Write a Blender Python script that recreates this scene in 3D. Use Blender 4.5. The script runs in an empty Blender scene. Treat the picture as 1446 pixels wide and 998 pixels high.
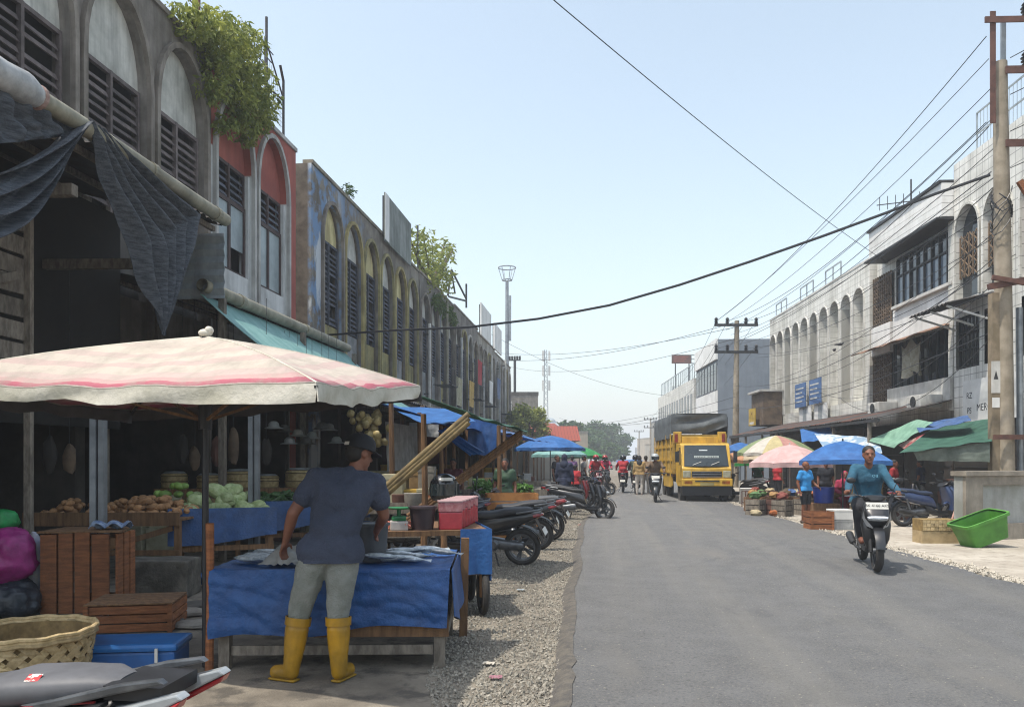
import bpy, bmesh, math, random
from mathutils import Vector, Matrix, Euler, noise as mnoise
RND = random.Random(7)
PI = math.pi
sc = bpy.context.scene
COL = sc.collection
# ------------------------------------------------------------------ camera, world, sun, exposure
EYE, FPX, HZ = 1.55, 1100.0, 648.0
TH = math.atan(127 / FPX); SN, CS = math.sin(TH), math.cos(TH)
cam = bpy.data.cameras.new('camera'); camo = bpy.data.objects.new('camera', cam); COL.objects.link(camo)
camo.location = (0, 0, EYE); camo.rotation_euler = (PI / 2, 0, TH)
cam.sensor_width = 36; cam.lens = FPX / 1446 * 36; cam.shift_y = (HZ - 499) / 1446
cam.clip_start = .05; cam.clip_end = 6000
sc.camera = camo
SUNDIR = Vector((.36, .24, -1.0)).normalized()
wd = bpy.data.worlds.new('World'); sc.world = wd; wd.use_nodes = True
nt = wd.node_tree; bg = nt.nodes['Background']
sky = nt.nodes.new('ShaderNodeTexSky'); sky.sky_type = 'NISHITA'; sky.sun_disc = False
sky.sun_elevation = math.radians(66.6); sky.sun_rotation = math.radians(236)
sky.air_density = 1.3; sky.dust_density = 2.4; sky.ozone_density = 1.0; sky.altitude = 0
hs = nt.nodes.new('ShaderNodeHueSaturation'); hs.inputs['Saturation'].default_value = .66; hs.inputs['Hue'].default_value = .487
nt.links.new(sky.outputs[0], hs.inputs['Color']); nt.links.new(hs.outputs[0], bg.inputs[0])
bg.inputs[1].default_value = .15
sun = bpy.data.lights.new('sun', 'SUN'); suno = bpy.data.objects.new('sun', sun); COL.objects.link(suno)
sun.energy = 3.1; sun.angle = math.radians(.7); sun.color = (1, .93, .82)
suno.rotation_euler = SUNDIR.to_track_quat('-Z', 'Y').to_euler()
vs = sc.view_settings
vs.view_transform = 'Standard'; vs.look = 'None'; vs.exposure = .75; vs.gamma = 1; vs.use_curve_mapping = False
sc.cycles.use_denoising = True; sc.cycles.max_bounces = 6; sc.cycles.transparent_max_bounces = 12
sc.cycles.volume_bounces = 1; sc.cycles.pixel_filter_type = 'BLACKMAN_HARRIS'; sc.cycles.filter_width = 1.15
try: sc.cycles.denoiser = 'OPENIMAGEDENOISE'; sc.cycles.denoising_input_passes = 'RGB_ALBEDO_NORMAL'; sc.cycles.denoising_prefilter = 'NONE'
except Exception: pass

# ------------------------------------------------------------------ measuring helpers (photo measurements -> metres in the street)
def ray(px, py):
    xr = (px - 723) / FPX
    return (-SN + xr * CS, CS + xr * SN, (HZ - py) / FPX)
def D(px, py, d):
    r = ray(px, py); return Vector((r[0] * d, r[1] * d, EYE + r[2] * d))
def WY(px, py, Y): return D(px, py, Y / ray(px, py)[1])
def WX(px, py, X): return D(px, py, X / ray(px, py)[0])
def GP(px, py, z=0.0): return D(px, py, (z - EYE) / ray(px, py)[2])

# ------------------------------------------------------------------ materials
MATS = {}
def srgb(h):
    if isinstance(h, str):
        h = h.lstrip('#'); c = [int(h[i:i + 2], 16) / 255 for i in (0, 2, 4)]
        return tuple((v / 12.92 if v <= .04045 else ((v + .055) / 1.055) ** 2.4) for v in c)
    return tuple(h)
def M(key, col=None, col2=None, sc=3.0, rough=.75, metal=0.0, bump=0.0, bsc=40.0, streak=0.0, dirt=(.03, .028, .025), rnd=0.0,
      trans=0.0, wave=None, spec=.5, coat=0.0, thr=(.38, .62), emit=None, stretch=(1, 1, 1), extra=None, local=False, ridge=0.0):
    if key in MATS: return MATS[key]
    m = bpy.data.materials.new(key); m.use_nodes = True; MATS[key] = m
    t = m.node_tree; N = t.nodes; L = t.links; b = N['Principled BSDF']
    c1 = srgb(col); c2 = srgb(col2) if col2 is not None else tuple(v * .78 for v in c1)
    if local: pos = N.new('ShaderNodeTexCoord').outputs['Object']
    else: pos = N.new('ShaderNodeNewGeometry').outputs['Position']
    def noise(scale, detail=5, vec=pos, st=None):
        if st:
            mp = N.new('ShaderNodeVectorMath'); mp.operation = 'MULTIPLY'; L.new(vec, mp.inputs[0]); mp.inputs[1].default_value = st; vec = mp.outputs[0]
        n = N.new('ShaderNodeTexNoise'); n.inputs['Scale'].default_value = scale; n.inputs['Detail'].default_value = detail; n.inputs['Roughness'].default_value = .62
        L.new(vec, n.inputs['Vector']); return n.outputs['Fac']
    def ramp(f, a, bb):
        r = N.new('ShaderNodeMapRange'); r.inputs[1].default_value = a; r.inputs[2].default_value = bb; L.new(f, r.inputs[0]); return r.outputs[0]
    def mix(f, A, B):
        x = N.new('ShaderNodeMix'); x.data_type = 'RGBA'
        if isinstance(f, float): x.inputs[0].default_value = f
        else: L.new(f, x.inputs[0])
        for s, v in ((x.inputs[6], A), (x.inputs[7], B)):
            if isinstance(v, tuple): s.default_value = (*v, 1)
            else: L.new(v, s)
        return x.outputs[2]
    base = mix(ramp(noise(sc, st=stretch if stretch != (1, 1, 1) else None), *thr), c1, c2)
    if wave:  # (axis vector scale, colour, lo, hi): hard stripes
        sp = N.new('ShaderNodeSeparateXYZ'); L.new(N.new('ShaderNodeTexCoord').outputs['Object'], sp.inputs[0])
        w = N.new('ShaderNodeMath'); w.operation = 'MULTIPLY'; L.new(sp.outputs[wave[0]], w.inputs[0]); w.inputs[1].default_value = wave[1]
        fr = N.new('ShaderNodeMath'); fr.operation = 'FRACT'; L.new(w.outputs[0], fr.inputs[0])
        cr = N.new('ShaderNodeValToRGB'); cr.color_ramp.interpolation = 'CONSTANT'
        els = wave[2]; cr.color_ramp.elements[0].position = els[0][0]; cr.color_ramp.elements[0].color = (*srgb(els[0][1]), 1)
        cr.color_ramp.elements[1].position = els[1][0]; cr.color_ramp.elements[1].color = (*srgb(els[1][1]), 1)
        for p_, c_ in els[2:]:
            e = cr.color_ramp.elements.new(p_); e.color = (*srgb(c_), 1)
        L.new(fr.outputs[0], cr.inputs[0]); base = mix(mix(ramp(noise(sc), *thr), (.0,) * 3, (.3,) * 3), cr.outputs[0], c2)
    if streak:
        s = ramp(noise(1.0, 6, st=(5, 5, .55)), .42, .7)
        mm = N.new('ShaderNodeMath'); mm.operation = 'MULTIPLY'; L.new(s, mm.inputs[0]); mm.inputs[1].default_value = streak
        base = mix(mm.outputs[0], base, srgb(dirt))
        s2 = ramp(noise(1.1, 8), .48, .72); m2 = N.new('ShaderNodeMath'); m2.operation = 'MULTIPLY'; L.new(s2, m2.inputs[0]); m2.inputs[1].default_value = streak * .8
        base = mix(m2.outputs[0], base, srgb(dirt))
    if extra: base = extra(N, L, base, noise, ramp, mix, pos)
    if rnd:
        oi = N.new('ShaderNodeObjectInfo'); r = N.new('ShaderNodeMapRange'); L.new(oi.outputs['Random'], r.inputs[0]); r.inputs[3].default_value = 1 - rnd; r.inputs[4].default_value = 1 + rnd
        h = N.new('ShaderNodeHueSaturation'); L.new(base, h.inputs['Color']); L.new(r.outputs[0], h.inputs['Value']); base = h.outputs[0]
    L.new(base, b.inputs['Base Color'])
    b.inputs['Roughness'].default_value = rough; b.inputs['Metallic'].default_value = metal
    b.inputs['Specular IOR Level'].default_value = spec; b.inputs['Coat Weight'].default_value = coat
    if emit: b.inputs['Emission Color'].default_value = (*srgb(emit[0]), 1); b.inputs['Emission Strength'].default_value = emit[1]
    if bump:
        bp = N.new('ShaderNodeBump'); bp.inputs['Strength'].default_value = bump; bp.inputs['Distance'].default_value = .02
        hgt = noise(bsc, 4)
        if ridge:
            rn = N.new('ShaderNodeTexNoise'); rn.noise_type = 'RIDGED_MULTIFRACTAL'; rn.inputs['Scale'].default_value = ridge; rn.inputs['Detail'].default_value = 3; rn.inputs['Distortion'].default_value = .6
            L.new(pos, rn.inputs['Vector']); ad = N.new('ShaderNodeMath'); ad.operation = 'MULTIPLY_ADD'; L.new(rn.outputs['Fac'], ad.inputs[0]); ad.inputs[1].default_value = 1.6; L.new(hgt, ad.inputs[2]); hgt = ad.outputs[0]; bp.inputs['Distance'].default_value = .03
        L.new(hgt, bp.inputs['Height']); L.new(bp.outputs[0], b.inputs['Normal'])
    if trans:  # thin cloth or leaf that lets light through
        out = [n for n in N if n.type == 'OUTPUT_MATERIAL'][0]
        tr = N.new('ShaderNodeBsdfTranslucent'); L.new(base, tr.inputs[0]); ms = N.new('ShaderNodeMixShader'); ms.inputs[0].default_value = trans
        L.new(b.outputs[0], ms.inputs[1]); L.new(tr.outputs[0], ms.inputs[2]); L.new(ms.outputs[0], out.inputs[0])
    return m

# ------------------------------------------------------------------ mesh collector
class MB:
    def __init__(s): s.v = []; s.f = []
    def add(s, vs, fs, mt=None):
        o = len(s.v); s.v += [tuple(mt @ Vector(p)) if mt else tuple(p) for p in vs]; s.f += [tuple(i + o for i in f) for f in fs]; return s
    def box(s, c, d, r=None, mt=None):
        x, y, z = (k / 2 for k in d); R = (Euler(r).to_matrix() if r else Matrix.Identity(3)); c = Vector(c)
        vs = [c + R @ Vector((a * x, b * y, e * z)) for e in (-1, 1) for b in (-1, 1) for a in (-1, 1)]
        return s.add(vs, [(0, 2, 3, 1), (4, 5, 7, 6), (0, 1, 5, 4), (2, 6, 7, 3), (0, 4, 6, 2), (1, 3, 7, 5)], mt)
    def b2(s, x0, x1, y0, y1, z0, z1): return s.box(((x0 + x1) / 2, (y0 + y1) / 2, (z0 + z1) / 2), (abs(x1 - x0), abs(y1 - y0), abs(z1 - z0)))
    def tube(s, pts, r, n=8, cap=True, flat=1.0):
        pts = [Vector(p) for p in pts]; k = len(pts); rs = r if isinstance(r, (list, tuple)) else [r] * k
        o = len(s.v); up = None
        for i, p in enumerate(pts):
            d = (pts[min(i + 1, k - 1)] - pts[max(i - 1, 0)]).normalized()
            if up is None: up = Vector((0, 0, 1)) if abs(d.z) < .9 else Vector((1, 0, 0))
            a = d.cross(up)
            if a.length < 1e-4: a = d.cross(Vector((0, 1, 0)))
            a.normalize(); b = a.cross(d).normalized(); up = b
            for j in range(n):
                t = 2 * PI * j / n + PI / n; s.v.append(tuple(p + (a * math.cos(t) + b * math.sin(t) * flat) * rs[i]))
        for i in range(k - 1):
            for j in range(n): s.f.append((o + i * n + j, o + i * n + (j + 1) % n, o + (i + 1) * n + (j + 1) % n, o + (i + 1) * n + j))
        if cap: s.f.append(tuple(o + j for j in range(n))[::-1]); s.f.append(tuple(o + (k - 1) * n + j for j in range(n)))
        return s
    def bar(s, a, b, w, h, up=(0, 0, 1)):  # rectangular section bar between two points
        a = Vector(a); b = Vector(b); d = (b - a).normalized(); u = Vector(up)
        if abs(d.dot(u)) > .95: u = Vector((0, 1, 0))
        x = d.cross(u).normalized(); z = x.cross(d)
        vs = [p + x * i * w / 2 + z * j * h / 2 for p in (a, b) for i, j in ((-1, -1), (1, -1), (1, 1), (-1, 1))]
        return s.add(vs, [(3, 2, 1, 0), (4, 5, 6, 7), (0, 1, 5, 4), (1, 2, 6, 5), (2, 3, 7, 6), (3, 0, 4, 7)])
    def lathe(s, prof, n=16, mt=None, closed=False):
        vs = []; fs = []; k = len(prof)
        for r, z in prof:
            for j in range(n): t = 2 * PI * j / n; vs.append((r * math.cos(t), r * math.sin(t), z))
        for i in range(k - 1 + (1 if closed else 0)):
            for j in range(n): a = i * n; b = ((i + 1) % k) * n; fs.append((a + j, a + (j + 1) % n, b + (j + 1) % n, b + j))
        if not closed:
            if prof[0][0] > 1e-6: fs.append(tuple(range(n))[::-1])
            if prof[-1][0] > 1e-6: fs.append(tuple((k - 1) * n + j for j in range(n)))
        return s.add(vs, fs, mt)
    def ell(s, c, r, n=12, m=8, rot=None, jit=0, rd=None):
        if isinstance(r, (int, float)): r = (r, r, r)
        R = Euler(rot).to_matrix() if rot else Matrix.Identity(3); c = Vector(c); vs = []; fs = []
        P = [(0, 0, -1)] + [(math.sin(PI * i / m) * math.cos(2 * PI * j / n), math.sin(PI * i / m) * math.sin(2 * PI * j / n), -math.cos(PI * i / m)) for i in range(1, m) for j in range(n)] + [(0, 0, 1)]
        for p in P:
            q = Vector(p) * (1 + (rd or RND).uniform(-jit, jit)) if jit else Vector(p)
            vs.append(c + R @ Vector((q.x * r[0], q.y * r[1], q.z * r[2])))
        fs += [(0, 1 + (j + 1) % n, 1 + j) for j in range(n)]
        for i in range(m - 2):
            for j in range(n): a = 1 + i * n; b = a + n; fs.append((a + j, a + (j + 1) % n, b + (j + 1) % n, b + j))
        T = len(P) - 1; a = 1 + (m - 2) * n; fs += [(a + j, a + (j + 1) % n, T) for j in range(n)]
        return s.add(vs, fs)
    def cap(s, a, b, ra, rb, n=12):  # capsule with two radii
        a = Vector(a); b = Vector(b); s.ell(a, ra, n, 8); s.ell(b, rb, n, 8); return s.tube([a, b], [ra, rb], n)
    def loft(s, secs, n=16, ends=True):
        """secs: (centre(x,z), half width y, half height, tilt of the section in xz, exponent)"""
        o = len(s.v)
        for (x, z), hw, hh, tl, e in secs:
            for j in range(n):
                t = 2 * PI * j / n; cy, sz = math.cos(t), math.sin(t)
                y = hw * math.copysign(abs(cy) ** e, cy); h = hh * math.copysign(abs(sz) ** e, sz)
                s.v.append((x - h * math.sin(tl), y, z + h * math.cos(tl)))
        for i in range(len(secs) - 1):
            for j in range(n): s.f.append((o + i * n + j, o + i * n + (j + 1) % n, o + (i + 1) * n + (j + 1) % n, o + (i + 1) * n + j))
        if ends: s.f.append(tuple(o + j for j in range(n))[::-1]); s.f.append(tuple(o + (len(secs) - 1) * n + j for j in range(n)))
        return s
    def prism(s, poly, y0, y1):  # poly in xz, extruded along y
        k = len(poly); vs = [(x, y0, z) for x, z in poly] + [(x, y1, z) for x, z in poly]
        return s.add(vs, [tuple(range(k)), tuple(range(2 * k - 1, k - 1, -1))] + [(i, i + k, (i + 1) % k + k, (i + 1) % k) for i in range(k)])
    def sheet(s, fn, nu, nv, th=.004):  # cloth with thickness: fn(u,v)->point
        P = [[Vector(fn(i / nu, j / nv)) for j in range(nv + 1)] for i in range(nu + 1)]
        o = len(s.v); w = nv + 1; K = (nu + 1) * w; nr = []
        for i in range(nu + 1):
            for j in range(w):
                a = P[min(i + 1, nu)][j] - P[max(i - 1, 0)][j]; b = P[i][min(j + 1, nv)] - P[i][max(j - 1, 0)]; q = a.cross(b)
                nr.append(q.normalized() if q.length > 1e-9 else Vector((0, 0, 1)))
        for k, sg in ((0, 1), (1, -1)):
            for i in range(nu + 1):
                for j in range(w): s.v.append(tuple(P[i][j] + nr[i * w + j] * sg * th / 2))
        for i in range(nu):
            for j in range(nv):
                a, b, c, d = (o + i * w + j, o + (i + 1) * w + j, o + (i + 1) * w + j + 1, o + i * w + j + 1); s.f.append((a, b, c, d)); s.f.append((d + K, c + K, b + K, a + K))
        rim = [i * w for i in range(nu)] + [nu * w + j for j in range(nv)] + [i * w + nv for i in range(nu, 0, -1)] + [j for j in range(nv, 0, -1)]
        for k in range(len(rim)): a = o + rim[k]; b = o + rim[(k + 1) % len(rim)]; s.f.append((b, a, a + K, b + K))
        return s
    def mesh(s, name='m', smooth=False, bevel=0):
        me = bpy.data.meshes.new(name); me.from_pydata(s.v, [], s.f); me.materials.append(None)
        bm = bmesh.new(); bm.from_mesh(me)
        if bevel: bmesh.ops.bevel(bm, geom=[e for e in bm.edges if e.calc_face_angle(0) > .6], offset=bevel, segments=2, affect='EDGES', profile=.6)
        bmesh.ops.recalc_face_normals(bm, faces=bm.faces); bm.to_mesh(me); bm.free()
        if smooth:
            me.polygons.foreach_set('use_smooth', [True] * len(me.polygons))
            try: me.set_sharp_from_angle(angle=math.radians(smooth if smooth > 1 else 40))
            except Exception: pass
        return me
    def obj(s, name, mat, parent=None, smooth=False, bevel=0): return OB(name, s.mesh(name, smooth, bevel), mat, parent)
def OB(name, me, mat, parent=None):
    o = bpy.data.objects.new(name, me); COL.objects.link(o)
    if me.materials and len(o.material_slots): o.material_slots[0].link = 'OBJECT'; o.material_slots[0].material = mat
    if parent: o.parent = parent
    return o
def tag(o, label=None, cat=None, group=None, kind=None):
    if label: o['label'] = label
    if cat: o['category'] = cat
    if group: o['group'] = group
    if kind: o['kind'] = kind
    return o
def thing(name, label, cat, loc=(0, 0, 0), rz=0.0, group=None, scale=1.0, rot=None):
    o = bpy.data.objects.new(name, None); COL.objects.link(o); o.location = loc; o.rotation_euler = rot or (0, 0, rz); o.scale = (scale,) * 3; o.empty_display_size = .1
    return tag(o, label, cat, group)
def copy_tree(o, parent=None):
    c = o.copy(); COL.objects.link(c)
    if parent: c.parent = parent
    for ch in [x for x in o.children]: copy_tree(ch, c)
    return c
TS = bpy.data.scenes.new('workbench')
def bake(o):
    with bpy.context.temp_override(scene=TS, view_layer=TS.view_layers[0]):
        dg = bpy.context.evaluated_depsgraph_get(); dg.update(); return bpy.data.meshes.new_from_object(o.evaluated_get(dg))
def blob(name, shapes, vox, mat, parent=None, it=3, fold=0, hem=None):
    """one continuous skin over overlapping rounded volumes"""
    mb = MB(); shapes(mb)
    o = bpy.data.objects.new(name, mb.mesh(name)); TS.collection.objects.link(o); r = o.modifiers.new('r', 'REMESH'); r.mode = 'VOXEL'; r.voxel_size = vox
    s_ = o.modifiers.new('s', 'SMOOTH'); s_.factor = .5; s_.iterations = it
    me = bake(o); old = o.data
    bpy.data.objects.remove(o); bpy.data.meshes.remove(old)
    if not me.materials: me.materials.append(None)
    if fold:
        nn = [Vector(v.normal) for v in me.vertices]
        for v, n in zip(me.vertices, nn):
            p = v.co; q = Vector((p.x * 9 + p.z * 5, p.y * 9, p.z * 4 - p.x * 6)); k = 1 - abs(mnoise.noise(q)) * 2
            v.co += n * fold * (k - .4 + .5 * mnoise.noise(p * 22))
    if hem is not None:
        for v in me.vertices:
            h_ = hem(v.co)
            if v.co.z < h_: v.co.z = h_
    me.polygons.foreach_set('use_smooth', [True] * len(me.polygons)); me.update()
    return OB(name, me, mat, parent)
def sag_curve(a, b, sag, n=24):
    a = Vector(a); b = Vector(b); return [a.lerp(b, i / n) - Vector((0, 0, sag * 4 * (i / n) * (1 - i / n))) for i in range(n + 1)]
# ------------------------------------------------------------------ shared materials
m_conc = M('concrete', '#8d8981', '#6f6b64', 2.5, .9, bump=.25, bsc=30, streak=.35)
m_conc_d = M('concrete_dark', '#5d5a55', '#474541', 2, .92, bump=.3, bsc=25, streak=.6)
m_wood = M('wood', '#7a5b3d', '#5a412b', 3, .8, bump=.2, bsc=60, rnd=.22, stretch=(8, 8, 1))
m_wood_o = M('wood_orange', '#8f5a36', '#6e4226', 3, .8, bump=.2, bsc=60, rnd=.2, stretch=(2, 2, 12))
m_wood_g = M('wood_grey', '#7d756a', '#5b544b', 3, .9, bump=.2, bsc=50, rnd=.2, stretch=(6, 6, 2))
m_bamboo = M('bamboo', '#7f6d46', '#5c4f34', 6, .6, bump=.1, rnd=.15)
m_dark = M('dark_metal', '#3a3b3d', '#2a2a2b', 6, .6, .3)
m_black = M('black_plastic', '#17181b', '#1f2024', 8, .45)
m_rubber = M('rubber', '#282727', '#343230', 10, .85)
m_steel = M('steel', '#9aa0a5', '#7e848a', 5, .45, .7)
m_alu = M('alloy', '#6f7276', '#55585c', 9, .4, .7)
m_galv = M('galvanised', '#8f969b', '#747a80', 3, .5, .5, streak=.3)
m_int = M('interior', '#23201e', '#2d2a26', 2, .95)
m_glass = M('dark_glass', '#1c2227', '#252c33', .8, .08, spec=.7)
m_screen = M('windscreen', '#20282b', '#2b3437', 1.5, .06, spec=.8)
m_white = M('white_paint', '#cfcfca', '#b9b8b2', 2, .7, streak=.15)
m_blue_t = M('blue_tarp', '#2d5f9f', '#234c84', 5, .45, bump=.45, bsc=40, ridge=3.5, trans=.2, streak=.2, dirt='#3a5478')
m_blue_l = M('blue_tarp_light', '#3d78bb', '#2f64a4', 4, .5, bump=.35, bsc=30, ridge=3, trans=.35)
m_blue_d = M('blue_tarp_worn', '#34588c', '#294672', 4, .6, bump=.4, bsc=30, ridge=4, streak=.25, dirt=(.12, .16, .22))
m_teal_t = M('teal_tarp', '#8fb9b6', '#78a8a5', 4, .6, bump=.3, bsc=30, ridge=2.5, trans=.3)
m_green_t = M('green_tarp', '#44705f', '#325a4c', 3, .6, bump=.3, bsc=30, ridge=2.5, trans=.3)
m_net = M('shade_net', '#5d636b', '#353b43', 9, .85, bump=.6, bsc=60, stretch=(1, 1, 5), thr=(.35, .65), trans=.15)
m_netb = M('plastic_sheet', '#c2c4c4', '#9ea1a2', 5, .5, bump=.3, bsc=16, streak=.3, trans=.2)
m_pvc = M('pvc', '#9a9683', '#7b7767', 3, .6, streak=.55, dirt='#55513f')
m_zinc = M('zinc', '#a3adb2', '#8a949a', 2, .55, .25, streak=.35)
m_zinc_d = M('zinc_dark', '#4a4d50', '#3a3634', 2, .7, .3, streak=.5, dirt=(.06, .035, .02))
m_rust = M('rust', '#624238', '#4c332c', 5, .85)
m_leaf = M('leaf', '#58702b', '#3c521f', 3, .6, trans=.3, thr=(.35, .65), rnd=.1)
m_leaf_l = M('leaf_light', '#a3a852', '#5d6c30', 2.5, .6, trans=.4, thr=(.35, .65))
m_leaf_d = M('leaf_dark', '#45602f', '#2f4a23', .6, .7, trans=.3, thr=(.35, .65))
m_bark = M('bark', '#5a4a3a', '#40352a', 6, .9, bump=.4)
m_chrome = M('chrome', '#b9bcc0', '#a0a3a8', 5, .2, .9)

# ------------------------------------------------------------------ ground, road, shoulders
def strip(pts_l, pts_r, z, rag=0.0, sub=6, seed=1):
    """a sheet between two edge polylines given as (x, y); the edges may be ragged"""
    r = random.Random(seed); L_ = []; R_ = []
    for pts, out in ((pts_l, L_), (pts_r, R_)):
        for (x0, y0), (x1, y1) in zip(pts[:-1], pts[1:]):
            n = max(1, int(abs(y1 - y0) / .25)) if rag and y1 < 45 else sub
            for i in range(n): t = i / n; out.append((x0 + (x1 - x0) * t, y0 + (y1 - y0) * t))
        out.append(pts[-1])
    return L_, R_
road_l = [(-.25, -6), (-.26, 4.9), (-.34, 8.5), (-.47, 18.6), (-.1, 25.6), (.6, 36.6), (2.0, 60), (5, 115), (14, 260)]
road_r = [(5.3, -6), (5.04, 10), (4.73, 14), (4.6, 18.8), (4.4, 26), (4.55, 37), (6.2, 60), (10, 115), (21, 260)]
def interp(pts, y):
    for (x0, y0), (x1, y1) in zip(pts[:-1], pts[1:]):
        if y0 <= y <= y1: return x0 + (x1 - x0) * (y - y0) / (y1 - y0)
    return pts[-1][0]
def asphalt_extra(N, L, base, noise, ramp, mix, pos):
    base = mix(ramp(noise(90, 3), .46, .72), base, srgb('#7a7974')); base = mix(ramp(noise(45, 3), .55, .68), base, srgb('#4c4c4d'))
    base = mix(ramp(noise(1.0, 4, st=(1.2, .05, 1)), .45, .85), base, srgb('#77756f'))
    base = mix(ramp(noise(1.0, 6, st=(.9, .25, 1)), .56, .70), base, srgb('#6e6c68')); base = mix(ramp(noise(.8, 5, st=(1.3, .5, 1)), .62, .72), base, srgb('#525254'))
    return mix(ramp(noise(34, 2), .68, .74), base, srgb('#9a9486'))
m_asph = M('asphalt', '#626365', '#57585a', 2.5, .85, bump=.8, bsc=150, extra=asphalt_extra)
ys = [-6 + .2 * i for i in range(300)] + [54 + 6 * i for i in range(35)]
mb = MB(); vs_ = []; rr = random.Random(3)
for y in ys:
    k = 1 if y < 50 else 0
    a = interp(road_l, y) + k * (.06 * mnoise.noise(Vector((0, y * .5, 0))) + .018 * mnoise.noise(Vector((5, y * 5, 0)))); b = interp(road_r, y) + k * (.16 * mnoise.noise(Vector((3, y * .8, 1))) + .04 * mnoise.noise(Vector((3, y * 4, 1))))
    vs_.append([(a - .03, y, .004), (a + .02, y, .05), ((a + b) / 2, y, .075), (b - .02, y, .05), (b + .03, y, .004)])
flat = [p for row in vs_ for p in row]
mb.add(flat, [(i * 5 + j, i * 5 + j + 1, (i + 1) * 5 + j + 1, (i + 1) * 5 + j) for i in range(len(ys) - 1) for j in range(4)])
tag(mb.obj('road', m_asph, smooth=60), kind='structure')
mb = MB(); ed = []
for y in ys[:230]:
    a = interp(road_l, y) + .06 * mnoise.noise(Vector((0, y * .5, 0))) + .018 * mnoise.noise(Vector((5, y * 5, 0))); ed.append([(a - .07 - .03 * mnoise.noise(Vector((2, y * 5, 7))), y, .008), (a - .02, y, .034), (a + .02, y, .0535), (a + .07 + .03 * mnoise.noise(Vector((9, y * 4.2, 0))), y, .057)])
mb.add([p for row in ed for p in row], [(i * 4 + j, i * 4 + j + 1, (i + 1) * 4 + j + 1, (i + 1) * 4 + j) for i in range(len(ed) - 1) for j in range(3)])
tag(mb.obj('road_edge', M('asphalt_edge', '#4d4a47', '#625d55', 12, .95, bump=.9, bsc=60), smooth=60), kind='structure')
m_dirt = M('dirt', '#857d70', '#635c52', 1.3, .95, bump=.5, bsc=60, extra=lambda N, L, base, noise, ramp, mix, pos: mix(ramp(noise(3.5, 6), .5, .62), base, srgb('#514c45')))
tag(MB().add([(-800, -300, 0), (800, -300, 0), (800, 1500, 0), (-800, 1500, 0)], [(0, 1, 2, 3)]).obj('ground', m_dirt), kind='structure')
m_pave = M('pavement', '#a8a195', '#8f877b', .9, .92, bump=.3, bsc=70, streak=0, extra=lambda N, L, base, noise, ramp, mix, pos: mix(ramp(noise(7, 6), .5, .7), base, srgb('#7d766b')))
mb = MB(); rows = [(interp(road_r, y) + .25 + .18 * mnoise.noise(Vector((1, y * .9, 4))), y) for y in [-6 + .5 * i for i in range(130)]]
mb.add([p for x, y in rows for p in ((x, y, .005), (x + .06, y, .035), (14.5, y, .035))], [(i * 3 + j, i * 3 + j + 1, (i + 1) * 3 + j + 1, (i + 1) * 3 + j) for i in range(len(rows) - 1) for j in range(2)])
tag(mb.obj('pavement', m_pave), kind='structure')
# loose gravel along both road edges: nobody could count it
def gravel(name, n, place, mat, seed, smin, smax):
    r = random.Random(seed); mb = MB()
    for _ in range(n):
        x, y, z = place(r); s = smin + (smax - smin) * r.random() ** 3
        e = Euler((r.random() * 6, r.random() * 6, r.random() * 6)).to_matrix(); a, b, c = s * r.uniform(.7, 1.3), s * r.uniform(.6, 1.1), s * r.uniform(.4, .8)
        vs = [e @ Vector(p) + Vector((x, y, z + s * .25)) for p in ((a, 0, 0), (-a, 0, 0), (0, b, 0), (0, -b, 0), (0, 0, c), (0, 0, -c))]
        mb.add(vs, [(0, 2, 4), (2, 1, 4), (1, 3, 4), (3, 0, 4), (2, 0, 5), (1, 2, 5), (3, 1, 5), (0, 3, 5)])
    return tag(mb.obj(name, mat), 'loose pale gravel scattered along the road edge', 'gravel', kind='stuff')
m_grav = M('gravel', '#9d978b', '#67635a', 45, .95, thr=(.35, .65))
m_grav2 = M('gravel_right', '#bdb6a9', '#968f82', 50, .95, thr=(.3, .7))
def pl(r):
    y = 3.2 + 30 * r.random() ** 1.8; e = interp(road_l, y); return (e + .10 - ((.95 + .6 * min(1, max(0, (y - 5) / 4)) + .25 * mnoise.noise(Vector((y, 0, 0)))) * r.random() ** 1.3), y, .0)
gravel('gravel', 60000, pl, m_grav, 5, .005, .024)
def pr(r):
    y = 7 + 26 * r.random() ** 1.6; e = interp(road_r, y); return (e + .12 + r.gauss(0, .12), y, .03)
tag(gravel('gravel', 6000, pr, m_grav2, 6, .008, .04), 'pale crushed stones along the edge of the concrete pavement')

# ------------------------------------------------------------------ arched shophouses
def arch_pts(xa, xb, zp, zt, n=14, pw=1.0):
    c = (xa + xb) / 2; a = (xb - xa) / 2
    return [(c - a * math.cos(PI * i / n), zp + (zt - zp) * math.sin(PI * i / n) ** pw) for i in range(n + 1)]
def arch_wall(mb, x0, x1, xa, xb, z0, zs, zp, zt, H, rec, n=14):
    q = lambda a, b, c, d: mb.add([a, b, c, d], [(0, 1, 2, 3)])
    q((x0, 0, z0), (xa, 0, z0), (xa, 0, H), (x0, 0, H)); q((xb, 0, z0), (x1, 0, z0), (x1, 0, H), (xb, 0, H))
    if zs > z0: q((xa, 0, z0), (xb, 0, z0), (xb, 0, zs), (xa, 0, zs))
    P = arch_pts(xa, xb, zp, zt, n)
    for (ax, az), (bx, bz) in zip(P[:-1], P[1:]): q((ax, 0, az), (bx, 0, bz), (bx, 0, H), (ax, 0, H)); q((ax, 0, az), (ax, rec, az), (bx, rec, bz), (bx, 0, bz))
    q((xa, 0, zs), (xa, rec, zs), (xa, rec, zp), (xa, 0, zp)); q((xb, 0, zs), (xb, 0, zp), (xb, rec, zp), (xb, rec, zs)); q((xa, 0, zs), (xb, 0, zs), (xb, rec, zs), (xa, rec, zs))
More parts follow.
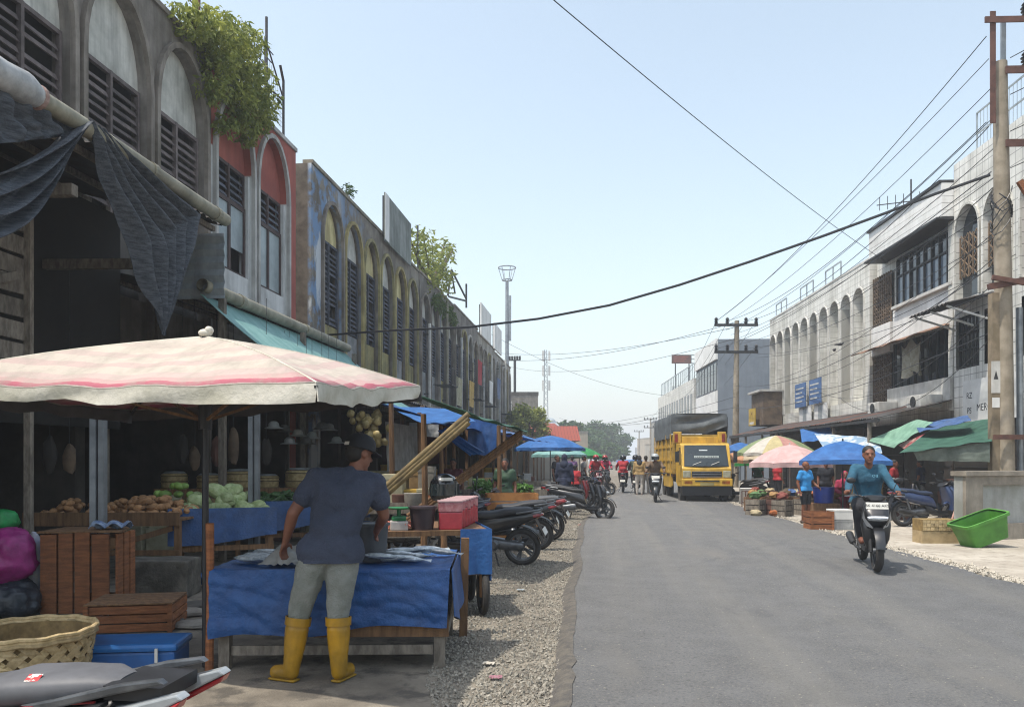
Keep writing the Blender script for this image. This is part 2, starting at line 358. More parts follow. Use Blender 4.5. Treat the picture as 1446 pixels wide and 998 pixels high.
def arch_band(mb, xa, xb, zs, zp, zt, w, y0, y1, n=14):
    I = [(xa, zs)] + arch_pts(xa, xb, zp, zt, n) + [(xb, zs)]; O = [(xa - w, zs)] + arch_pts(xa - w, xb + w, zp, zt + w, n) + [(xb + w, zs)]; k = len(I)
    vs = [(x, y0, z) for x, z in I] + [(x, y0, z) for x, z in O] + [(x, y1, z) for x, z in I] + [(x, y1, z) for x, z in O]; fs = []
    for i in range(k - 1): fs += [(i, i + 1, k + i + 1, k + i), (2 * k + i, 3 * k + i, 3 * k + i + 1, 2 * k + i + 1), (k + i, k + i + 1, 3 * k + i + 1, 3 * k + i), (i, 2 * k + i, 2 * k + i + 1, i + 1)]
    fs += [(0, k, 3 * k, 2 * k), (k - 1, 3 * k - 1, 4 * k - 1, 2 * k - 1)]
    mb.add(vs, fs)
def arch_fill(mb, xa, xb, z0, zp, zt, y, n=14):
    P = [(xb, z0), (xa, z0)] + arch_pts(xa, xb, zp, zt, n); mb.prism(P, y, y + .04)
def shell(mb, x0, x1, d, H, z0=0):
    q = lambda a, b, c, e: mb.add([a, b, c, e], [(0, 1, 2, 3)])
    q((x0, 0, z0), (x0, 0, H), (x0, d, H), (x0, d, z0)); q((x1, 0, z0), (x1, d, z0), (x1, d, H), (x1, 0, H)); q((x0, d, z0), (x0, d, H), (x1, d, H), (x1, d, z0)); q((x0, 0, H), (x1, 0, H), (x1, d, H), (x0, d, H))
SLAT = {}
def slat_mesh(w):
    k = round(w, 3)
    if k not in SLAT: SLAT[k] = MB().box((0, 0, 0), (w, .10, .016), (math.radians(62), 0, 0)).mesh('slat')
    return SLAT[k]
def louvre_window(root, xa, xb, z0, z1, y, m_fr, m_sl, single, pitch=.15):
    fr = MB(); c = (xa + xb) / 2
    fr.b2(xa, xa + .06, y, y + .07, z0, z1); fr.b2(xb - .06, xb, y, y + .07, z0, z1); fr.b2(c - .03, c + .03, y - .01, y + .07, z0, z1); fr.b2(xa + .06, c - .03, y, y + .07, z1 - .07, z1); fr.b2(c + .03, xb - .06, y, y + .07, z1 - .07, z1)
    f = fr.obj('louvre_window', m_fr, root); n = int((z1 - z0 - .1) / pitch); acc = MB(); rr = random.Random(int(xa * 100) + int(z0 * 10))
    for sx0, sx1 in ((xa + .062, c - .032), (c + .032, xb - .062)):
        w = sx1 - sx0 - .004
        for i in range(n):
            if rr.random() < .06: continue
            z = z0 + .08 + i * pitch; tl = rr.uniform(-.02, .02)
            if single: o = OB('slat', slat_mesh(w), m_sl, f); o.location = ((sx0 + sx1) / 2, y + .045, z); o.rotation_euler = (rr.uniform(-.1, .1), tl, 0)
            else: acc.box(((sx0 + sx1) / 2, y + .045, z), (w, .10, .016), (math.radians(62), 0, 0))
    if not single: tag(acc.obj('slats', m_sl, f), kind='stuff')
    return f
def shophouse(label, loc, rz, bays, bw, x_end, H, mats, seed, single=True, depth=9, pier0=.0, style='grey', zt=9.35, group=None, zsill=4.3):
    """mats: wall, rim, tympana list, frame, slat, lower"""
    r = random.Random(seed); root = thing('shophouse', label, 'shophouse', loc, rz, group)
    wall = MB(); rec = .3; X1 = pier0 + bays * bw + x_end
    if pier0: wall.add([(0, 0, 0), (pier0, 0, 0), (pier0, 0, H), (0, 0, H)], [(0, 1, 2, 3)])
    if x_end: wall.add([(X1 - x_end, 0, 0), (X1, 0, 0), (X1, 0, H), (X1 - x_end, 0, H)], [(0, 1, 2, 3)])
    op = bw - .30
    for i in range(bays):
        x0 = pier0 + i * bw; xa = x0 + .15; xb = xa + op; arch_wall(wall, x0, x0 + bw, xa, xb, 3.3, zsill, 8.0, zt, H, rec)
        for k, (w, y0, m_) in enumerate(((.10, -.09, mats['rim'] if 'rims' not in mats else mats['rims'][r.randrange(len(mats['rims']))]),)):
            b_ = MB(); arch_band(b_, xa, xb, 3.35, 8.0, zt, w, y0, .0 - .001); b_.obj('arch_moulding', m_, root)
        t = MB(); arch_fill(t, xa + .003, xb - .003, 8.0, 8.02, zt - .004, rec * .55); t.obj('tympanum', mats['tymp'][i % len(mats['tymp'])], root)
        if style == 'white':
            louvre_window(root, xa + .09, xb - .09, 7.25, 8.0 + .02, rec * .4, mats['frame'], mats['slat'], single)
            w = MB(); w.b2(xa, xa + .09, .04, rec * .8, zsill, 8.0); w.b2(xb - .09, xb, .04, rec * .8, zsill, 8.0); w.b2(xa + .09, xb - .09, .04, rec * .8, zsill, 5.65); w.obj('wall_infill', mats['lower'], root)
            c = (xa + xb) / 2; wn = MB(); wn.b2(xa + .09, xb - .09, .1, .16, 5.65, 5.72); wn.b2(xa + .09, xa + .17, .1, .16, 5.72, 7.25); wn.b2(xb - .17, xb - .09, .1, .16, 5.72, 7.25); wn.b2(c - .05, c + .05, .1, .16, 5.72, 7.25); wn.b2(xa + .17, c - .05, .1, .16, 7.15, 7.25); wn.b2(c + .05, xb - .17, .1, .16, 7.15, 7.25)
            wo = wn.obj('window', mats['frame'], root)
            for q_, (pa, pb) in enumerate(((xa + .17, c - .05), (c + .05, xb - .17))):
                MB().b2(pa, pb, .13, .14, 5.72 + (.5 if i == 0 and q_ else 0), 7.15).obj('pane', mats['pane'], wo)
        else:
            louvre_window(root, xa + .03, xb - .03, 5.55, 8.0, rec * .35, mats['frame'], mats['slat'], single)
            MB().b2(xa, xb, rec * .5, rec * .6, zsill, 5.55).obj('lower_panel', mats['lower'][r.randrange(len(mats['lower']))], root)
    shell(wall, 0, X1, depth, H); wall.obj('wall', mats['wall'], root)
    MB().b2(pier0 + .1, X1 - x_end - .1, .6, .7, 3.4, H - .3).obj('dark_backing', m_int, root)  # dark panel stands in for the unlit room behind the louvres
    MB().b2(-.0, X1, -.05, .25, H, H + .1).obj('coping', mats['rim'], root)
    return root
m_L1 = M('wall_grey', '#908a83', '#6f6961', 1.2, .92, bump=.2, streak=.7, dirt='#4a453f')
m_L1r = M('rim_grey', '#958d84', '#70695f', 1.4, .92, bump=.2, streak=.6, dirt='#4b453d')
m_ty = M('tympanum_pale', '#cfcec6', '#a9aaa2', 1.3, .9, streak=.5, dirt='#62635e')
m_ty_y = M('tympanum_yellow', '#d9cf9c', '#b3a976', 1.3, .9, streak=.55, dirt='#6d5c40')
m_slat = M('slat_brown', '#6e6462', '#504847', 4, .85, rnd=.25)
m_slat_d = M('slat_dark', '#565a66', '#3d414a', 4, .85, rnd=.25)
m_pan = [M('panel_yellow', '#a49a68', '#85805a', 2, .9, streak=.6, dirt='#3e3a30'), M('panel_white', '#9a9d9f', '#7b7e80', 2, .9, streak=.5, dirt='#3c3c3c'), M('panel_grey', '#5e5a56', '#46433f', 2, .9, streak=.5)]
RZL = PI / 2
shophouse('weathered grey arched shophouse above the draped dark shade net', (-8, 3.1, 0), RZL, 6, 2.0, .12, 9.75, dict(wall=m_L1, rim=m_L1r, tymp=[m_ty], frame=m_slat, slat=m_slat, lower=m_pan[2:]), 1)
def two_tone(N, L, base, noise, ramp, mix, pos):
    sp = N.new('ShaderNodeSeparateXYZ'); L.new(pos, sp.inputs[0]); f = N.new('ShaderNodeMath'); f.operation = 'MULTIPLY'; L.new(ramp(sp.outputs[2], 8.06, 8.02), f.inputs[0]); L.new(ramp(sp.outputs[1], 19.30, 19.26), f.inputs[1])
    return mix(f.outputs[0], base, mix(ramp(noise(1.2, 6), .4, .7), srgb('#cfd1d0'), srgb('#aeb0ae')))
m_red = M('wall_red', '#a35a4e', '#8f4a41', 1.0, .9, streak=.35, dirt='#5c3a36', extra=two_tone)
m_redw = M('rim_white', '#bcbbb7', '#9d9c98', 1.5, .9, streak=.45, dirt='#4c4a47')
m_lw = M('wall_white_dirty', '#cfd1d0', '#b6b8b7', 1.1, .9, streak=.3, dirt='#5c5a57')
shophouse('red shophouse with white window surrounds and twin red arches', (-8, 15.24, 0), RZL, 2, 2.0, .46, 9.6, dict(wall=m_red, rim=m_redw, tymp=[m_red], frame=M('frame_maroon', '#4a3a38', '#382b2a', 4), slat=m_slat_d, lower=m_lw, pane=M('frosted_pane', '#93a0a4', '#7d898d', 2, .35)), 2, style='white')
def peel(N, L, base, noise, ramp, mix, pos):
    sp = N.new('ShaderNodeSeparateXYZ'); L.new(pos, sp.inputs[0])
    a = ramp(sp.outputs[1], 26.5, 22.5); f = N.new('ShaderNodeMath'); f.operation = 'MULTIPLY'; L.new(a, f.inputs[0]); L.new(ramp(noise(2.2, 8), .44, .56), f.inputs[1])
    base = mix(f.outputs[0], base, srgb('#6b87a8'))
    g = N.new('ShaderNodeMath'); g.operation = 'MULTIPLY'; L.new(ramp(sp.outputs[1], 23.6, 22.2), g.inputs[0]); L.new(ramp(noise(1.1, 7, st=(1, 1, .4)), .50, .56), g.inputs[1])
    out = mix(g.outputs[0], base, srgb('#b9bfc4')); return mix(ramp(sp.outputs[0], -8.12, -8.06), mix(ramp(noise(2.5, 7), .4, .65), srgb('#6b6257'), srgb('#4a4238')), out)
m_L3 = M('wall_peeling', '#8a8479', '#68625a', 1.3, .92, bump=.2, streak=.55, dirt='#3a352e', extra=peel)
shophouse('stained grey shophouse with peeling blue paint and yellowed arches', (-8, 20.8, 0), RZL, 6, 1.97, .3, 9.75, dict(wall=m_L3, rim=M('rim_l3', '#96907c', '#746d61', 1.2, .92, streak=.6, dirt='#4d463b'), tymp=[m_ty_y, m_ty], rims=[m_L1r, M('rim_yellow', '#b8a973', '#948858', 1.4, .9, streak=.55, dirt='#5a5038'), m_pan[0]], frame=m_slat_d, slat=m_slat_d, lower=m_pan[:2]), 3, pier0=.7, zt=9.1)
m_L4 = M('wall_far', '#827d77', '#625e59', 1.0, .92, streak=.6, dirt='#38342f'); m_L5 = M('wall_far_pale', '#a5a29a', '#807d76', 1.0, .92, streak=.5, dirt='#403d39')
yy = 33.72
for i, (lab, w_, n_, H_) in enumerate((('dark stained shophouse with overgrown parapet beyond the yellowed arches', m_L4, 4, 9.8), ('soot grey shophouse with tall narrow arches in the receding row', m_L4, 4, 9.9), ('paler grey shophouse with blank roof boards in the receding row', m_L5, 4, 9.7), ('last arched shophouse of the row before the red tiled roofs', m_L5, 5, 9.5))):
    shophouse(lab, (-8, yy, 0), RZL, n_, 2.0, .06, H_, dict(wall=w_, rim=m_L1r, tymp=[m_ty, m_ty_y] if i % 2 else [m_ty], rims=[m_L1r, m_L1r, m_redw, m_pan[0], m_pan[1]], frame=m_slat_d, slat=m_slat_d, lower=m_pan), 20 + i, single=False, zt=9.0)
    yy += n_ * 2.0 + .08
# projecting side wall strip and ground floor of the left row: dark open shops
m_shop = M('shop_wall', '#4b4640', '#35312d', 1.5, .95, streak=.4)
for i in range(13):
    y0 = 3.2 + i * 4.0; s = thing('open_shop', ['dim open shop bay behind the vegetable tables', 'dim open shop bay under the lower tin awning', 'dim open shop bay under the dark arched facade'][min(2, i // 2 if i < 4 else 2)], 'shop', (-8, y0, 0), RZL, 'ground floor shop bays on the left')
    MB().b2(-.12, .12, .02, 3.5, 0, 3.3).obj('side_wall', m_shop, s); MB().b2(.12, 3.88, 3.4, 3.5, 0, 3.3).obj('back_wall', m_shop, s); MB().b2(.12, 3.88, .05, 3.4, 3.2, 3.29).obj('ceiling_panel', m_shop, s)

# ------------------------------------------------------------------ right hand row
RA = Vector((10.3, 24.3, 0)); RDV = Vector((-.068, .998, 0)).normalized(); RZR = math.atan2(-.998, .068)
def tile_extra(sx, sz, c):
    def fn(N, L, base, noise, ramp, mix, pos):
        tc = N.new('ShaderNodeTexCoord'); sp = N.new('ShaderNodeSeparateXYZ'); L.new(tc.outputs['Object'], sp.inputs[0]); fs = []
        for ax, s_, wd_ in ((0, sx, .055), (2, sz, .07)):
            a = N.new('ShaderNodeMath'); a.operation = 'MULTIPLY'; L.new(sp.outputs[ax], a.inputs[0]); a.inputs[1].default_value = s_
            b = N.new('ShaderNodeMath'); b.operation = 'FRACT'; L.new(a.outputs[0], b.inputs[0]); g = N.new('ShaderNodeMath'); g.operation = 'LESS_THAN'; L.new(b.outputs[0], g.inputs[0]); g.inputs[1].default_value = wd_; fs.append(g.outputs[0])
        mx = N.new('ShaderNodeMath'); mx.operation = 'MAXIMUM'; L.new(fs[0], mx.inputs[0]); L.new(fs[1], mx.inputs[1]); m2 = N.new('ShaderNodeMath'); m2.operation = 'MULTIPLY'; L.new(mx.outputs[0], m2.inputs[0]); m2.inputs[1].default_value = .75
        return mix(m2.outputs[0], base, srgb(c))
    return fn
m_tile = M('white_tile', '#dcdbd6', '#c4c3bc', .9, .55, streak=.38, dirt='#6f6d66', extra=tile_extra(3.3, 3.3, '#6a6a66'))
m_tile2 = M('white_tile_fine', '#dbdad4', '#c2c1b9', .8, .6, streak=.42, dirt='#6d6a62', extra=tile_extra(4.2, 4.2, '#85847e'))
m_wht = M('white_board', '#dededc', '#c9c9c6', .8, .7, streak=.18, dirt='#77746e')
m_brown = M('brown_screen', '#6b5a48', '#4d4034', 3, .85, streak=.2)
m_sill = M('sill_white', '#cac9c4', '#aeada8', 2, .8, streak=.3, dirt='#66625b')
# near white building
w1 = thing('tiled_building', 'white tiled shophouse with ribbon windows and arched grille windows behind utility pole', 'building', RA, RZR)
mb = MB()
mb.b2(-6.0, 0, .25, 9, 0, 9.0); mb.obj('wall', m_tile, w1)
mb = MB()
aw = [(.13, 1.37), (1.62, 2.86), (3.3, 4.54), (4.8, 6.04), (6.4, 7.64)]
xe = 8.4; prev = 0.0
for k, (xa, xb) in enumerate(aw):
    nx = (xb + aw[k + 1][0]) / 2 if k + 1 < len(aw) else xe
    arch_wall(mb, prev, nx, xa, xb, 5.85, 6.15, 8.05, 8.8, 10.2, .25); prev = nx
    mb.add([(xa - .0, 0, 0), (xb, 0, 0), (xb, 0, 4.15), (xa, 0, 4.15)], [(0, 1, 2, 3)])
    mb.add([(xa, 0, 5.65), (xb, 0, 5.65), (xb, 0, 5.85), (xa, 0, 5.85)], [(0, 1, 2, 3)])
edges = [0.0] + [v for p_ in aw for v in p_] + [xe]
for a_, b_ in zip(edges[0::2], edges[1::2]): mb.add([(a_, 0, 0), (b_, 0, 0), (b_, 0, 5.85), (a_, 0, 5.85)], [(0, 1, 2, 3)])
shell(mb, 0, xe, 9, 10.2); mb.obj('arched_wall', m_tile, w1)
MB().b2(.05, xe - .05, .5, .6, 4, 10).obj('dark_backing', m_int, w1)  # dark panel stands in for the unlit room behind the windows
for k, (xa, xb) in enumerate(aw):
    b_ = MB(); arch_band(b_, xa, xb, 6.15, 8.05, 8.8, .07, -.05, -.001); b_.obj('arch_moulding', m_tile2, w1)
    f = MB(); arch_fill(f, xa + .002, xb - .002, 6.15, 8.05, 8.797, .2); f.obj('glazing', m_glass, w1)
    g = MB(); n = 5
    for i in range(n + 1): x = xa + .04 + (xb - xa - .08) * i / n; g.box((x, .1, 7.4), (.035, .03, 1.2))
    for i in range(8):
        z = 6.85 + i * .16
        for j in range(n): x = xa + .04 + (xb - xa - .08) * (j + .5) / n; g.box((x, .1, z), (.2, .02, .03), (0, .75 if (i + j) % 2 else -.75, 0))
    g.obj('grille', M('grille_brown', '#7a6650', '#5f4d3b', 6, .8), w1)
    lw = MB(); lw.b2(xa, xb, .12, .16, 4.15, 5.65); lw.obj('glazing', m_glass, w1)
    g = MB()
    for i in range(7): x = xa + .04 + (xb - xa - .08) * i / 6; g.box((x, .08, 4.9), (.025, .025, 1.5))
    for z in (4.2, 4.7, 5.2, 5.62): g.b2(xa, xb, .065, .095, z - .015, z + .015)
    g.obj('window_bars', m_dark, w1)
for i, z in enumerate([8.70 + .2 * k for k in range(5)]): MB().b2(-5.22, -.004, -.35, .25, z + .006, z + .194).obj('parapet_board', m_wht, w1)
MB().b2(-5.26, 0.0, -.42, .3, 9.7, 9.78).obj('coping', m_dark, w1)
MB().b2(-5.3, .02, -.5, .3, 8.62, 8.68).obj('soffit', m_dark, w1)
for x0, x1, z0, z1 in ((-4.0, -.1, 6.82, 8.45),):
    fr = MB(); n = 8; fr.b2(x0, x1, .1, .245, z0, z0 + .06); fr.b2(x0, x1, .1, .245, z1 - .06, z1); fr.b2(x0, x1, .1, .245, z0 + .98, z0 + 1.04)
    xs = [x0 + (x1 - x0) * i / n for i in range(n + 1)]
    for x in xs: fr.b2(x - .025, x + .025, .09, .24, z0 + .061, z1 - .061)
    wo = fr.obj('ribbon_window', m_dark, w1)
    for a_, b_ in zip(xs[:-1], xs[1:]): MB().b2(a_ + .026, b_ - .026, .15, .17, z0 + .061, z0 + .979).obj('pane', M('pane_sky', '#5d6a78', '#4e5a68', .6, .1, spec=.8) if RND.random() < .6 else m_glass, wo); MB().b2(a_ + .026, b_ - .026, .15, .17, z0 + 1.041, z1 - .061).obj('pane', m_glass, wo)
MB().b2(-4.1, -.05, -.05, .245, 6.72, 6.815).obj('sill', m_sill, w1)
MB().b2(-4.3, -.02, .10, .248, 5.65, 6.715).obj('spandrel_panel', m_wht, w1)
MB().b2(-.28, -.02, -.02, .246, 3.0, 8.6).obj('pilaster', m_tile2, w1)
def screen(root, x0, x1, z0, z1, nm='lattice_screen', y=.12):
    g = MB(); n = 8
    for i in range(n + 1): x = x0 + (x1 - x0) * i / n; g.box((x, y, (z0 + z1) / 2), (.05, .05, z1 - z0))
    for j in range(int((z1 - z0) / .14)):
        z = z0 + .08 + j * .14
        for i in range(n): x = x0 + (x1 - x0) * (i + .5) / n; g.box((x, y, z), ((x1 - x0) / n * .9, .03, .03), (0, .5 if (i + j) % 2 else -.5, 0))
    o = g.obj(nm, m_brown, root); MB().b2(x0, x1, y + .06, y + .08, z0, z1).obj('backing', m_int, o)
screen(w1, -5.95, -4.5, 6.4, 8.2); screen(w1, -5.95, -4.5, 3.4, 5.3)
MB().b2(-6.0, -4.4, .05, .248, 5.35, 6.38).obj('balcony_panel', m_wht, w1)
MB().b2(-4.3, -.3, .18, .247, 4.0, 5.55).obj('glazing', m_glass, w1)
g = MB()
for i in range(9): g.b2(-4.3 + i * .5 - .02, -4.3 + i * .5 + .02, .13, .177, 4.0, 5.55)
g.b2(-4.3, -.3, .135, .175, 4.75, 4.79); g.obj('window_bars', m_dark, w1)
ba = MB(); ba.sheet(lambda u, v: (-5.9 + 5.7 * u, .25 - 1.0 * v, 5.68 - .33 * v + .03 * math.sin(u * 23)), 24, 4, .02); ba.obj('brown_awning', M('brown_awning', '#8a6a55', '#6e5343', 2, .85, streak=.3), w1)
MB().b2(-4.3, -.02, -.1, .24, 3.3, 3.98).obj('balcony_panel', m_sill, w1)
for x in (-3.9, -.9):
    b = MB(); b.b2(x - .45, x + .45, -.75, -.11, 3.1, 3.5); ac = b.obj('air_conditioner', m_sill, w1, bevel=.02); MB().lathe([(0, 0), (.15, 0), (.17, .02), (.17, .03)], 16, Matrix.Translation((x, -.752, 3.3)) @ Matrix.Rotation(PI / 2, 4, 'X')).obj('fan_grille', m_dark, ac)
cl = MB(); cl.sheet(lambda u, v: (-2.9 + 1.3 * u + .12 * v, -.22 - .12 * math.sin(u * 14) * v, 5.3 - 1.0 * v - .12 * math.sin(u * 9)), 20, 10, .01)
tag(cl.obj('hanging_cloth', M('cloth_pale', '#a9a596', '#86826f', 5, .9, bump=.3, trans=.2)), 'pale torn cloth hanging in front of the white building window', 'cloth'); bpy.data.objects['hanging_cloth'].matrix_world = w1.matrix_basis.copy()
def corr(mb, p00, p10, p01, p11, n, amp=.03, th=.006):  # corrugated sheet between four corners, ribs run p00->p01
    A, B, C_, E_ = (Vector(p) for p in (p00, p10, p01, p11)); nn = (B - A).cross(C_ - A).normalized()
    mb.sheet(lambda u, v: A.lerp(B, u).lerp(C_.lerp(E_, u), v) + nn * amp * math.sin(u * n * 2 * PI), n * 4, 3, th)
for k, (x0, x1) in enumerate(((.1, 2.1),)):
    a = MB(); corr(a, (x0, 0, 6.02), (x1, 0, 6.02), (x0 - .1, -1.3, 5.72), (x1 + .1, -1.3, 5.72), 10); o = a.obj('window_canopy', m_zinc_d, w1); b = MB()
    for x in (x0 + .1, (x0 + x1) / 2, x1 - .1): MB().bar((x, -.02, 5.3), (x, -1.2, 5.68), .05, .05).obj('bracket', m_wht, o)
# lower floor band and roof railing
rl = MB()
for i in range(6): x = .5 + i * 1.4; rl.bar((x, .4, 10.2), (x, .4, 11.5), .04, .04)
for z in (10.9, 11.5): rl.bar((.5, .4, z), (7.5, .4, z), .04, .04)
for i in range(40): x = .5 + i * .175; rl.bar((x, .4, 10.2), (x, .4, 11.5), .012, .012)
rl.obj('roof_railing', m_zinc, w1)
# far arcade building
w2 = thing('arcade_building', 'white tiled building with ten tall arched niches', 'building', RA, RZR)
mb = MB(); x = -19.2; n = 10; bw = 1.27; xs = -19.1
for i in range(n):
    x0 = xs + i * bw; arch_wall(mb, x0, x0 + bw, x0 + .14, x0 + bw - .14, 3.3, 3.8, 7.6, 8.12, 8.95, .45)
X1 = xs + n * bw; mb.add([(X1, 0, 3.3), (-6.02, 0, 3.3), (-6.02, 0, 8.95), (X1, 0, 8.95)], [(0, 1, 2, 3)]); shell(mb, xs, -6.02, 9, 8.95)
mb.obj('wall', m_tile2, w2)
for i in range(n):
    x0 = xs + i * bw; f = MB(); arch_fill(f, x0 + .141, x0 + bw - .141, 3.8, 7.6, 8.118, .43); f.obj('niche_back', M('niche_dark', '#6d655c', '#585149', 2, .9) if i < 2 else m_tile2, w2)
    b_ = MB(); arch_band(b_, x0 + .14, x0 + bw - .14, 3.8, 7.6, 8.12, .05, -.04, -.001); b_.obj('arch_moulding', m_sill, w2)
rl = MB()
for a_ in (-18.6, -14.6, -11.2):
    for dx in (0, .9, 1.8): rl.bar((a_ + dx, .2, 8.95), (a_ + dx, .2, 9.75), .05, .05)
    rl.bar((a_, .2, 9.75), (a_ + 1.8, .2, 9.75), .05, .05)
rl.obj('roof_frame', m_zinc, w2); MB().b2(xs, -6.02, -.02, .2, 8.955, 9.05).obj('coping', m_sill, w2)
MB().b2(-19.05, -16.6, -1.2, -.02, 5.0, 5.1).obj('ledge', m_sill, w2); MB().b2(-19.0, -16.7, -1.0, -.05, 3.3, 4.98).obj('brown_bay', m_brown, w2)
# grey block with blank side wall
P3 = RA + RDV * 40.0
w3 = thing('grey_block', 'blank grey painted side wall of the block behind the far utility pole', 'building', P3, RZR)
m_grey = M('grey_wall', '#747c85', '#666e77', .5, .9, streak=.2, dirt='#4c5157')
MB().b2(0, 8.0, .0, 14, 0, 10.0).obj('wall', m_grey, w3); MB().b2(-.05, 7.98, -.15, -.001, 8.6, 10.05).obj('parapet', m_wht, w3); MB().b2(0, 7.98, -.06, -.002, 3, 6.4).obj('spandrel_panel', m_wht, w3)
for i in range(7): MB().b2(.4 + i * 1.08, 1.2 + i * 1.08, -.04, -.003, 6.5, 8.4).obj('window', m_glass, w3)
P4 = RA + RDV * 62.0
w4 = thing('pale_block', 'pale terraced block behind the truck canopy', 'building', P4, RZR)
MB().b2(0, 21, 0, 10, 0, 8.2).obj('wall', m_tile2, w4)
for i in range(14): MB().b2(.5 + i * 1.45, 1.3 + i * 1.45, -.03, -.002, 5.2, 7.0).obj('window', m_glass, w4)
mb = MB(); [mb.bar((i * 1.0 + .5, .3, 8.2), (i * 1.0 + .5, .3, 9.6), .06, .06) for i in range(20)]; mb.bar((.5, .3, 9.6), (19.5, .3, 9.6), .06, .06); mb.obj('roof_railing', m_zinc, w4)
# ------------------------------------------------------------------ people
m_skin = M('skin', '#7d5443', '#6f4939', 8, .55, spec=.35); m_skin_d = M('skin_dark', '#6f452f', '#633c29', 8, .55, spec=.35)
m_hair = M('hair', '#141210', '#1c1917', 20, .7)
STAND = dict(pel=(0, 0, .93), waist=(0, 0, 1.06), chest=(0, 0, 1.25), neck=(0, 0, 1.43), head=(.025, 0, 1.575), shL=(0, .175, 1.385), shR=(0, -.175, 1.385), elL=(-.02, .23, 1.11), elR=(-.02, -.23, 1.11), wrL=(.06, .25, .88), wrR=(.06, -.25, .88),
             hipL=(0, .09, .90), hipR=(0, -.09, .90), knL=(.03, .10, .50), knR=(.03, -.10, .50), anL=(0, .10, .09), anR=(0, -.10, .09), toL=(.16, .12, .03), toR=(.16, -.12, .03))
def hand(mb, w, el, curl=.5, thumb=(1, 0, 0), s=1.0):
    w = Vector(w); d = (w - Vector(el)).normalized(); t = Vector(thumb); side = (t - d * t.dot(d)).normalized(); nrm = d.cross(side)
    pe = w + d * .085 * s; mb.cap(w, w + d * .02, .026 * s, .028 * s, 8)
    for k, o in enumerate((-.030, -.010, .010, .030)):
        mb.cap(w + side * o * .7 * s + d * .02 * s, pe + side * o * s, .013 * s, .0105 * s, 8)
        ln = (.062, .072, .078, .07)[k] * s; a = pe + side * o * 1.08 * s; ds = (d * math.cos(curl * .7) + nrm * math.sin(curl * .7)); b = a + ds * ln * .5; de = (d * math.cos(curl * 1.8) + nrm * math.sin(curl * 1.8)); mb.cap(a, b, .0095 * s, .0088 * s, 8); mb.cap(b, b + de * ln * .5, .0088 * s, .0075 * s, 8)
    a = w + side * .022 * s + d * .025 * s; b = a + (side * .8 + d * .6 + nrm * .3).normalized() * .045 * s; mb.cap(a, b, .013 * s, .0105 * s, 8); mb.cap(b, b + (d + nrm * .5).normalized() * .032 * s, .0105 * s, .0085 * s, 8)
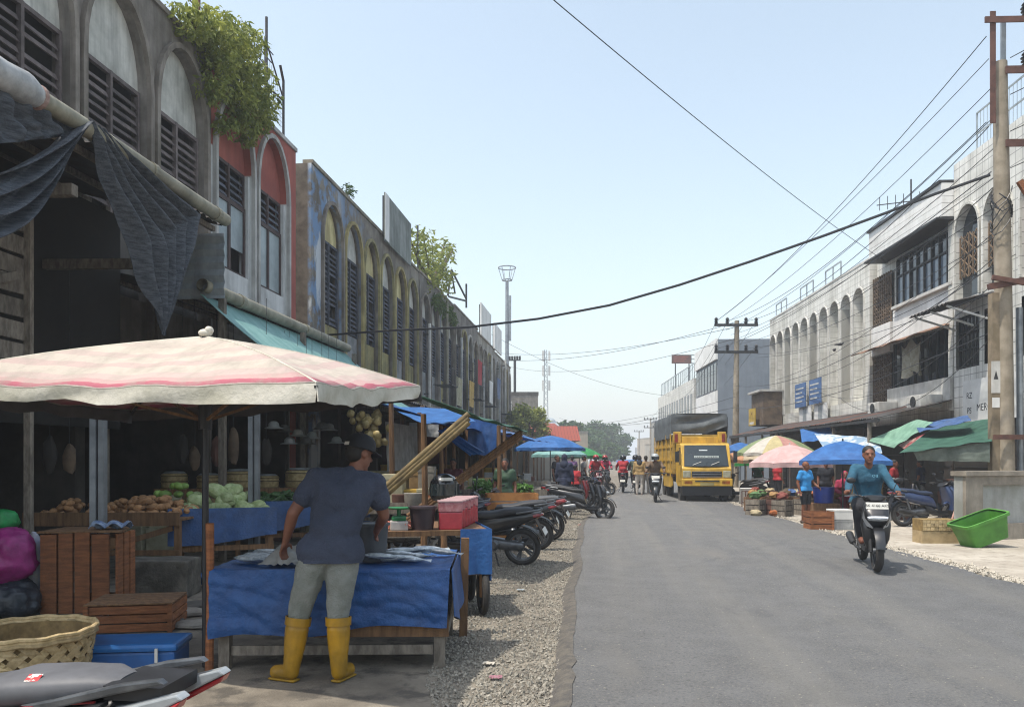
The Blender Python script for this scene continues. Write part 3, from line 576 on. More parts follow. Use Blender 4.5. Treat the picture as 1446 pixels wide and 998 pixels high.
def person(label, loc, rz, pose=None, shirt=None, pants=None, skin=None, sleeve='short', short_pants=False, boots=None, shoes=None, hair=True, cap=None, helmet=None, look=0.0, nod=0.0, fat=0.0, vox=.014, group=None, shirt_len=.0, curl=.5, hs=1.0, parent_scale=1.0, dress=None, scarf=None, fold=.004, name='person'):
    J = {k: Vector(v) for k, v in {**STAND, **(pose or {})}.items()}; skin = skin or m_skin
    root = thing(name, label, 'person', loc, rz, group, parent_scale); fine = vox < .012
    def torso(mb, g):
        up = (J['neck'] - J['pel']).normalized(); sd = (J['shL'] - J['shR']).normalized(); hd = (J['hipL'] - J['hipR']).normalized()
        w = J['waist']; c = J['chest']
        mb.cap(J['hipL'] + up * .03, J['hipR'] + up * .03, .112 + g + fat * .4, .112 + g + fat * .4); mb.cap(w + hd * .05, w - hd * .05, .108 + g + fat, .108 + g + fat); mb.cap(c + sd * .07, c - sd * .07, .118 + g + fat * .6, .118 + g + fat * .6)
        for s_, h_ in (('shL', 'hipL'), ('shR', 'hipR')):
            i = .5; a = c.lerp(J[s_], i); mb.cap(J[h_] + up * .03, w.lerp(J[h_], .45) + up * .02, .1 + g + fat * .4, .1 + g + fat); mb.cap(w.lerp(J[h_], .45), a, .1 + g + fat, .1 + g); mb.cap(a, J[s_], .1 + g, .062 + g); mb.cap(J['neck'] - up * .03, J[s_], .05 + g * .6, .058 + g)
        mb.cap(c, J['neck'] - up * .03, .10 + g, .058 + g * .6)
    def arm(mb, s, g, part=1.0, m=1.0):
        S, E_, W_ = J['sh' + s], J['el' + s], J['wr' + s]
        if part < 1: e = S.lerp(E_, part); mb.cap(S, e, .06 + g, .056 + g * 1.6)
        else: mb.cap(S, E_, .057 + g, .043 + g); mb.cap(E_, E_.lerp(W_, .35), .043 + g, .042 + g); mb.cap(E_.lerp(W_, .35), W_, .042 + g, .027 + g)
    def leg(mb, s, g, part=2.0, g2=None):
        g2 = g if g2 is None else g2
        H_, K_, A_ = J['hip' + s], J['kn' + s], J['an' + s]; mb.cap(H_, H_.lerp(K_, .5), .092 + g + fat * .3, .078 + g); mb.cap(H_.lerp(K_, .5), K_ if part >= 1 else H_.lerp(K_, part), .078 + g, .056 + g * .9)
        if part > 1:
            c = K_.lerp(A_, .3); mb.cap(K_, c if part > 1.3 else K_.lerp(A_, part - 1), .055 + g * .9, .056 + g2)
            if part > 1.3: e = K_.lerp(A_, part - 1); mb.cap(c, e, .056 + g2, (.036 + (2 - part) * .02) + g2)
    fd = Vector((math.cos(look), math.sin(look), -nod)).normalized(); ls = Vector((-math.sin(look), math.cos(look), 0)); hd_ = J['head']; up_ = fd.cross(ls)
    def body(mb):
        torso(mb, 0); [arm(mb, s, 0) for s in 'LR']; [leg(mb, s, 0, 1.8 if boots else 2.0) for s in 'LR']
        for s in 'LR': hand(mb, J['wr' + s], J['el' + s], curl, thumb=(1, -.5 if s == 'L' else .5, .3), s=hs)
        for s in ('' if boots else 'LR'):
            A_, T_ = J['an' + s], J['to' + s]; mb.cap(A_, A_ - Vector((0, 0, .05)), .036, .038); mb.cap(A_ - Vector((0, 0, .05)), T_, .038, .03); hl = A_ - (T_ - A_) * .25; hl.z = T_.z + .006; mb.cap(hl, T_, .034, .03)
        mb.cap(J['neck'] - Vector((0, 0, .04)), hd_ - up_ * .05, .056, .052)
        R = Matrix((fd, ls, up_)).transposed(); e = R.to_euler()
        mb.ell(hd_ + up_ * .035 - fd * .012, (.097, .076, .09), 14, 10, e); mb.ell(hd_ - up_ * .035 + fd * .018, (.074, .062, .085), 14, 10, e)
        mb.cap(hd_ + fd * .086 + up_ * .01, hd_ + fd * .104 - up_ * .022, .011, .016, 8); mb.ell(hd_ + fd * .06 - up_ * .1, (.03, .032, .022), 10, 8, e)
        for q in (-1, 1): mb.ell(hd_ + ls * q * .076 - fd * .008, (.024, .012, .034), 8, 6, e); mb.cap(hd_ + fd * .082 + up_ * .034 + ls * q * .012, hd_ + fd * .07 + up_ * .034 + ls * q * .045, .011, .009, 8)
        mb.cap(hd_ + fd * .082 - up_ * .062 + ls * .02, hd_ + fd * .082 - up_ * .062 - ls * .02, .009, .009, 8)
    bd = blob('body', body, vox, skin, root, 3)
    if not fine or abs(look) < 9:
        for q in (-1, 1):
            ey = MB().ell(hd_ + fd * .079 + up_ * .016 + ls * q * .031, (.009, .010, .0055), 8, 6).obj('eye', M('eye', '#1a120e', '#1a120e'), bd)
        MB().cap(hd_ + fd * .0905 - up_ * .062 + ls * .018, hd_ + fd * .0905 - up_ * .062 - ls * .018, .004, .004, 6).obj('mouth', M('lip', '#5c2f26', '#4d271f'), bd)
    if hair and not helmet:
        def hr(mb):
            R = Matrix((fd, ls, up_)).transposed().to_euler()
            mb.ell(hd_ + up_ * .052 - fd * .024, (.1, .084, .085), 14, 10, R); mb.ell(hd_ - fd * .052 + up_ * .0, (.062, .073, .075), 12, 8, R)
        blob('hair', hr, max(.008, vox * .8), m_hair, root, 2)
    if cap:
        R = Matrix((fd, ls, up_)).transposed().to_4x4(); T = Matrix.Translation(hd_ + up_ * .05 - fd * .012) @ R
        mb = MB().lathe([(.112, -.02), (.114, .02), (.104, .055), (.078, .083), (.035, .098), (0, .102)], 20, T); c_ = mb.obj('cap', cap, root, smooth=60)
        mb = MB().sheet(lambda u, v: T @ Vector((math.cos((u - .5) * 2.2) * (.105 + .075 * v), math.sin((u - .5) * 2.2) * (.105 + .03 * v), -.015 - .018 * v)), 10, 4, .006); mb.obj('visor', cap, c_, smooth=60)
        MB().add([T @ Vector((-.1165, a, b)) for a, b in ((-.028, -.012), (.028, -.012), (.028, .012), (-.028, .012))], [(0, 1, 2, 3)]).obj('cap_label', M('label_white', '#c9c7bf', '#b5b3aa'), c_)
    if helmet:
        R = Matrix((fd, ls, up_)).transposed().to_4x4(); T = Matrix.Translation(hd_ + up_ * .03 - fd * .01) @ R
        MB().lathe([(.125, -.1), (.137, -.05), (.14, .0), (.13, .05), (.1, .1), (.05, .125), (0, .13)], 18, T).obj('helmet', helmet, root, smooth=60)
        mb = MB().sheet(lambda u, v: T @ Vector((math.cos((u - .5) * 2.0) * .15, math.sin((u - .5) * 2.0) * .15, -.09 + .11 * v)), 10, 4, .006); mb.obj('visor', m_screen, root, smooth=60)
    if shirt:
        def sh(mb):
            torso(mb, .016); [arm(mb, s, .012, .55 if sleeve == 'short' else 1.0) for s in 'LR']
            d_ = Vector((0, 0, -shirt_len - .02)); e_ = (J['hipL'] - J['hipR']).normalized() * .02; mb.cap(J['hipL'] + d_, J['hipR'] + d_, .128 + fat * .4, .128 + fat * .4); mb.cap(J['hipL'] + e_, J['hipR'] - e_, .126 + fat * .5, .126 + fat * .5); mb.cap(J['waist'], J['pel'] + d_, .115 + fat, .125 + fat)
        blob('shirt', sh, vox, shirt, root, 4, fold, hem=(lambda c: J['pel'].z - shirt_len - .03))
    if pants:
        def pn(mb):
            mb.cap(J['hipL'], J['hipR'], .116 + fat * .4, .116 + fat * .4); [leg(mb, s, .014 + (.012 if boots else .008 if fine else 0), .85 if short_pants else (1.27 if boots else 1.95), .012 if boots else None) for s in 'LR']
        blob('trousers', pn, vox, pants, root, 3, fold * 1.2)
    if dress:
        def ds(mb): mb.cap(J['pel'], Vector((J['pel'].x, J['pel'].y, .2)), .16, .22)
        blob('skirt', ds, vox * 1.2, dress, root, 3, fold)
    if scarf:
        def sf(mb): mb.ell(hd_ - fd * .02 + up_ * .01, (.105, .095, .125)); mb.cap(J['neck'], J['neck'] - Vector((0, 0, .06)), .11, .15)
        blob('head_scarf', sf, vox, scarf, root, 2)
    if boots:
        for s in 'LR':
            K_, A_, T_ = J['kn' + s], J['an' + s], J['to' + s]
            def bt(mb): 
                top = K_.lerp(A_, .33); mb.cap(top, K_.lerp(A_, .7), .083, .07); mb.cap(K_.lerp(A_, .7), A_, .068, .058); mb.cap(A_ - Vector((0, 0, .02)), T_ + Vector((0, 0, .02)), .056, .046); mb.cap(A_.lerp(T_, .5), T_ + Vector((0, 0, .015)), .05, .047)
            b_ = blob('boot', bt, .009, boots, root, 3, .002)
            top = K_.lerp(A_, .24); ax = (K_ - A_).normalized(); q = ax.to_track_quat('Z', 'Y').to_matrix().to_4x4()
            MB().lathe([(.080, -.012), (.089, -.012), (.091, .045), (.083, .045)], 20, Matrix.Translation(top) @ q, closed=True).obj('boot_cuff', boots, b_, smooth=60)
            def so(mb): mb.cap(A_ - (T_ - A_) * .15 + Vector((0, 0, .018 - A_.z + T_.z - .03)), T_ + Vector((0, 0, -.012)), .058, .052)
            blob('sole', lambda mb: (mb.box(((A_.x + T_.x) / 2, (A_.y + T_.y) / 2, .012), ((T_.xy - A_.xy).length + .095, .078, .02), (0, 0, math.atan2(T_.y - A_.y, T_.x - A_.x)))), .009, M('boot_sole', '#9a7716', '#7f6214', 9), b_, 4)
    if shoes:
        for s in 'LR':
            A_, T_ = J['an' + s], J['to' + s]
            blob('shoe', lambda mb: (mb.cap(A_ - Vector((0, 0, .045)) - (T_ - A_) * .2, T_, .047, .04)), .012, shoes, root, 2)
    return root

# ------------------------------------------------------------------ scooters
SM = {}
def part(key, fn, smooth=45):
    if key not in SM: mb = MB(); fn(mb); SM[key] = mb.mesh(key, smooth)
    return SM[key]
def wheel_fn(mb, R=.275, w=.05):
    T = Matrix.Rotation(PI / 2, 4, 'X'); pr = [(R - .075, -w * .7), (R - .04, -w), (R - .012, -w * .7), (R, -w * .25), (R, w * .25), (R - .012, w * .7), (R - .04, w), (R - .075, w * .7)]; mb.lathe(pr, 36, T, closed=True)
def rim_fn(mb, R=.275):
    T = Matrix.Rotation(PI / 2, 4, 'X'); mb.lathe([(R - .1, -.03), (R - .072, -.036), (R - .072, .036), (R - .1, .03)], 36, T, closed=True); mb.lathe([(0, -.05), (.04, -.05), (.045, 0), (.04, .05), (0, .05)], 16, T)
    for k in range(5):
        a = 2 * PI * k / 5
        for s in (-.25, .25): mb.bar((.035 * math.cos(a), 0, .035 * math.sin(a)), ((R - .09) * math.cos(a + s * .5), 0, (R - .09) * math.sin(a + s * .5)), .03, .022, (0, 1, 0))
def seat_fn(mb):
    mb.loft([((.10, .70), .07, .03, .5, .7), ((.07, .735), .105, .045, .35, .7), ((-.05, .745), .125, .05, .05, .65), ((-.2, .745), .135, .052, -.05, .6), ((-.33, .77), .135, .052, -.2, .6), ((-.40, .795), .13, .05, -.12, .6), ((-.55, .81), .12, .048, -.05, .6), ((-.72, .825), .1, .042, -.05, .7), ((-.80, .825), .06, .025, -.1, .8)], 20)
def tail_fn(mb):
    mb.loft([((.12, .52), .10, .14, .35, .7), ((.0, .57), .125, .13, .2, .6), ((-.2, .60), .145, .12, .05, .55), ((-.45, .65), .145, .11, -.1, .55), ((-.65, .70), .12, .085, -.2, .6), ((-.82, .745), .085, .055, -.3, .65), ((-.93, .775), .045, .03, -.35, .7)], 20)
def stripe_fn(mb, s): mb.add([(-.25, s * .146, .60), (-.5, s * .146, .645), (-.78, s * .105, .72), (-.8, s * .103, .745), (-.5, s * .149, .675), (-.25, s * .149, .62)], [(0, 1, 4, 5), (1, 2, 3, 4)])
def under_fn(mb):
    mb.loft([((-.12, .42), .1, .12, .2, .6), ((.1, .33), .12, .07, .3, .5), ((.2, .28), .13, .05, .0, .4), ((.42, .28), .13, .05, .0, .4), ((.5, .33), .12, .06, -.5, .5)], 16)
def floor_fn(mb): mb.b2(.1, .46, -.14, .14, .325, .345)
def shield_fn(mb):
    mb.loft([((.50, .30), .11, .05, -.9, .6), ((.55, .42), .16, .055, -1.15, .55), ((.52, .60), .185, .06, -1.25, .5), ((.47, .78), .165, .065, -1.3, .5), ((.43, .90), .12, .06, -1.35, .6)], 18)
def nose_fn(mb):
    mb.loft([((.50, .52), .09, .06, -1.2, .6), ((.60, .58), .115, .085, -1.05, .55), ((.625, .68), .145, .085, -1.1, .55), ((.575, .79), .15, .075, -1.2, .5), ((.51, .88), .11, .05, -1.3, .6)], 18)
def beak_fn(mb, s): mb.add([(.60, s * .165, .80), (.655, s * .15, .70), (.70, s * .07, .60), (.695, s * .05, .565), (.63, s * .13, .60), (.585, s * .175, .70)], [(0, 1, 2, 3, 4, 5)] if s > 0 else [(5, 4, 3, 2, 1, 0)])
def light_fn(mb):
    mb.loft([((.655, .705), .135, .055, -1.0, .6), ((.70, .69), .115, .046, -1.0, .6), ((.715, .683), .06, .026, -1.0, .7)], 16)
def fender_fn(mb):
    mb.sheet(lambda u, v: (.62 + .305 * math.cos(.15 + u * 2.2), (v - .5) * .13 * (1 - .4 * abs(u - .5)), .275 + .305 * math.sin(.15 + u * 2.2) + .01 * math.cos((v - .5) * 3)), 12, 6, .012)
def rfender_fn(mb):
    mb.sheet(lambda u, v: (-.63 + .31 * math.cos(1.2 + u * 1.75), (v - .5) * .13, .275 + .31 * math.sin(1.2 + u * 1.75)), 12, 4, .01); mb.sheet(lambda u, v: (-.84 - .13 * u, (v - .5) * .15, .70 - .28 * u), 4, 3, .01)
def fork_fn(mb, s): mb.tube([(.62, s * .075, .275), (.52, s * .075, .62)], .02, 10); mb.tube([(.62, s * .075, .26), (.585, s * .075, .40)], .026, 10)
def bar_fn(mb):
    mb.tube([(.36, .34, 1.0), (.42, .2, .99), (.44, .08, .95), (.44, -.08, .95), (.42, -.2, .99), (.36, -.34, 1.0)], .013, 8)
    mb.loft([((.36, .93), .12, .035, -.6, .6), ((.42, .96), .15, .05, -.7, .5), ((.475, .95), .13, .045, -.8, .6), ((.51, .92), .07, .02, -.9, .7)], 14)
def grip_fn(mb, s): mb.tube([(.35, s * .37, 1.0), (.40, s * .24, .995)], .02, 10)
def lever_fn(mb, s): mb.tube([(.40, s * .22, .985), (.44, s * .30, .985), (.42, s * .37, .98)], .006, 6)
def mirror_fn(mb, s): mb.tube([(.43, s * .2, .99), (.43, s * .24, 1.1), (.42, s * .27, 1.16)], .006, 6); mb.ell((.42, s * .29, 1.19), (.018, .06, .04), 12, 8)
def engine_fn(mb):
    mb.loft([((-.02, .35), .07, .07, .2, .6), ((-.2, .33), .1, .085, .1, .6), ((-.45, .30), .085, .075, 0, .6), ((-.66, .285), .07, .06, 0, .6)], 14); mb.lathe([(0, -.02), (.085, -.02), (.09, .0), (.06, .03), (0, .03)], 18, Matrix.Translation((-.22, .12, .32)) @ Matrix.Rotation(-PI / 2, 4, 'X')); mb.tube([(-.5, -.1, .32), (-.58, -.11, .62)], .022, 8)
def muffler_fn(mb): mb.tube([(-.1, -.10, .22), (-.3, -.13, .23), (-.42, -.15, .27)], .018, 8); mb.tube([(-.40, -.15, .27), (-.5, -.155, .29), (-.78, -.16, .36), (-.83, -.16, .37)], [.03, .05, .055, .04], 14)
def tlight_fn(mb): mb.loft([((-.82, .745), .095, .03, -.3, .6), ((-.9, .755), .075, .028, -.3, .6), ((-.955, .765), .03, .012, -.3, .7)], 14)
def rail_fn(mb): mb.tube([(-.58, .128, .79), (-.75, .128, .815), (-.9, .085, .835), (-.94, 0, .84), (-.9, -.085, .835), (-.75, -.128, .815), (-.58, -.128, .79)], .011, 8, flat=1.5)
def stand_fn(mb): mb.tube([(-.25, .1, .2), (-.33, .22, .01)], .012, 6); mb.tube([(-.12, .12, .22), (-.02, .22, .24)], .014, 6)
def scooter(label, loc, rz, body='#1c1d21', accent=None, seat='#2a2b2e', lean=0.14, group=None, plate_f=None, plate_r=None, steer=0.0, sc_=1.0, tail=None, beak=None, cat='motor scooter', rail=True):
    root = thing('motor_scooter', label, cat, loc, 0, group, sc_, rot=Euler((0, 0, 0)))
    root.rotation_euler = (Matrix.Rotation(rz, 3, 'Z') @ Matrix.Rotation(-lean, 3, 'X')).to_euler()
    mbod = M('paint_' + body, body, None, 6, .35, coat=.5); mseat = M('seat_' + seat, seat, None, 10, .6, bump=.05, bsc=200); macc = M('paint_' + (accent or body), accent or body, None, 6, .35, coat=.4)
    for x in (.62, -.63):
        w = OB('wheel', part('wheel', wheel_fn), m_rubber, root); w.location = (x, 0, .275); OB('rim', part('rim', rim_fn), m_alu, w)
        if x > 0:
            w.rotation_euler = (0, 0, steer); MBd = part('disc', lambda mb: mb.lathe([(.06, -.003), (.1, -.003), (.1, .003), (.06, .003)], 24, Matrix.Translation((0, .055, 0)) @ Matrix.Rotation(PI / 2, 4, 'X'), closed=True)); OB('brake_disc', MBd, m_steel, w)
    for key, fn, mt in (('seat', seat_fn, mseat), ('rear_fairing', tail_fn, M('paint_' + tail, tail, None, 6, .35, coat=.4) if tail else mbod), ('side_stripe', stripe_fn, macc), ('under_cover', under_fn, m_black), ('footboard', floor_fn, m_black), ('leg_shield', shield_fn, mbod), ('nose', nose_fn, macc if accent and beak is None else mbod), ('headlight', light_fn, M('headlight_glass', '#c9ced2', '#a7adb3', 12, .12, spec=.9)), ('front_fender', fender_fn, mbod), ('rear_mudguard', rfender_fn, m_black), ('fork', fork_fn, m_dark), ('handlebar', bar_fn, m_black), ('grip', grip_fn, m_rubber), ('mirror', mirror_fn, m_black), ('engine', engine_fn, m_alu), ('muffler', muffler_fn, m_dark), ('tail_light', tlight_fn, M('tail_red', '#8a1518', '#6d1013', 8, .2, coat=.5)), ('grab_rail', rail_fn, m_alu), ('kickstand', stand_fn, m_dark)):
        if key in ('side_stripe', 'fork', 'grip', 'mirror'):
            for s_ in (-1, 1): OB(key, part('sc_%s%d' % (key, s_), lambda mb, f=fn, q=s_: f(mb, q)), mt, root)
        elif rail or key != 'grab_rail': OB(key, part('sc_' + key, fn), mt, root)
    for s_ in (-1, 1):
        OB('brake_lever', part('sc_lever%d' % s_, lambda mb: lever_fn(mb, s_)), m_steel, root)
        if beak: OB('nose_trim', part('sc_beak%d' % s_, lambda mb: beak_fn(mb, s_)), M('trim_' + beak, beak, None, 8, .3, .4), root)
    if plate_f is not None:
        p = MB().box((.62, 0, .865), (.006, .27, .09), (0, -.35, 0)).obj('number_plate', M('plate_white', '#c8c8c2', '#b5b5ae'), root)
        if plate_f: text('plate_lettering', plate_f, (.626, 0, .866), (PI / 2 - .35, 0, PI / 2), .052, M('ink', '#15171a', '#15171a'), p)
    if plate_r is not None:
        p = MB().box((-.975, 0, .52), (.006, .22, .1), (0, .45, 0)).obj('number_plate', M('plate_white', '#c8c8c2', '#b5b5ae'), root)
        if plate_r: text('plate_lettering', plate_r, (-.981, 0, .521), (PI / 2 + .45, 0, -PI / 2), .05, M('ink', '#15171a', '#15171a'), p)
    return root
def text(name, body, loc, rot, size, mat, parent=None, ext=.001, align='CENTER', sx=1.0):
    cu = bpy.data.curves.new(name, 'FONT'); cu.body = body; cu.size = size; cu.extrude = ext; cu.align_x = align; cu.align_y = 'CENTER'; cu.materials.append(mat)
    tmp = bpy.data.objects.new(name, cu); TS.collection.objects.link(tmp); me = bake(tmp); bpy.data.objects.remove(tmp)
    o = bpy.data.objects.new(name, me); COL.objects.link(o); o.location = loc; o.rotation_euler = rot; o.scale = (sx, 1, 1)
    if parent: o.parent = parent
    return o
SIT = dict(pel=(-.22, 0, .90), waist=(-.23, 0, 1.02), chest=(-.17, 0, 1.20), neck=(-.11, 0, 1.375), head=(-.06, 0, 1.515), shL=(-.13, .18, 1.33), shR=(-.13, -.18, 1.33), elL=(.06, .30, 1.13), elR=(.06, -.30, 1.13), wrL=(.30, .31, 1.04), wrR=(.30, -.31, 1.04),
           hipL=(-.2, .10, .86), hipR=(-.2, -.10, .86), knL=(.20, .17, .80), knR=(.20, -.17, .80), anL=(.18, .13, .42), anR=(.18, -.13, .42), toL=(.34, .14, .365), toR=(.34, -.14, .365))

# ------------------------------------------------------------------ foliage
def leaves(mb, centers, n, size, seed, droop=.3, asp=.42):
    """many small leaf faces spread through clumps given as (centre, radii)"""
    r = random.Random(seed); tot = sum(c[1][0] * c[1][1] * c[1][2] for c in centers) ** 1
    ws = [(c[1][0] * c[1][1] * c[1][2]) ** .67 for c in centers]; W = sum(ws)
    for (c, rad), w in zip(centers, ws):
        for _ in range(max(4, int(n * w / W))):
            d = Vector((r.gauss(0, 1), r.gauss(0, 1), r.gauss(0, 1))).normalized() * (r.random() ** .45)
            p = Vector(c) + Vector((d.x * rad[0], d.y * rad[1], d.z * rad[2])); s = size * r.uniform(.6, 1.35)
            ax = Vector((r.gauss(0, 1), r.gauss(0, 1), r.gauss(-droop, .6))).normalized(); sd = ax.cross(Vector((r.gauss(0, 1), r.gauss(0, 1), r.gauss(0, 1)))).normalized() * s * asp; ax *= s; up = ax.cross(sd).normalized() * s * .12
            mb.add([p, p + ax * .45 + sd * .5 + up, p + ax, p + ax * .45 - sd * .5 + up], [(0, 1, 2), (0, 2, 3)])
def shrub(name, label, cat, base, clumps, n, size, mat, seed, limbs, group=None, droop=.3):
    root = thing(name, label, cat, base, 0, group); mb = MB(); leaves(mb, clumps, n, size, seed, droop); mb.obj('crown', mat, root)
    t = MB(); r = random.Random(seed)
    for (c, rad) in clumps[:limbs]:
        c = Vector(c); mid = c * .5 + Vector((r.uniform(-.1, .1), r.uniform(-.1, .1), r.uniform(0, .15))) * c.length * .3; t.tube([(0, 0, 0), mid, c, c + Vector((r.uniform(-1, 1), r.uniform(-1, 1), r.random())) * rad[0] * .6], [max(.012, .03 * c.length ** .8), max(.01, .02 * c.length ** .8), .012 * max(1, c.length ** .5), .004], 6)
    t.obj('trunk', m_bark, root); return root
# ------------------------------------------------------------------ left side: awnings, pipes, nets
def place(o, **kw):
    for k, v in kw.items(): setattr(o, k, v)
    return o
def plain(mb, name, mat, label, cat, group=None, smooth=False, bevel=0, kind=None):
    return tag(mb.obj(name, mat, None, smooth, bevel), label, cat, group, kind)
def awning(label, y0, y1, xb, zb, xf, zf, mat, ribs, post_y=(), group='tin awnings over the left stalls', cat='awning', m_post=None, post_x=None):
    root = thing('tin_awning', label, cat, (0, 0, 0), 0, group); n = max(1, int((y1 - y0) / .9)); st = (y1 - y0) / n
    for i in range(n):
        a = MB(); lo = .012 * (i % 2); corr(a, (xb, y0 + i * st - .03, zb + lo), (xb, y0 + (i + 1) * st + .03, zb + lo), (xf, y0 + i * st - .03, zf + lo), (xf, y0 + (i + 1) * st + .03, zf + lo), 6, .018); a.obj('roof_sheet', mat, root)
    for t in (.12, .55, .95): x = xb + (xf - xb) * t; z = zb + (zf - zb) * t - .07; MB().b2(x - .03, x + .03, y0, y1, z - .05, z + .02).obj('purlin', m_wood_g, root)
    for y in post_y: px_ = post_x if post_x is not None else xf + .25; MB().b2(px_ - .045, px_ + .045, y - .045, y + .045, 0, zf - .0 + (zb - zf) * abs((px_ - xf) / (xb - xf)) - .14).obj('post', m_post or m_wood, root)
    return root
awning('high tin awning with pipe gutter over the vegetable tables', 2.6, 11.0, -8.0, 5.62, -5.62, 5.02, m_zinc_d, 8, (4.6, 7.9, 10.9), m_post=m_wood_g, post_x=-7.4)
awning('lower tin awning with pipe gutter beside the red shophouse', 11.1, 17.6, -8.0, 4.55, -5.95, 4.06, m_zinc_d, 8, (11.2, 14.4, 17.5), m_post=m_wood_g)
g = thing('pipe_gutter', 'long pale plastic pipe gutter with wrapped end above the shade net', 'pipe', (0, 0, 0))
P1 = lambda y: Vector((-5.5, y, 5.08 + .02 * math.sin(y)))
MB().tube([P1(y) for y in (6.9, 8, 9, 10, 10.9)], [.095, .094, .09, .09, .09], 14).obj('pipe', m_pvc, g, smooth=50)
MB().tube([P1(2.6 + .25 * i) for i in range(19)], [.15 + .012 * math.sin(i * 2.3) - (.05 if i > 17 else 0) for i in range(19)], 14).obj('plastic_wrap', m_netb, g, smooth=60)
MB().lathe([(.105, -.03), (.125, -.02), (.125, .02), (.105, .03)], 14, Matrix.Translation(P1(7.05)) @ Matrix.Rotation(PI / 2, 4, 'X'), closed=True).obj('tie', M('cord_pink', '#a58f86', '#8a6f66', 9), g)
for y in (9.0, 10.6): MB().lathe([(.094, -.05), (.104, -.05), (.104, .05), (.094, .05)], 14, Matrix.Translation(P1(y)) @ Matrix.Rotation(PI / 2, 4, 'X'), closed=True).obj('joint_collar', m_pvc, g)
g = thing('pipe_gutter', 'shorter grey plastic pipe gutter along the teal tarp', 'pipe', (0, 0, 0)); mb = MB(); mb.tube([(-5.86, y, 4.12) for y in (10.9, 13, 15, 17.5)], .095, 14, cap=False); mb.tube([(-5.86, y, 4.12) for y in (17.5, 15, 13, 10.9)], .075, 14, cap=False); mb.obj('pipe', m_pvc, g, smooth=50)
for y in (12.1, 14.9): MB().lathe([(.098, -.06), (.112, -.06), (.112, .06), (.098, .06)], 14, Matrix.Translation((-5.86, y, 4.12)) @ Matrix.Rotation(PI / 2, 4, 'X'), closed=True).obj('joint_collar', m_pvc, g)
mb = MB(); mb.sheet(lambda u, v: Vector((-5.92, 10.95 + 6.6 * u, 4.0)).lerp(Vector((-4.35 + .06 * math.sin(u * 9), 11.6 + 7.3 * u, 2.72 - .12 * u + .04 * math.sin(u * 17))), v) + Vector((0, 0, -.10 * math.sin(PI * v) - .03 * math.sin(u * 30) * v)), 60, 12, .008)
plain(mb, 'teal_tarp', m_teal_t, 'teal tarpaulin sloping down from the lower pipe gutter', 'tarpaulin', smooth=60)
mb = MB(); corr(mb, (-6.7, 11.06, 3.95), (-6.7, 11.06, 4.92), (-5.6, 11.06, 3.95), (-5.6, 11.06, 4.92), 5, .018)
plain(mb, 'corrugated_panel', m_zinc, 'grey corrugated metal end panel under the pipe gutter', 'panel')
def poly(pts, t):
    n = len(pts) - 1; f = min(t * n, n - 1e-6); i = int(f); a, b = Vector(pts[i]), Vector(pts[i + 1]); return a.lerp(b, f - i)
def drape(L_, R_, X, nu, nv, fold, k, th=.006, seed=0):
    mb = MB()
    def fn(u, v):
        p = poly(L_, v).lerp(poly(R_, v), u); d = fold * math.sin(u * k * 2 * PI + 2.2 * math.sin(v * 4 + seed)) * (.35 + .65 * v) * (1 - v ** 5) + .05 * mnoise.noise(Vector((u * 5, v * 5, seed)))
        return WX(p.x, p.y, X) + Vector((d, d * .3, 0))
    return mb.sheet(fn, nu, nv, th)
net = thing('shade_net', 'dark blue grey shade net knotted and draped from the pipe gutter', 'net', (0, 0, 0))
drape([(-20, 100), (-20, 160), (-20, 205)], [(112, 168), (116, 176), (119, 190)], -5.52, 60, 24, .09, 5, seed=1).obj('upper_swag', m_net, net, smooth=60)
mb = MB()
def sw(u, v):  # lower swag: a band that sags from the knot to the near side
    a = Vector((118, 172)); b = Vector((-30, 250 + 80 * v)); p = a.lerp(b, u) + Vector((0, 34 * math.sin(PI * u * .9) * (.3 + v))); d = .10 * math.sin(v * 19 + u * 3) + .04 * math.sin(v * 41)
    return WX(p.x, p.y, -5.47) + Vector((d, 0, 0))
mb.sheet(sw, 44, 40, .006); mb.obj('lower_swag', m_net, net, smooth=60)
drape([(122, 168), (150, 255), (188, 345), (214, 420), (229, 472)], [(150, 188), (212, 245), (282, 300), (268, 350), (231, 474)], -5.45, 64, 56, .13, 5, seed=3).obj('hanging_point', m_net, net, smooth=60)
drape([(150, 186), (190, 250), (215, 310)], [(158, 192), (232, 262), (278, 306)], -5.56, 20, 16, .05, 2, seed=5).obj('back_fold', m_net, net, smooth=60)
# planked partition in the gloom under the high awning
sh = thing('plank_partition', 'unpainted plank partition in the gloom under the high awning', 'partition', (0, 0, 0))
for k in range(9):
    z = 2.3 + k * .24; MB().box((-6.55, 6.75, z), (.04, 3.1, .2), (RND.uniform(-.02, .02), 0, 0)).obj('plank', m_wood_g, sh)
MB().bar((-6.5, 5.3, 2.3), (-6.5, 5.3, 4.5), .08, .06).obj('post', m_wood_g, sh); MB().bar((-6.5, 8.2, 0), (-6.5, 8.2, 4.6), .08, .06).obj('post', m_wood_g, sh); MB().bar((-6.49, 5.6, 2.7), (-6.49, 8.0, 3.6), .05, .09).obj('brace', m_wood_g, sh); MB().bar((-6.5, 5.1, 0), (-6.5, 5.1, 4.6), .08, .06).obj('post', m_wood_g, sh)
plain(MB().b2(-7.3, -7.22, 2.7, 11.0, 2.0, 5.2), 'gloom_boarding', M('boarding_gloom', '#1f1d1b', '#171614', 2, .95), 'sooty dark boarding added to deepen the gloom at the back of the high awning', 'boarding')  # added dark panel so the space under the awning reads black
for y, z in ((7.6, 4.42), (9.4, 4.1)): plain(MB().bar((-7.9, y, z), (-5.5, y, z - .05), .1, .12), 'crossbeam', m_wood_g, 'grey timber crossbeam under the high tin awning', 'beam', 'crossbeams under the high awning')
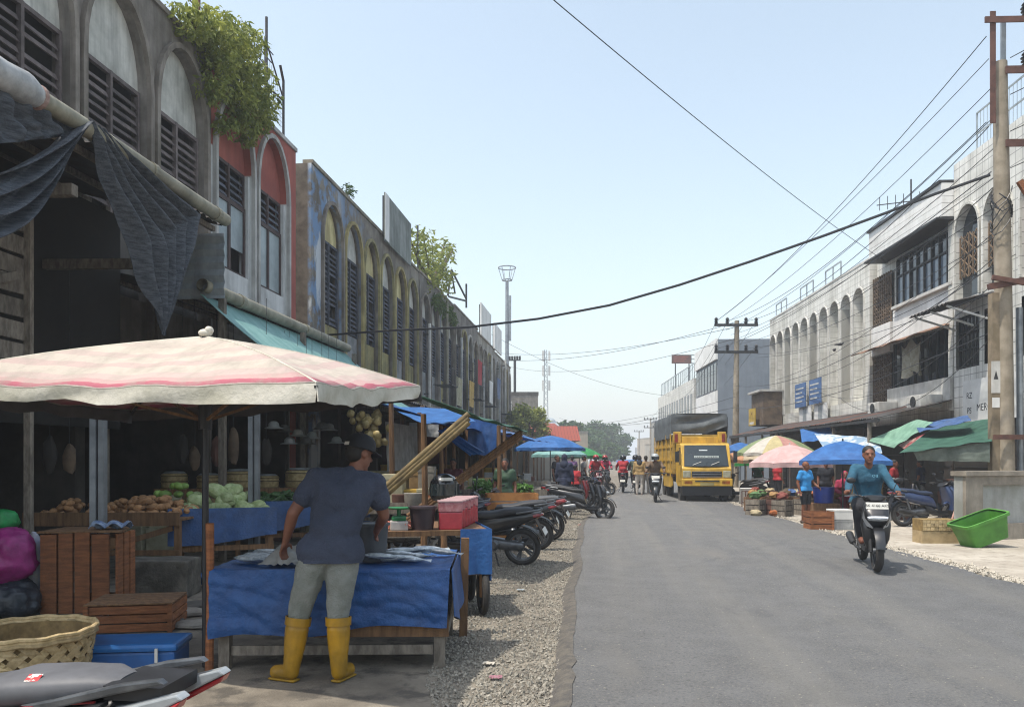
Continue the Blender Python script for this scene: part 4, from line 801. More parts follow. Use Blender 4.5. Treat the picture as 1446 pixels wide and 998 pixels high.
# ------------------------------------------------------------------ striped market umbrella
um = thing('market_umbrella', 'big faded pink and white striped market umbrella over the fish stall', 'umbrella', (0, 0, 0))
apex = D(290, 476, 5.75); C1 = D(447, 541, 4.4); C2 = D(593, 546, 6.2); C4 = D(-170, 541, 5.6); C3 = D(186, 588, 7.1)
C3.z = 1.99
def stripes(N, L, base, noise, ramp, mix, pos):
    tc = N.new('ShaderNodeTexCoord'); sp = N.new('ShaderNodeSeparateXYZ'); L.new(tc.outputs['UV'], sp.inputs[0]); cr = N.new('ShaderNodeValToRGB'); e = cr.color_ramp.elements; pal = [(0, '#b8aea3'), (.22, '#b4a79d'), (.30, '#bab0a4'), (.42, '#b3a29b'), (.50, '#b8aea3'), (.60, '#b39f99'), (.68, '#b6aca1'), (.80, '#b4a19b'), (.88, '#b2928f'), (.94, '#a85c6a'), (.985, '#ad6f7a'), (1.0, '#b6aea3')]
    e[0].position = 0; e[0].color = (*srgb(pal[0][1]), 1); e[1].position = 1; e[1].color = (*srgb(pal[-1][1]), 1)
    for p_, c_ in pal[1:-1]: q = e.new(p_); q.color = (*srgb(c_), 1)
    wv = N.new('ShaderNodeMath'); wv.operation = 'MULTIPLY_ADD'; L.new(noise(14, 4), wv.inputs[0]); wv.inputs[1].default_value = .025; L.new(sp.outputs[1], wv.inputs[2]); cr.color_ramp.interpolation = 'CONSTANT'
    L.new(wv.outputs[0], cr.inputs[0]); return mix(ramp(noise(5, 5), .45, .8), cr.outputs[0], srgb('#968f85'))
m_umb = M('umbrella_cloth', '#d8d2c8', '#c9c2b8', 4, .8, bump=.25, bsc=25, ridge=3, trans=.12, extra=stripes); m_val = M('umbrella_valance', '#d2cec2', '#b5b2a2', 3, .85, bump=.25, bsc=20, ridge=4, streak=.15, dirt='#8a8676', trans=.15)
m_val_shade = M('umbrella_valance_shade', '#4c4a4a', '#3d3b3c', 4, .9)  # dark tone paints the shade on the inner side of the far valances
cs = [C1, C2, C3, C4]; mids = {}
for k in range(4):
    A_, B_ = cs[k], cs[(k + 1) % 4]; nu, nv = 22, 12; mb = MB(); uvs = []
    def pt(u, v, A_=A_, B_=B_):
        e = A_.lerp(B_, u); e = e - Vector((0, 0, .05 * math.sin(PI * u))) + (apex - e) * .06 * math.sin(PI * u); p = apex.lerp(e, v); return p + Vector((0, 0, .045 * math.sin(PI * v) - .035 * math.sin(PI * v) * math.sin(PI * u) + .012 * math.sin(u * 31) * v * math.sin(PI * u)))
    P = [[pt(i / nu, j / nv) for j in range(nv + 1)] for i in range(nu + 1)]
    mb.add([p for row in P for p in row], [(i * (nv + 1) + j, (i + 1) * (nv + 1) + j, (i + 1) * (nv + 1) + j + 1, i * (nv + 1) + j + 1) for i in range(nu) for j in range(nv)])
    me = bpy.data.meshes.new('canopy_panel'); me.from_pydata(mb.v, [], mb.f); me.materials.append(None); uv = me.uv_layers.new(name='UVMap')
    for lp in me.loops: i, j = divmod(lp.vertex_index, nv + 1); uv.data[lp.index].uv = (i / nu, j / nv)
    me.polygons.foreach_set('use_smooth', [True] * len(me.polygons)); o = OB('canopy_panel', me, m_umb, um)
    sd = o.modifiers.new('t', 'SOLIDIFY'); sd.thickness = .006
    lv = MB().sheet(lambda u, v: P[int(round(u * nu))][nv] + Vector((0, 0, -.0 - .10 * v - .012 * v * math.sin(u * 5 + k))) + (P[int(round(u * nu))][nv] - apex).normalized() * (.02 * math.sin(u * 21 + v * 2)) * v, nu, 6, .006); lv.obj('valance', m_val_shade if k in (1, 2) else m_val, um, smooth=60)
for c in cs:
    MB().tube([apex.lerp(c, q / 10) + Vector((0, 0, .045 * math.sin(PI * q / 10) - .022)) for q in range(11)], .012, 6).obj('rib', m_dark, um); MB().tube([apex.lerp(c, q / 10) + Vector((0, 0, .045 * math.sin(PI * q / 10) + .003)) for q in range(11)], .007, 5).obj('seam', m_val, um); hub = apex - Vector((0, 0, .62)); MB().bar(hub, apex.lerp(c, .55) - Vector((0, 0, .12)), .018, .02).obj('strut', m_wood, um)
pb = apex.copy(); pb.z = .02
MB().tube([pb, apex + Vector((0, 0, .04))], .024, 12).obj('pole', m_black, um, smooth=50); MB().tube([apex - Vector((0, 0, .68)), apex - Vector((0, 0, .5))], .05, 12).obj('hub', m_black, um)
mb = MB(); mb.ell(apex + Vector((0, 0, .03)), (.05, .05, .03)); mb.ell(apex + Vector((.03, 0, .05)), (.03, .04, .03)); mb.obj('finial', m_val, um)
st = apex.copy(); plain(MB().tube([(st.x + .045, st.y - .03, .0), (st.x + .05, st.y - .02, .55), (st.x + .045, st.y - .02, 1.08)], [.03, .027, .03], 8), 'wooden_stake', m_wood_o, 'round wooden stake lashed to the umbrella pole', 'stake')
# steel posts
for px_, d_, h_, lb in ((139, 8.3, 2.15, 'galvanised double channel post beside the tall plank crate'), (359, 11.0, 2.2, 'galvanised double channel post behind the cabbages')):
    b = D(px_, 648, d_); r_ = thing('steel_post', lb, 'post', (b.x, b.y, 0), TH); MB().b2(-.075, -.01, -.04, .04, 0, h_).obj('channel', m_galv, r_); MB().b2(.012, .07, -.03, .05, 0, h_).obj('channel', m_galv, r_); MB().b2(-.012, .014, -.01, .03, 0, h_ - .05).obj('web', m_dark, r_)
# ------------------------------------------------------------------ vegetable tables
def wood_table(name, label, cat, c, w, dp, h, rz, mat=None, board=.12, brace=True):
    t = thing(name, label, cat, c, rz); mat = mat or m_wood
    n = 5
    for i in range(n): y = -dp / 2 + dp * (i + .5) / n; MB().b2(-w / 2, w / 2, y - dp / n / 2 + .004, y + dp / n / 2 - .004, h - .03, h).obj('top_plank', mat, t)
    for x in (-w / 2 + .04, w / 2 - .04):
        for y in (-dp / 2 + .05, dp / 2 - .05): MB().b2(x - .035, x + .035, y - .035, y + .035, 0, h - .031).obj('leg', mat, t)
    MB().b2(-w / 2 - .01, w / 2 + .01, -dp / 2 - .028, -dp / 2 - .002, h - .09, h + board - .04).obj('front_board', mat, t)
    MB().b2(-w / 2, w / 2, -dp / 2 + .0, -dp / 2 + .014, h * .42, h * .42 + .07).obj('rail', mat, t)
    if brace: MB().bar((-w / 2 + .1, -dp / 2 + .03, .15), (w / 2 - .1, -dp / 2 + .03, h - .12), .03, .07).obj('brace', mat, t)
    return t
pt_c = D(172, 700, 10.3); pt_c.z = 0; PTH = .80
wood_table('potato_table', 'rough wooden table heaped with potatoes', 'table', pt_c, 1.95, 1.0, PTH, TH)
POT = [MB().ell((0, 0, 0), (.062, .045, .04), 10, 7, jit=.07).mesh('potato', True) for _ in range(4)]
m_pot = M('potato', '#a27a54', '#84603f', 12, .85, bump=.2, bsc=60, rnd=.25, local=True)
def heap(n, name, label, cat, meshes, mat, c, hw, hd, h, s, rz, group, seed, base, flat_=1.0):
    r = random.Random(seed); R = Matrix.Rotation(rz, 3, 'Z')
    for i in range(n):
        lay = 0 if i < n * .55 else (1 if i < n * .85 else 2); k = (1, .72, .42)[lay]; x = r.uniform(-hw, hw) * k; y = r.uniform(-hd, hd) * k; z = base + s * .7 + lay * s * 1.15 + h * max(0, (y / hd + 1) / 2) * .6
        o = OB(name, meshes[i % len(meshes)], mat); o.location = Vector(c) + R @ Vector((x, y, 0)) + Vector((0, 0, z)); o.rotation_euler = (r.uniform(-.5, .5), r.uniform(-.5, .5), r.random() * 6.3); q = r.uniform(.8, 1.25); o.scale = (q, q, q * flat_); tag(o, label, cat, group)
def at_table(dx, dy=0.0): return pt_c + Matrix.Rotation(TH, 3, 'Z') @ Vector((dx, dy, 0))
heap(170, 'potato', 'brown potato in the heap on the rough wooden table', 'potato', POT, m_pot, at_table(.3), .62, .42, .14, .055, TH, 'potatoes on the wooden table', 11, PTH)
heap(34, 'potato', 'brown potato in the small heap left of the steel post', 'potato', POT, m_pot, at_table(-.68), .24, .40, .06, .055, TH, 'potatoes beside the steel post', 12, PTH)
CHA = [MB().ell((0, 0, 0), (.08, .055, .05), 10, 7, jit=.05).mesh('chayote', True) for _ in range(2)]
heap(26, 'chayote', 'pale green chayote at the back of the potato table', 'chayote', CHA, M('chayote', '#7d9a4a', '#62803a', 9, .6, rnd=.2, local=True), at_table(.55, .42), .38, .07, .0, .1, TH, 'chayotes behind the potatoes', 13, PTH + .08)
cb_c = D(318, 700, 10.9); cb_c.z = 0
wood_table('cabbage_table', 'wooden table with blue tarp apron under the cabbages', 'table', cb_c, 1.25, 1.0, .78, TH + .35, brace=False)
gr_c = D(392, 700, 12.6); gr_c.z = 0
wood_table('greens_table', 'wooden table with blue tarp apron under the dark greens', 'table', gr_c, 1.3, 1.0, .78, TH + .35, brace=False)
for nm, c, lb in (('tarp_apron', cb_c, 'faded blue tarp apron hung on the cabbage table'), ('tarp_apron', gr_c, 'faded blue tarp apron hung on the greens table')):
    mb = MB(); mb.sheet(lambda u, v: (-.70 + 1.36 * u, -.545 - .03 * math.sin(u * 19 + v) * v - .02, .90 - .42 * v - .07 * math.sin(u * 3.1 + 1) * v), 30, 8, .006); o = plain(mb, nm, m_blue_d, lb, 'tarpaulin', smooth=60); o.location = c; o.rotation_euler = (0, 0, TH + .35)
CAB = []
for q in range(3):
    mb = MB(); mb.ell((0, 0, 0), (.13, .085, .08), 14, 10, jit=.02); r = random.Random(q)
    for k in range(9):
        a = k * .7 + q; mb.sheet(lambda u, v: Vector((math.cos(a + (u - .5) * 1.5) * .135 * math.sin(.35 + v * 1.9), math.sin(a + (u - .5) * 1.5) * .09 * math.sin(.35 + v * 1.9), .086 * math.cos(.35 + v * 1.9))) * (1 + .03 * r.random()), 6, 6, .004)
    CAB.append(mb.mesh('cabbage', True))
heap(30, 'cabbage', 'pale green cabbage piled on the blue tarp table', 'cabbage', CAB, M('cabbage', '#adb98a', '#8ea06a', 14, .6, bump=.5, bsc=30, ridge=18, rnd=.15, local=True, trans=.1), cb_c, .52, .38, .08, .10, TH + .35, 'cabbages on the tarp table', 15, .78)
CUC = [MB().tube([(-.12, 0, 0), (-.1, .004, 0), (0, .012, 0), (.1, .004, 0), (.12, 0, 0)], [.01, .026, .03, .026, .01], 8).mesh('cucumber', True)]
heap(90, 'cucumber', 'dark green cucumber in the pile behind the cabbages', 'cucumber', CUC, M('cucumber', '#3c5a2c', '#2a4320', 20, .5, rnd=.25, local=True), gr_c, .58, .4, .22, .045, TH + .35, 'cucumbers on the tarp table', 16, .78)
# ------------------------------------------------------------------ crates, block, cooler, basket, bags
cr = thing('plank_crate', 'tall crate of upright brown planks beside the steel post', 'crate', GP(112, 868), TH + .12)
for i, wd_ in enumerate((.15, .13, .14, .16)): x = -.36 + sum((.17, .15, .16, .18)[:i]) + wd_ / 2; MB().b2(x - wd_ / 2, x + wd_ / 2, -.012, .012 + .004 * (i % 2), .02, .80 + .01 * (i % 3)).obj('plank', m_wood_o, cr)
for i in range(3): y = .1 + i * .17; MB().b2(.33, .355, y - .07, y + .07, .02, .8).obj('plank', m_wood_o, cr); MB().b2(-.375, -.35, y - .07, y + .07, .02, .8).obj('plank', m_wood_o, cr)
for z in (.1, .72): MB().b2(-.345, .325, .022, .05, z - .04, z + .04).obj('batten', m_wood, cr); MB().b2(-.345, .325, .49, .52, z - .04, z + .04).obj('batten', m_wood, cr)
for i in range(4): MB().b2(-.40 + .012 * i, .39 - .03 * i, .0 + i * .14, .12 + i * .14, .815, .833).obj('top_plank', m_wood, cr)
mb = MB(); mb.sheet(lambda u, v: (.05 + .36 * u + .04 * math.sin(v * 6), .08 + .25 * v, .85 + .05 * abs(math.sin(u * 7 + v * 5)) + .02 * math.sin(v * 11)), 18, 12, .006); o = plain(mb, 'rag', M('rag_blue', '#8b9bb0', '#4f6488', 18, .9), 'crumpled pale blue rag on top of the plank crate', 'rag', smooth=60); o.location = cr.location; o.rotation_euler = cr.rotation_euler
cb = thing('concrete_block', 'rough concrete block standing below the potato table', 'block', GP(214, 846), TH + .05)
mb = MB(); mb.b2(-.37, .37, 0, .5, 0, .42); me = mb.mesh('block', False, .02); bm = bmesh.new(); bm.from_mesh(me); bmesh.ops.subdivide_edges(bm, edges=bm.edges, cuts=5, use_grid_fill=True)
for v in bm.verts: v.co += Vector((mnoise.noise(v.co * 7), mnoise.noise(v.co * 7 + Vector((9, 0, 0))), mnoise.noise(v.co * 6 + Vector((0, 5, 0))))) * .02
bm.to_mesh(me); bm.free(); OB('block', me, M('block', '#6f6b62', '#4c4943', 5, .95, bump=.5, bsc=30, streak=.6), cb)
lc = thing('flat_crate', 'low wooden slatted crate lying on the blue cooler box', 'crate', GP(192, 893), TH + .18)
for z in (.045, .125, .205): MB().b2(-.40, .28, -.008, .008, z - .034, z + .034).obj('slat', m_wood_o, lc); MB().b2(-.40, .28, .56, .576, z - .034, z + .034).obj('slat', m_wood_o, lc)
for z in (.045, .125, .205): MB().b2(.292, .308, .0, .57, z - .034, z + .034).obj('slat', m_wood_o, lc); MB().b2(-.428, -.412, .0, .57, z - .034, z + .034).obj('slat', m_wood_o, lc)
for x in (-.41, .29): MB().b2(x - .02, x + .02, -.03, -.0085, 0, .25).obj('corner_post', m_wood_o, lc)
for i in range(6): y = .02 + i * .098; MB().b2(-.43, .31, y - .044, y + .044, .252, .264).obj('lid_slat', m_wood, lc)
co = thing('cooler_box', 'blue plastic cooler box with lid behind the woven basket', 'cooler', GP(186, 950), TH + .1)
mb = MB(); mb.b2(-.46, .30, 0, .36, 0, .15); mb.obj('box', M('cooler_blue', '#1d5a9c', '#194e88', 5, .45), co, bevel=.02); MB().b2(-.48, .32, -.02, .38, .152, .21).obj('lid', M('cooler_lid', '#2068ad', '#1c5c9b', 5, .4), co, bevel=.025); MB().b2(.17, .19, -.035, -.021, .08, .18).obj('latch', m_white, co)
# woven basket
bk = thing('woven_basket', 'large woven bamboo basket with rope rim behind the scooter seat', 'basket', GP(40, 962), .2); m_wick = M('wicker', '#b8a27a', '#93805a', 14, .75, bump=.2, bsc=80, rnd=.22)
def bsk(a, t): r_ = .36 + .05 * t + .012 * math.sin(a * 3); return Vector((r_ * math.cos(a), r_ * math.sin(a), .36 * t))
for k in range(20):
    for s_ in (1, -1):
        a0 = 2 * PI * k / 20; mb = MB(); mb.sheet(lambda u, v: bsk(a0 + s_ * (.95 * u) + (v - .5) * .20, u) * (1 + .016 * s_ * math.sin(u * 22 + (0 if s_ > 0 else 0))) , 12, 1, .006); mb.obj('strip', m_wick, bk)
mb = MB(); mb.lathe([(0, .012), (.35, .012), (.35, .02), (0, .02)], 24); mb.obj('base', m_wick, bk)
for z, r_ in ((.35, .415), (.37, .425), (.33, .42)):
    MB().tube([(r_ * math.cos(2 * PI * i / 36), r_ * math.sin(2 * PI * i / 36), z + .006 * math.sin(i * 2)) for i in range(37)], .016, 7, cap=False).obj('rim_rope', m_wick, bk)
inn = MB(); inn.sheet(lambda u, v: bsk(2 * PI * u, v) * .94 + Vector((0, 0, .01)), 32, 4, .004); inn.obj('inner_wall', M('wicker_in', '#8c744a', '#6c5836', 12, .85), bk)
# bags and sacks
def sack(name, label, cat, loc, r, mat, seed, tie=True):
    rr = random.Random(seed); o = Vector((rr.random() * 9, 0, 0))
    def f(mb): mb.ell((0, 0, r[2] * .9), r, 14, 10); mb.ell((0, 0, r[2] * .55), (r[0] * 1.05, r[1] * 1.05, r[2] * .55), 14, 10)
    b = blob(name, f, .03, mat, None, 2, .0)
    for v in b.data.vertices:
        k = mnoise.noise(v.co * 6 + o) * .05 + (1 - abs(mnoise.noise(v.co * 14 + o)) * 2) * .016; v.co += v.normal * k
    b.location = loc; return tag(b, label, cat)
s0 = GP(12, 872); sack('dark_bag', 'bulging dark blue plastic bag on the ground beside the plank crate', 'bag', s0, (.3, .26, .2), M('bag_dark', '#2a333d', '#1d242c', 8, .35, bump=.4, bsc=14), 1)
sack('pink_bag', 'magenta plastic bag resting on a dark bag', 'bag', s0 + Vector((-.05, .05, .36)), (.27, .24, .27), M('bag_pink', '#a4307e', '#86246a', 8, .4, bump=.4, bsc=14, trans=.2), 2)
sack('green_bag', 'small bright green plastic bag above the magenta bag', 'bag', s0 + Vector((-.12, .1, .86)), (.12, .12, .11), M('bag_green', '#1f9a52', '#187a40', 8, .4, bump=.4, bsc=14, trans=.2), 3)
sack('white_sack', 'slim pale violet sack leaning by the plank crate', 'sack', GP(52, 866) + Vector((-.05, .05, 0)), (.10, .12, .44), M('sack_pale', '#9aa0b4', '#b4b2ac', 6, .8, bump=.3), 4)
mb = MB(); mb.sheet(lambda u, v: (.42 * (u - .5) + .05 * math.sin(v * 9), .3 * (v - .5), .14 + .10 * math.sin(u * 5 + 1) * math.sin(v * 4) + .05 * mnoise.noise(Vector((u * 8, v * 8, 2)))), 26, 20, .008); o = plain(mb, 'crumpled_tarp', m_blue_t, 'crumpled blue tarp heaped behind the umbrella pole', 'tarpaulin', smooth=60); o.location = GP(283, 830)
for k, (x, y, w_, a_) in enumerate(((258, 868, .5, .3), (236, 880, .4, -.2), (275, 885, .45, .1), (268, 858, .55, .6))):
    mb = MB(); mb.ell((0, 0, .03), (w_ * .5, w_ * .34, .04), 9, 5, jit=.14); o = plain(mb, 'stone_slab', m_conc_d if k % 2 else m_conc, 'flat broken concrete slab beside the concrete block', 'slab', 'broken slabs on the ground'); o.location = GP(x, y); o.rotation_euler = (0, 0, a_)
# ------------------------------------------------------------------ fish stall
FS = GP(310, 945); FS2 = GP(628, 943); fz = .70; fdir = (FS2 - FS); frz = math.atan2(fdir.y, fdir.x); fw = fdir.length; fd_ = 1.15
fs = thing('fish_stall', 'low timber fish stall frame under a blue tarp', 'stall', FS, frz)
for x in (.03, fw - .04):
    for y in (.04, fd_ - .04): MB().b2(x - .04, x + .04, y - .04, y + .04, 0, fz - .06).obj('leg', m_wood_g, fs)
MB().b2(.08, fw - .09, .02, .06, .10, .17).obj('lower_rail', m_wood_g, fs); MB().b2(.08, fw - .09, fd_ - .06, fd_ - .02, .10, .17).obj('lower_rail', m_wood_g, fs)
MB().b2(fw * .42, fw + .03, -.025, -.003, .24, .36).obj('front_plank', m_wood, fs)
for i in range(5): y = .12 + i * .23; MB().b2(0, fw, y - .105, y + .105, fz - .059, fz - .035).obj('top_plank', m_wood_g, fs)
for i, (z, o_) in enumerate(((.30, .04), (.42, -.02), (.2, .02))): MB().b2(fw - .02, fw + .002 + o_ * .1, .1, fd_, z - .04, z + .04).obj('side_slat', m_wood_g, fs)
def tarp_fn(u, v):
    x = -.06 + (fw + .10) * u
    if v < .42:  # front skirt hanging with folds
        t = v / .42; bot = .24 + .10 * u + .02 * math.sin(u * 11); top = fz + .035 + .012 * math.sin(u * 7)
        f = (1 - t) * (.018 * math.sin(u * 11 + 2 * t) + .008 * math.sin(u * 29 + t * 3) + .03 * mnoise.noise(Vector((u * 6, t * 4, 0)))) + .010 * mnoise.noise(Vector((u * 22, t * 8, 5))) + .010 * (1 - abs(mnoise.noise(Vector((u * 7 + t * 3, t * 3, 8)))) * 4)
        return (x + (1 - t) * .02 * math.sin(u * 17), -.055 + f - (1 - t) * .03, bot + (top - bot) * t)
    t = (v - .42) / .58; y = -.03 + fd_ * t * 1.02; edge = min(u, 1 - u) * (fw) ; z = fz + .045 + .012 * mnoise.noise(Vector((u * 9, t * 7, 3))) - .022 * min(1, min(edge, y + .03, fd_ - y) / .08)
    return (x, y, z)
mb = MB(); mb.sheet(tarp_fn, 120, 80, .006); o = plain(mb, 'stall_tarp', m_blue_t, 'blue tarp spread over the fish stall with its front skirt hanging', 'tarpaulin', smooth=60); o.location = FS; o.rotation_euler = (0, 0, frz)
mb = MB(); mb.sheet(lambda u, v: (fw + .055 + .03 * math.sin(u * 9) * v + .02 * v, -.03 + (fd_ + .02) * u, fz + .03 - (.34 + .12 * math.sin(u * 3)) * v), 24, 10, .006); o = plain(mb, 'tarp_flap', m_blue_t, 'side flap of blue tarp hanging at the end of the fish stall', 'tarpaulin', smooth=60); o.location = FS; o.rotation_euler = (0, 0, frz)
sk = GP(654, 897); plain(MB().b2(-.035, .035, -.03, .03, 0, .86), 'upright_post', m_wood, 'rough upright wooden post at the corner of the fish stall', 'post'); bpy.data.objects['upright_post'].location = sk; bpy.data.objects['upright_post'].rotation_euler = (.02, .02, .2)
def on_stall(x, y, z=0.0): return FS + Matrix.Rotation(frz, 3, 'Z') @ Vector((x, y, fz + .045 + z))
fm = MB(); fm.loft([((-.16, 0), .004, .003, 0, 1), ((-.12, 0), .018, .022, 0, .9), ((-.04, 0), .024, .034, 0, .9), ((.05, 0), .018, .026, 0, .9), ((.11, 0), .006, .009, 0, .9), ((.13, 0), .004, .012, 0, .9), ((.17, 0), .003, .036, 0, .9)], 10); FISH = fm.mesh('fish', True)
m_fish = M('fish', '#b9c0c4', '#7d8890', 16, .3, .25, rnd=.25, local=True)
r = random.Random(4)
for i in range(16):
    o = OB('fish', FISH, m_fish); o.location = on_stall(1.12 + r.uniform(0, .52), .25 + r.random() * .6, .03 + .022 * (i // 12)); o.rotation_euler = (PI / 2 + r.uniform(-.3, .3), r.uniform(-.12, .12), r.uniform(-.5, .4) + .1); tag(o, 'silver fish lying on the blue tarp beside the grey bucket', 'fish', 'fish on the stall')
for i in range(14):
    o = OB('fish', FISH, m_fish); o.location = on_stall(.12 + r.uniform(0, .3), .3 + r.random() * .5, .03); o.rotation_euler = (PI / 2, 0, r.uniform(-.5, .5)); tag(o, 'silver fish lying beside the white plastic bag', 'fish', 'fish by the plastic bag')
mb = MB(); mb.sheet(lambda u, v: (.34 * (u - .5), .3 * (v - .5), .02 + .13 * math.sin(PI * u) * math.sin(PI * v) + .05 * mnoise.noise(Vector((u * 7, v * 7, 1))) * math.sin(PI * u)), 22, 18, .004); o = plain(mb, 'plastic_bag', M('bag_clear', '#b9b9b4', '#9c9c98', 9, .3, trans=.4), 'crumpled white plastic bag on the fish stall', 'bag', smooth=60); o.location = on_stall(.44, .22)
def bucket(name, label, loc, r0, r1, h, mat, group=None, lid=None):
    t = thing(name, label, 'bucket', loc, 0, group); MB().lathe([(0, .0), (r0, .0), (r1, h), (r1 + .012, h), (r1 + .012, h - .02), (r1 + .002, h - .022)], 24).obj('shell', mat, t, smooth=50); mb = MB().lathe([(r1 - .008, h - .004), (r0 - .004, .012), (0, .012)], 24).obj('inside', mat, t, smooth=50)
    return t
bucket('grey_bucket', 'dark grey plastic bucket on the fish stall beside the man', on_stall(1.06, .42), .10, .125, .30, M('bucket_grey', '#44484d', '#383b40', 6, .5))
# ------------------------------------------------------------------ the cart with containers
CT = GP(548, 878); CT2 = GP(690, 872); cdir = CT2 - CT; crz = math.atan2(cdir.y, cdir.x); cw = cdir.length; ch = .86
ct = thing('food_cart', 'wooden cart with blue side cloth standing behind the fish stall', 'cart', CT, crz)
MB().b2(-.2, cw, 0, 1.15, ch - .05, ch).obj('top', m_wood, ct); MB().b2(-.2, cw, .02, 1.13, .42, .45).obj('shelf', m_wood_g, ct)
for x in (-.15, cw - .05):
    for y in (.05, 1.1): MB().b2(x - .03, x + .03, y - .03, y + .03, .2, ch - .051).obj('leg', m_wood, ct)
mb = MB(); mb.sheet(lambda u, v: (cw + .02 + .03 * math.sin(u * 12) * v, .0 + 1.15 * u, ch + .012 - .50 * v - .06 * math.sin(u * 5) * v), 22, 10, .006); mb.obj('side_cloth', m_blue_l, ct, smooth=60)
mb = MB(); mb.sheet(lambda u, v: (cw - .28 + .31 * u, -.015 - .02 * math.sin(u * 9) * v, ch + .012 - .44 * v), 10, 10, .006); mb.obj('corner_cloth', m_blue_l, ct, smooth=60)
for y in (.16, 1.0):
    wme = MB(); wheel_fn(wme, .25, .035); o = wme.obj('wheel', m_rubber, ct); o.location = (cw - .03, y, .25); o.rotation_euler = (0, 0, PI / 2); rm = MB(); rim_fn(rm, .25); rm.obj('rim', m_dark, o)
MB().b2(-.1, .3, .1, 1.0, 0, .2).obj('foot_block', m_wood_g, ct)
def on_cart(x, y, z=0.0): return CT + Matrix.Rotation(crz, 3, 'Z') @ Vector((x, y, ch + z))
m_redj = M('red_sauce', '#a8323c', '#8c2430', 14, .25, thr=(.3, .7), spec=.6); m_lidw = M('lid_white', '#b5b1ac', '#a09c98', 8, .4)
for i in range(7):
    j = thing('food_container', 'clear tub of red sauce, one of the row along the cart edge', 'container', on_cart(cw - .36 + .05 * i, .14 + i * .15), crz, 'red sauce tubs on the cart'); MB().b2(-.115, .115, -.06, .06, 0, .17 + .015 * (i % 3)).obj('sauce', m_redj, j, bevel=.012); MB().b2(-.117, .117, -.062, .062, .17 + .015 * (i % 3), .265).obj('tub', M('tub_clear', '#b0666c', '#c48d90', 20, .2, trans=.3, spec=.7), j, bevel=.01); MB().b2(-.122, .122, -.066, .066, .267, .285).obj('lid', M('lid_pink', '#b99a9a', '#a88a8a', 8, .35), j, bevel=.006)
bucket('dark_pot', 'dark brown plastic pot beside the red sauce tubs', on_cart(cw - .63, .16), .105, .13, .23, M('pot_brown', '#3d2f33', '#2f2428', 6, .5))
scl = thing('kitchen_scale', 'green weighing scale on the cart beside the dark pot', 'scale', on_cart(cw - .86, .16), crz); m_grn = M('scale_green', '#1f7a48', '#196239', 6, .4)
mb = MB(); mb.b2(-.085, .085, -.08, .08, 0, .09); mb.obj('base', m_lidw, scl, bevel=.01); MB().loft([((0, .12), .07, .07, PI / 2, .7), ((0, .121), .065, .065, PI / 2, .7)], 16).obj('neck', m_grn, scl); MB().b2(-.07, .07, -.06, .06, .09, .14).obj('housing', m_grn, scl, bevel=.02); MB().lathe([(0, .14), (.02, .14), (.02, .20), (.11, .205), (.12, .22), (0, .212)], 20).obj('pan', m_grn, scl, smooth=50)
sh_ = MB(); rr = random.Random(8)
for i in range(120): a = rr.random() * 6.3; p = Vector((rr.uniform(-.26, .26), rr.uniform(-.1, .14), rr.random() * .05 + .015)); sh_.tube([p, p + Vector((math.cos(a) * .025, math.sin(a) * .025, .012)), p + Vector((math.cos(a + .5) * .05, math.sin(a + .5) * .05, 0))], [.009, .008, .003], 5)
o = plain(sh_, 'shrimp', M('shrimp', '#c76a56', '#d98f7c', 20, .4), 'heap of pink peeled shrimps on the cart', 'shrimp', kind='stuff'); o.location = on_cart(.12, .2); o.rotation_euler = (0, 0, crz)
def carton(name, label, cat, loc, d, mat, rz=0.0, group=None, slats=0, m2=None):
    t = thing(name, label, cat, loc, rz, group)
    if slats:
        n = slats; h = d[2] / n
        for i in range(n):
            for y in (-d[1] / 2, d[1] / 2): MB().b2(-d[0] / 2, d[0] / 2, y - .008, y + .008, i * h + h * .08, (i + 1) * h - h * .08).obj('slat', mat, t)
            for x in (-d[0] / 2, d[0] / 2): MB().b2(x - .008, x + .008, -d[1] / 2 + .01, d[1] / 2 - .01, i * h + h * .08, (i + 1) * h - h * .08).obj('slat', mat, t)
        for x in (-d[0] / 2 + .03, d[0] / 2 - .03): MB().b2(x - .025, x + .025, -d[1] / 2 - .025, -d[1] / 2 - .009, 0, d[2]).obj('corner_post', mat, t)
        MB().b2(-d[0] / 2 + .01, d[0] / 2 - .01, -d[1] / 2 + .01, d[1] / 2 - .01, .01, d[2] * .82).obj('contents', m2 or m_int, t)
    else:
        MB().b2(-d[0] / 2, d[0] / 2, -d[1] / 2, d[1] / 2, 0, d[2]).obj('box', mat, t, bevel=.012); MB().b2(-d[0] / 2 - .006, d[0] / 2 + .006, -d[1] / 2 - .006, d[1] / 2 + .006, d[2] * .86, d[2] + .012).obj('lid', m2 or mat, t, bevel=.008)
    return t
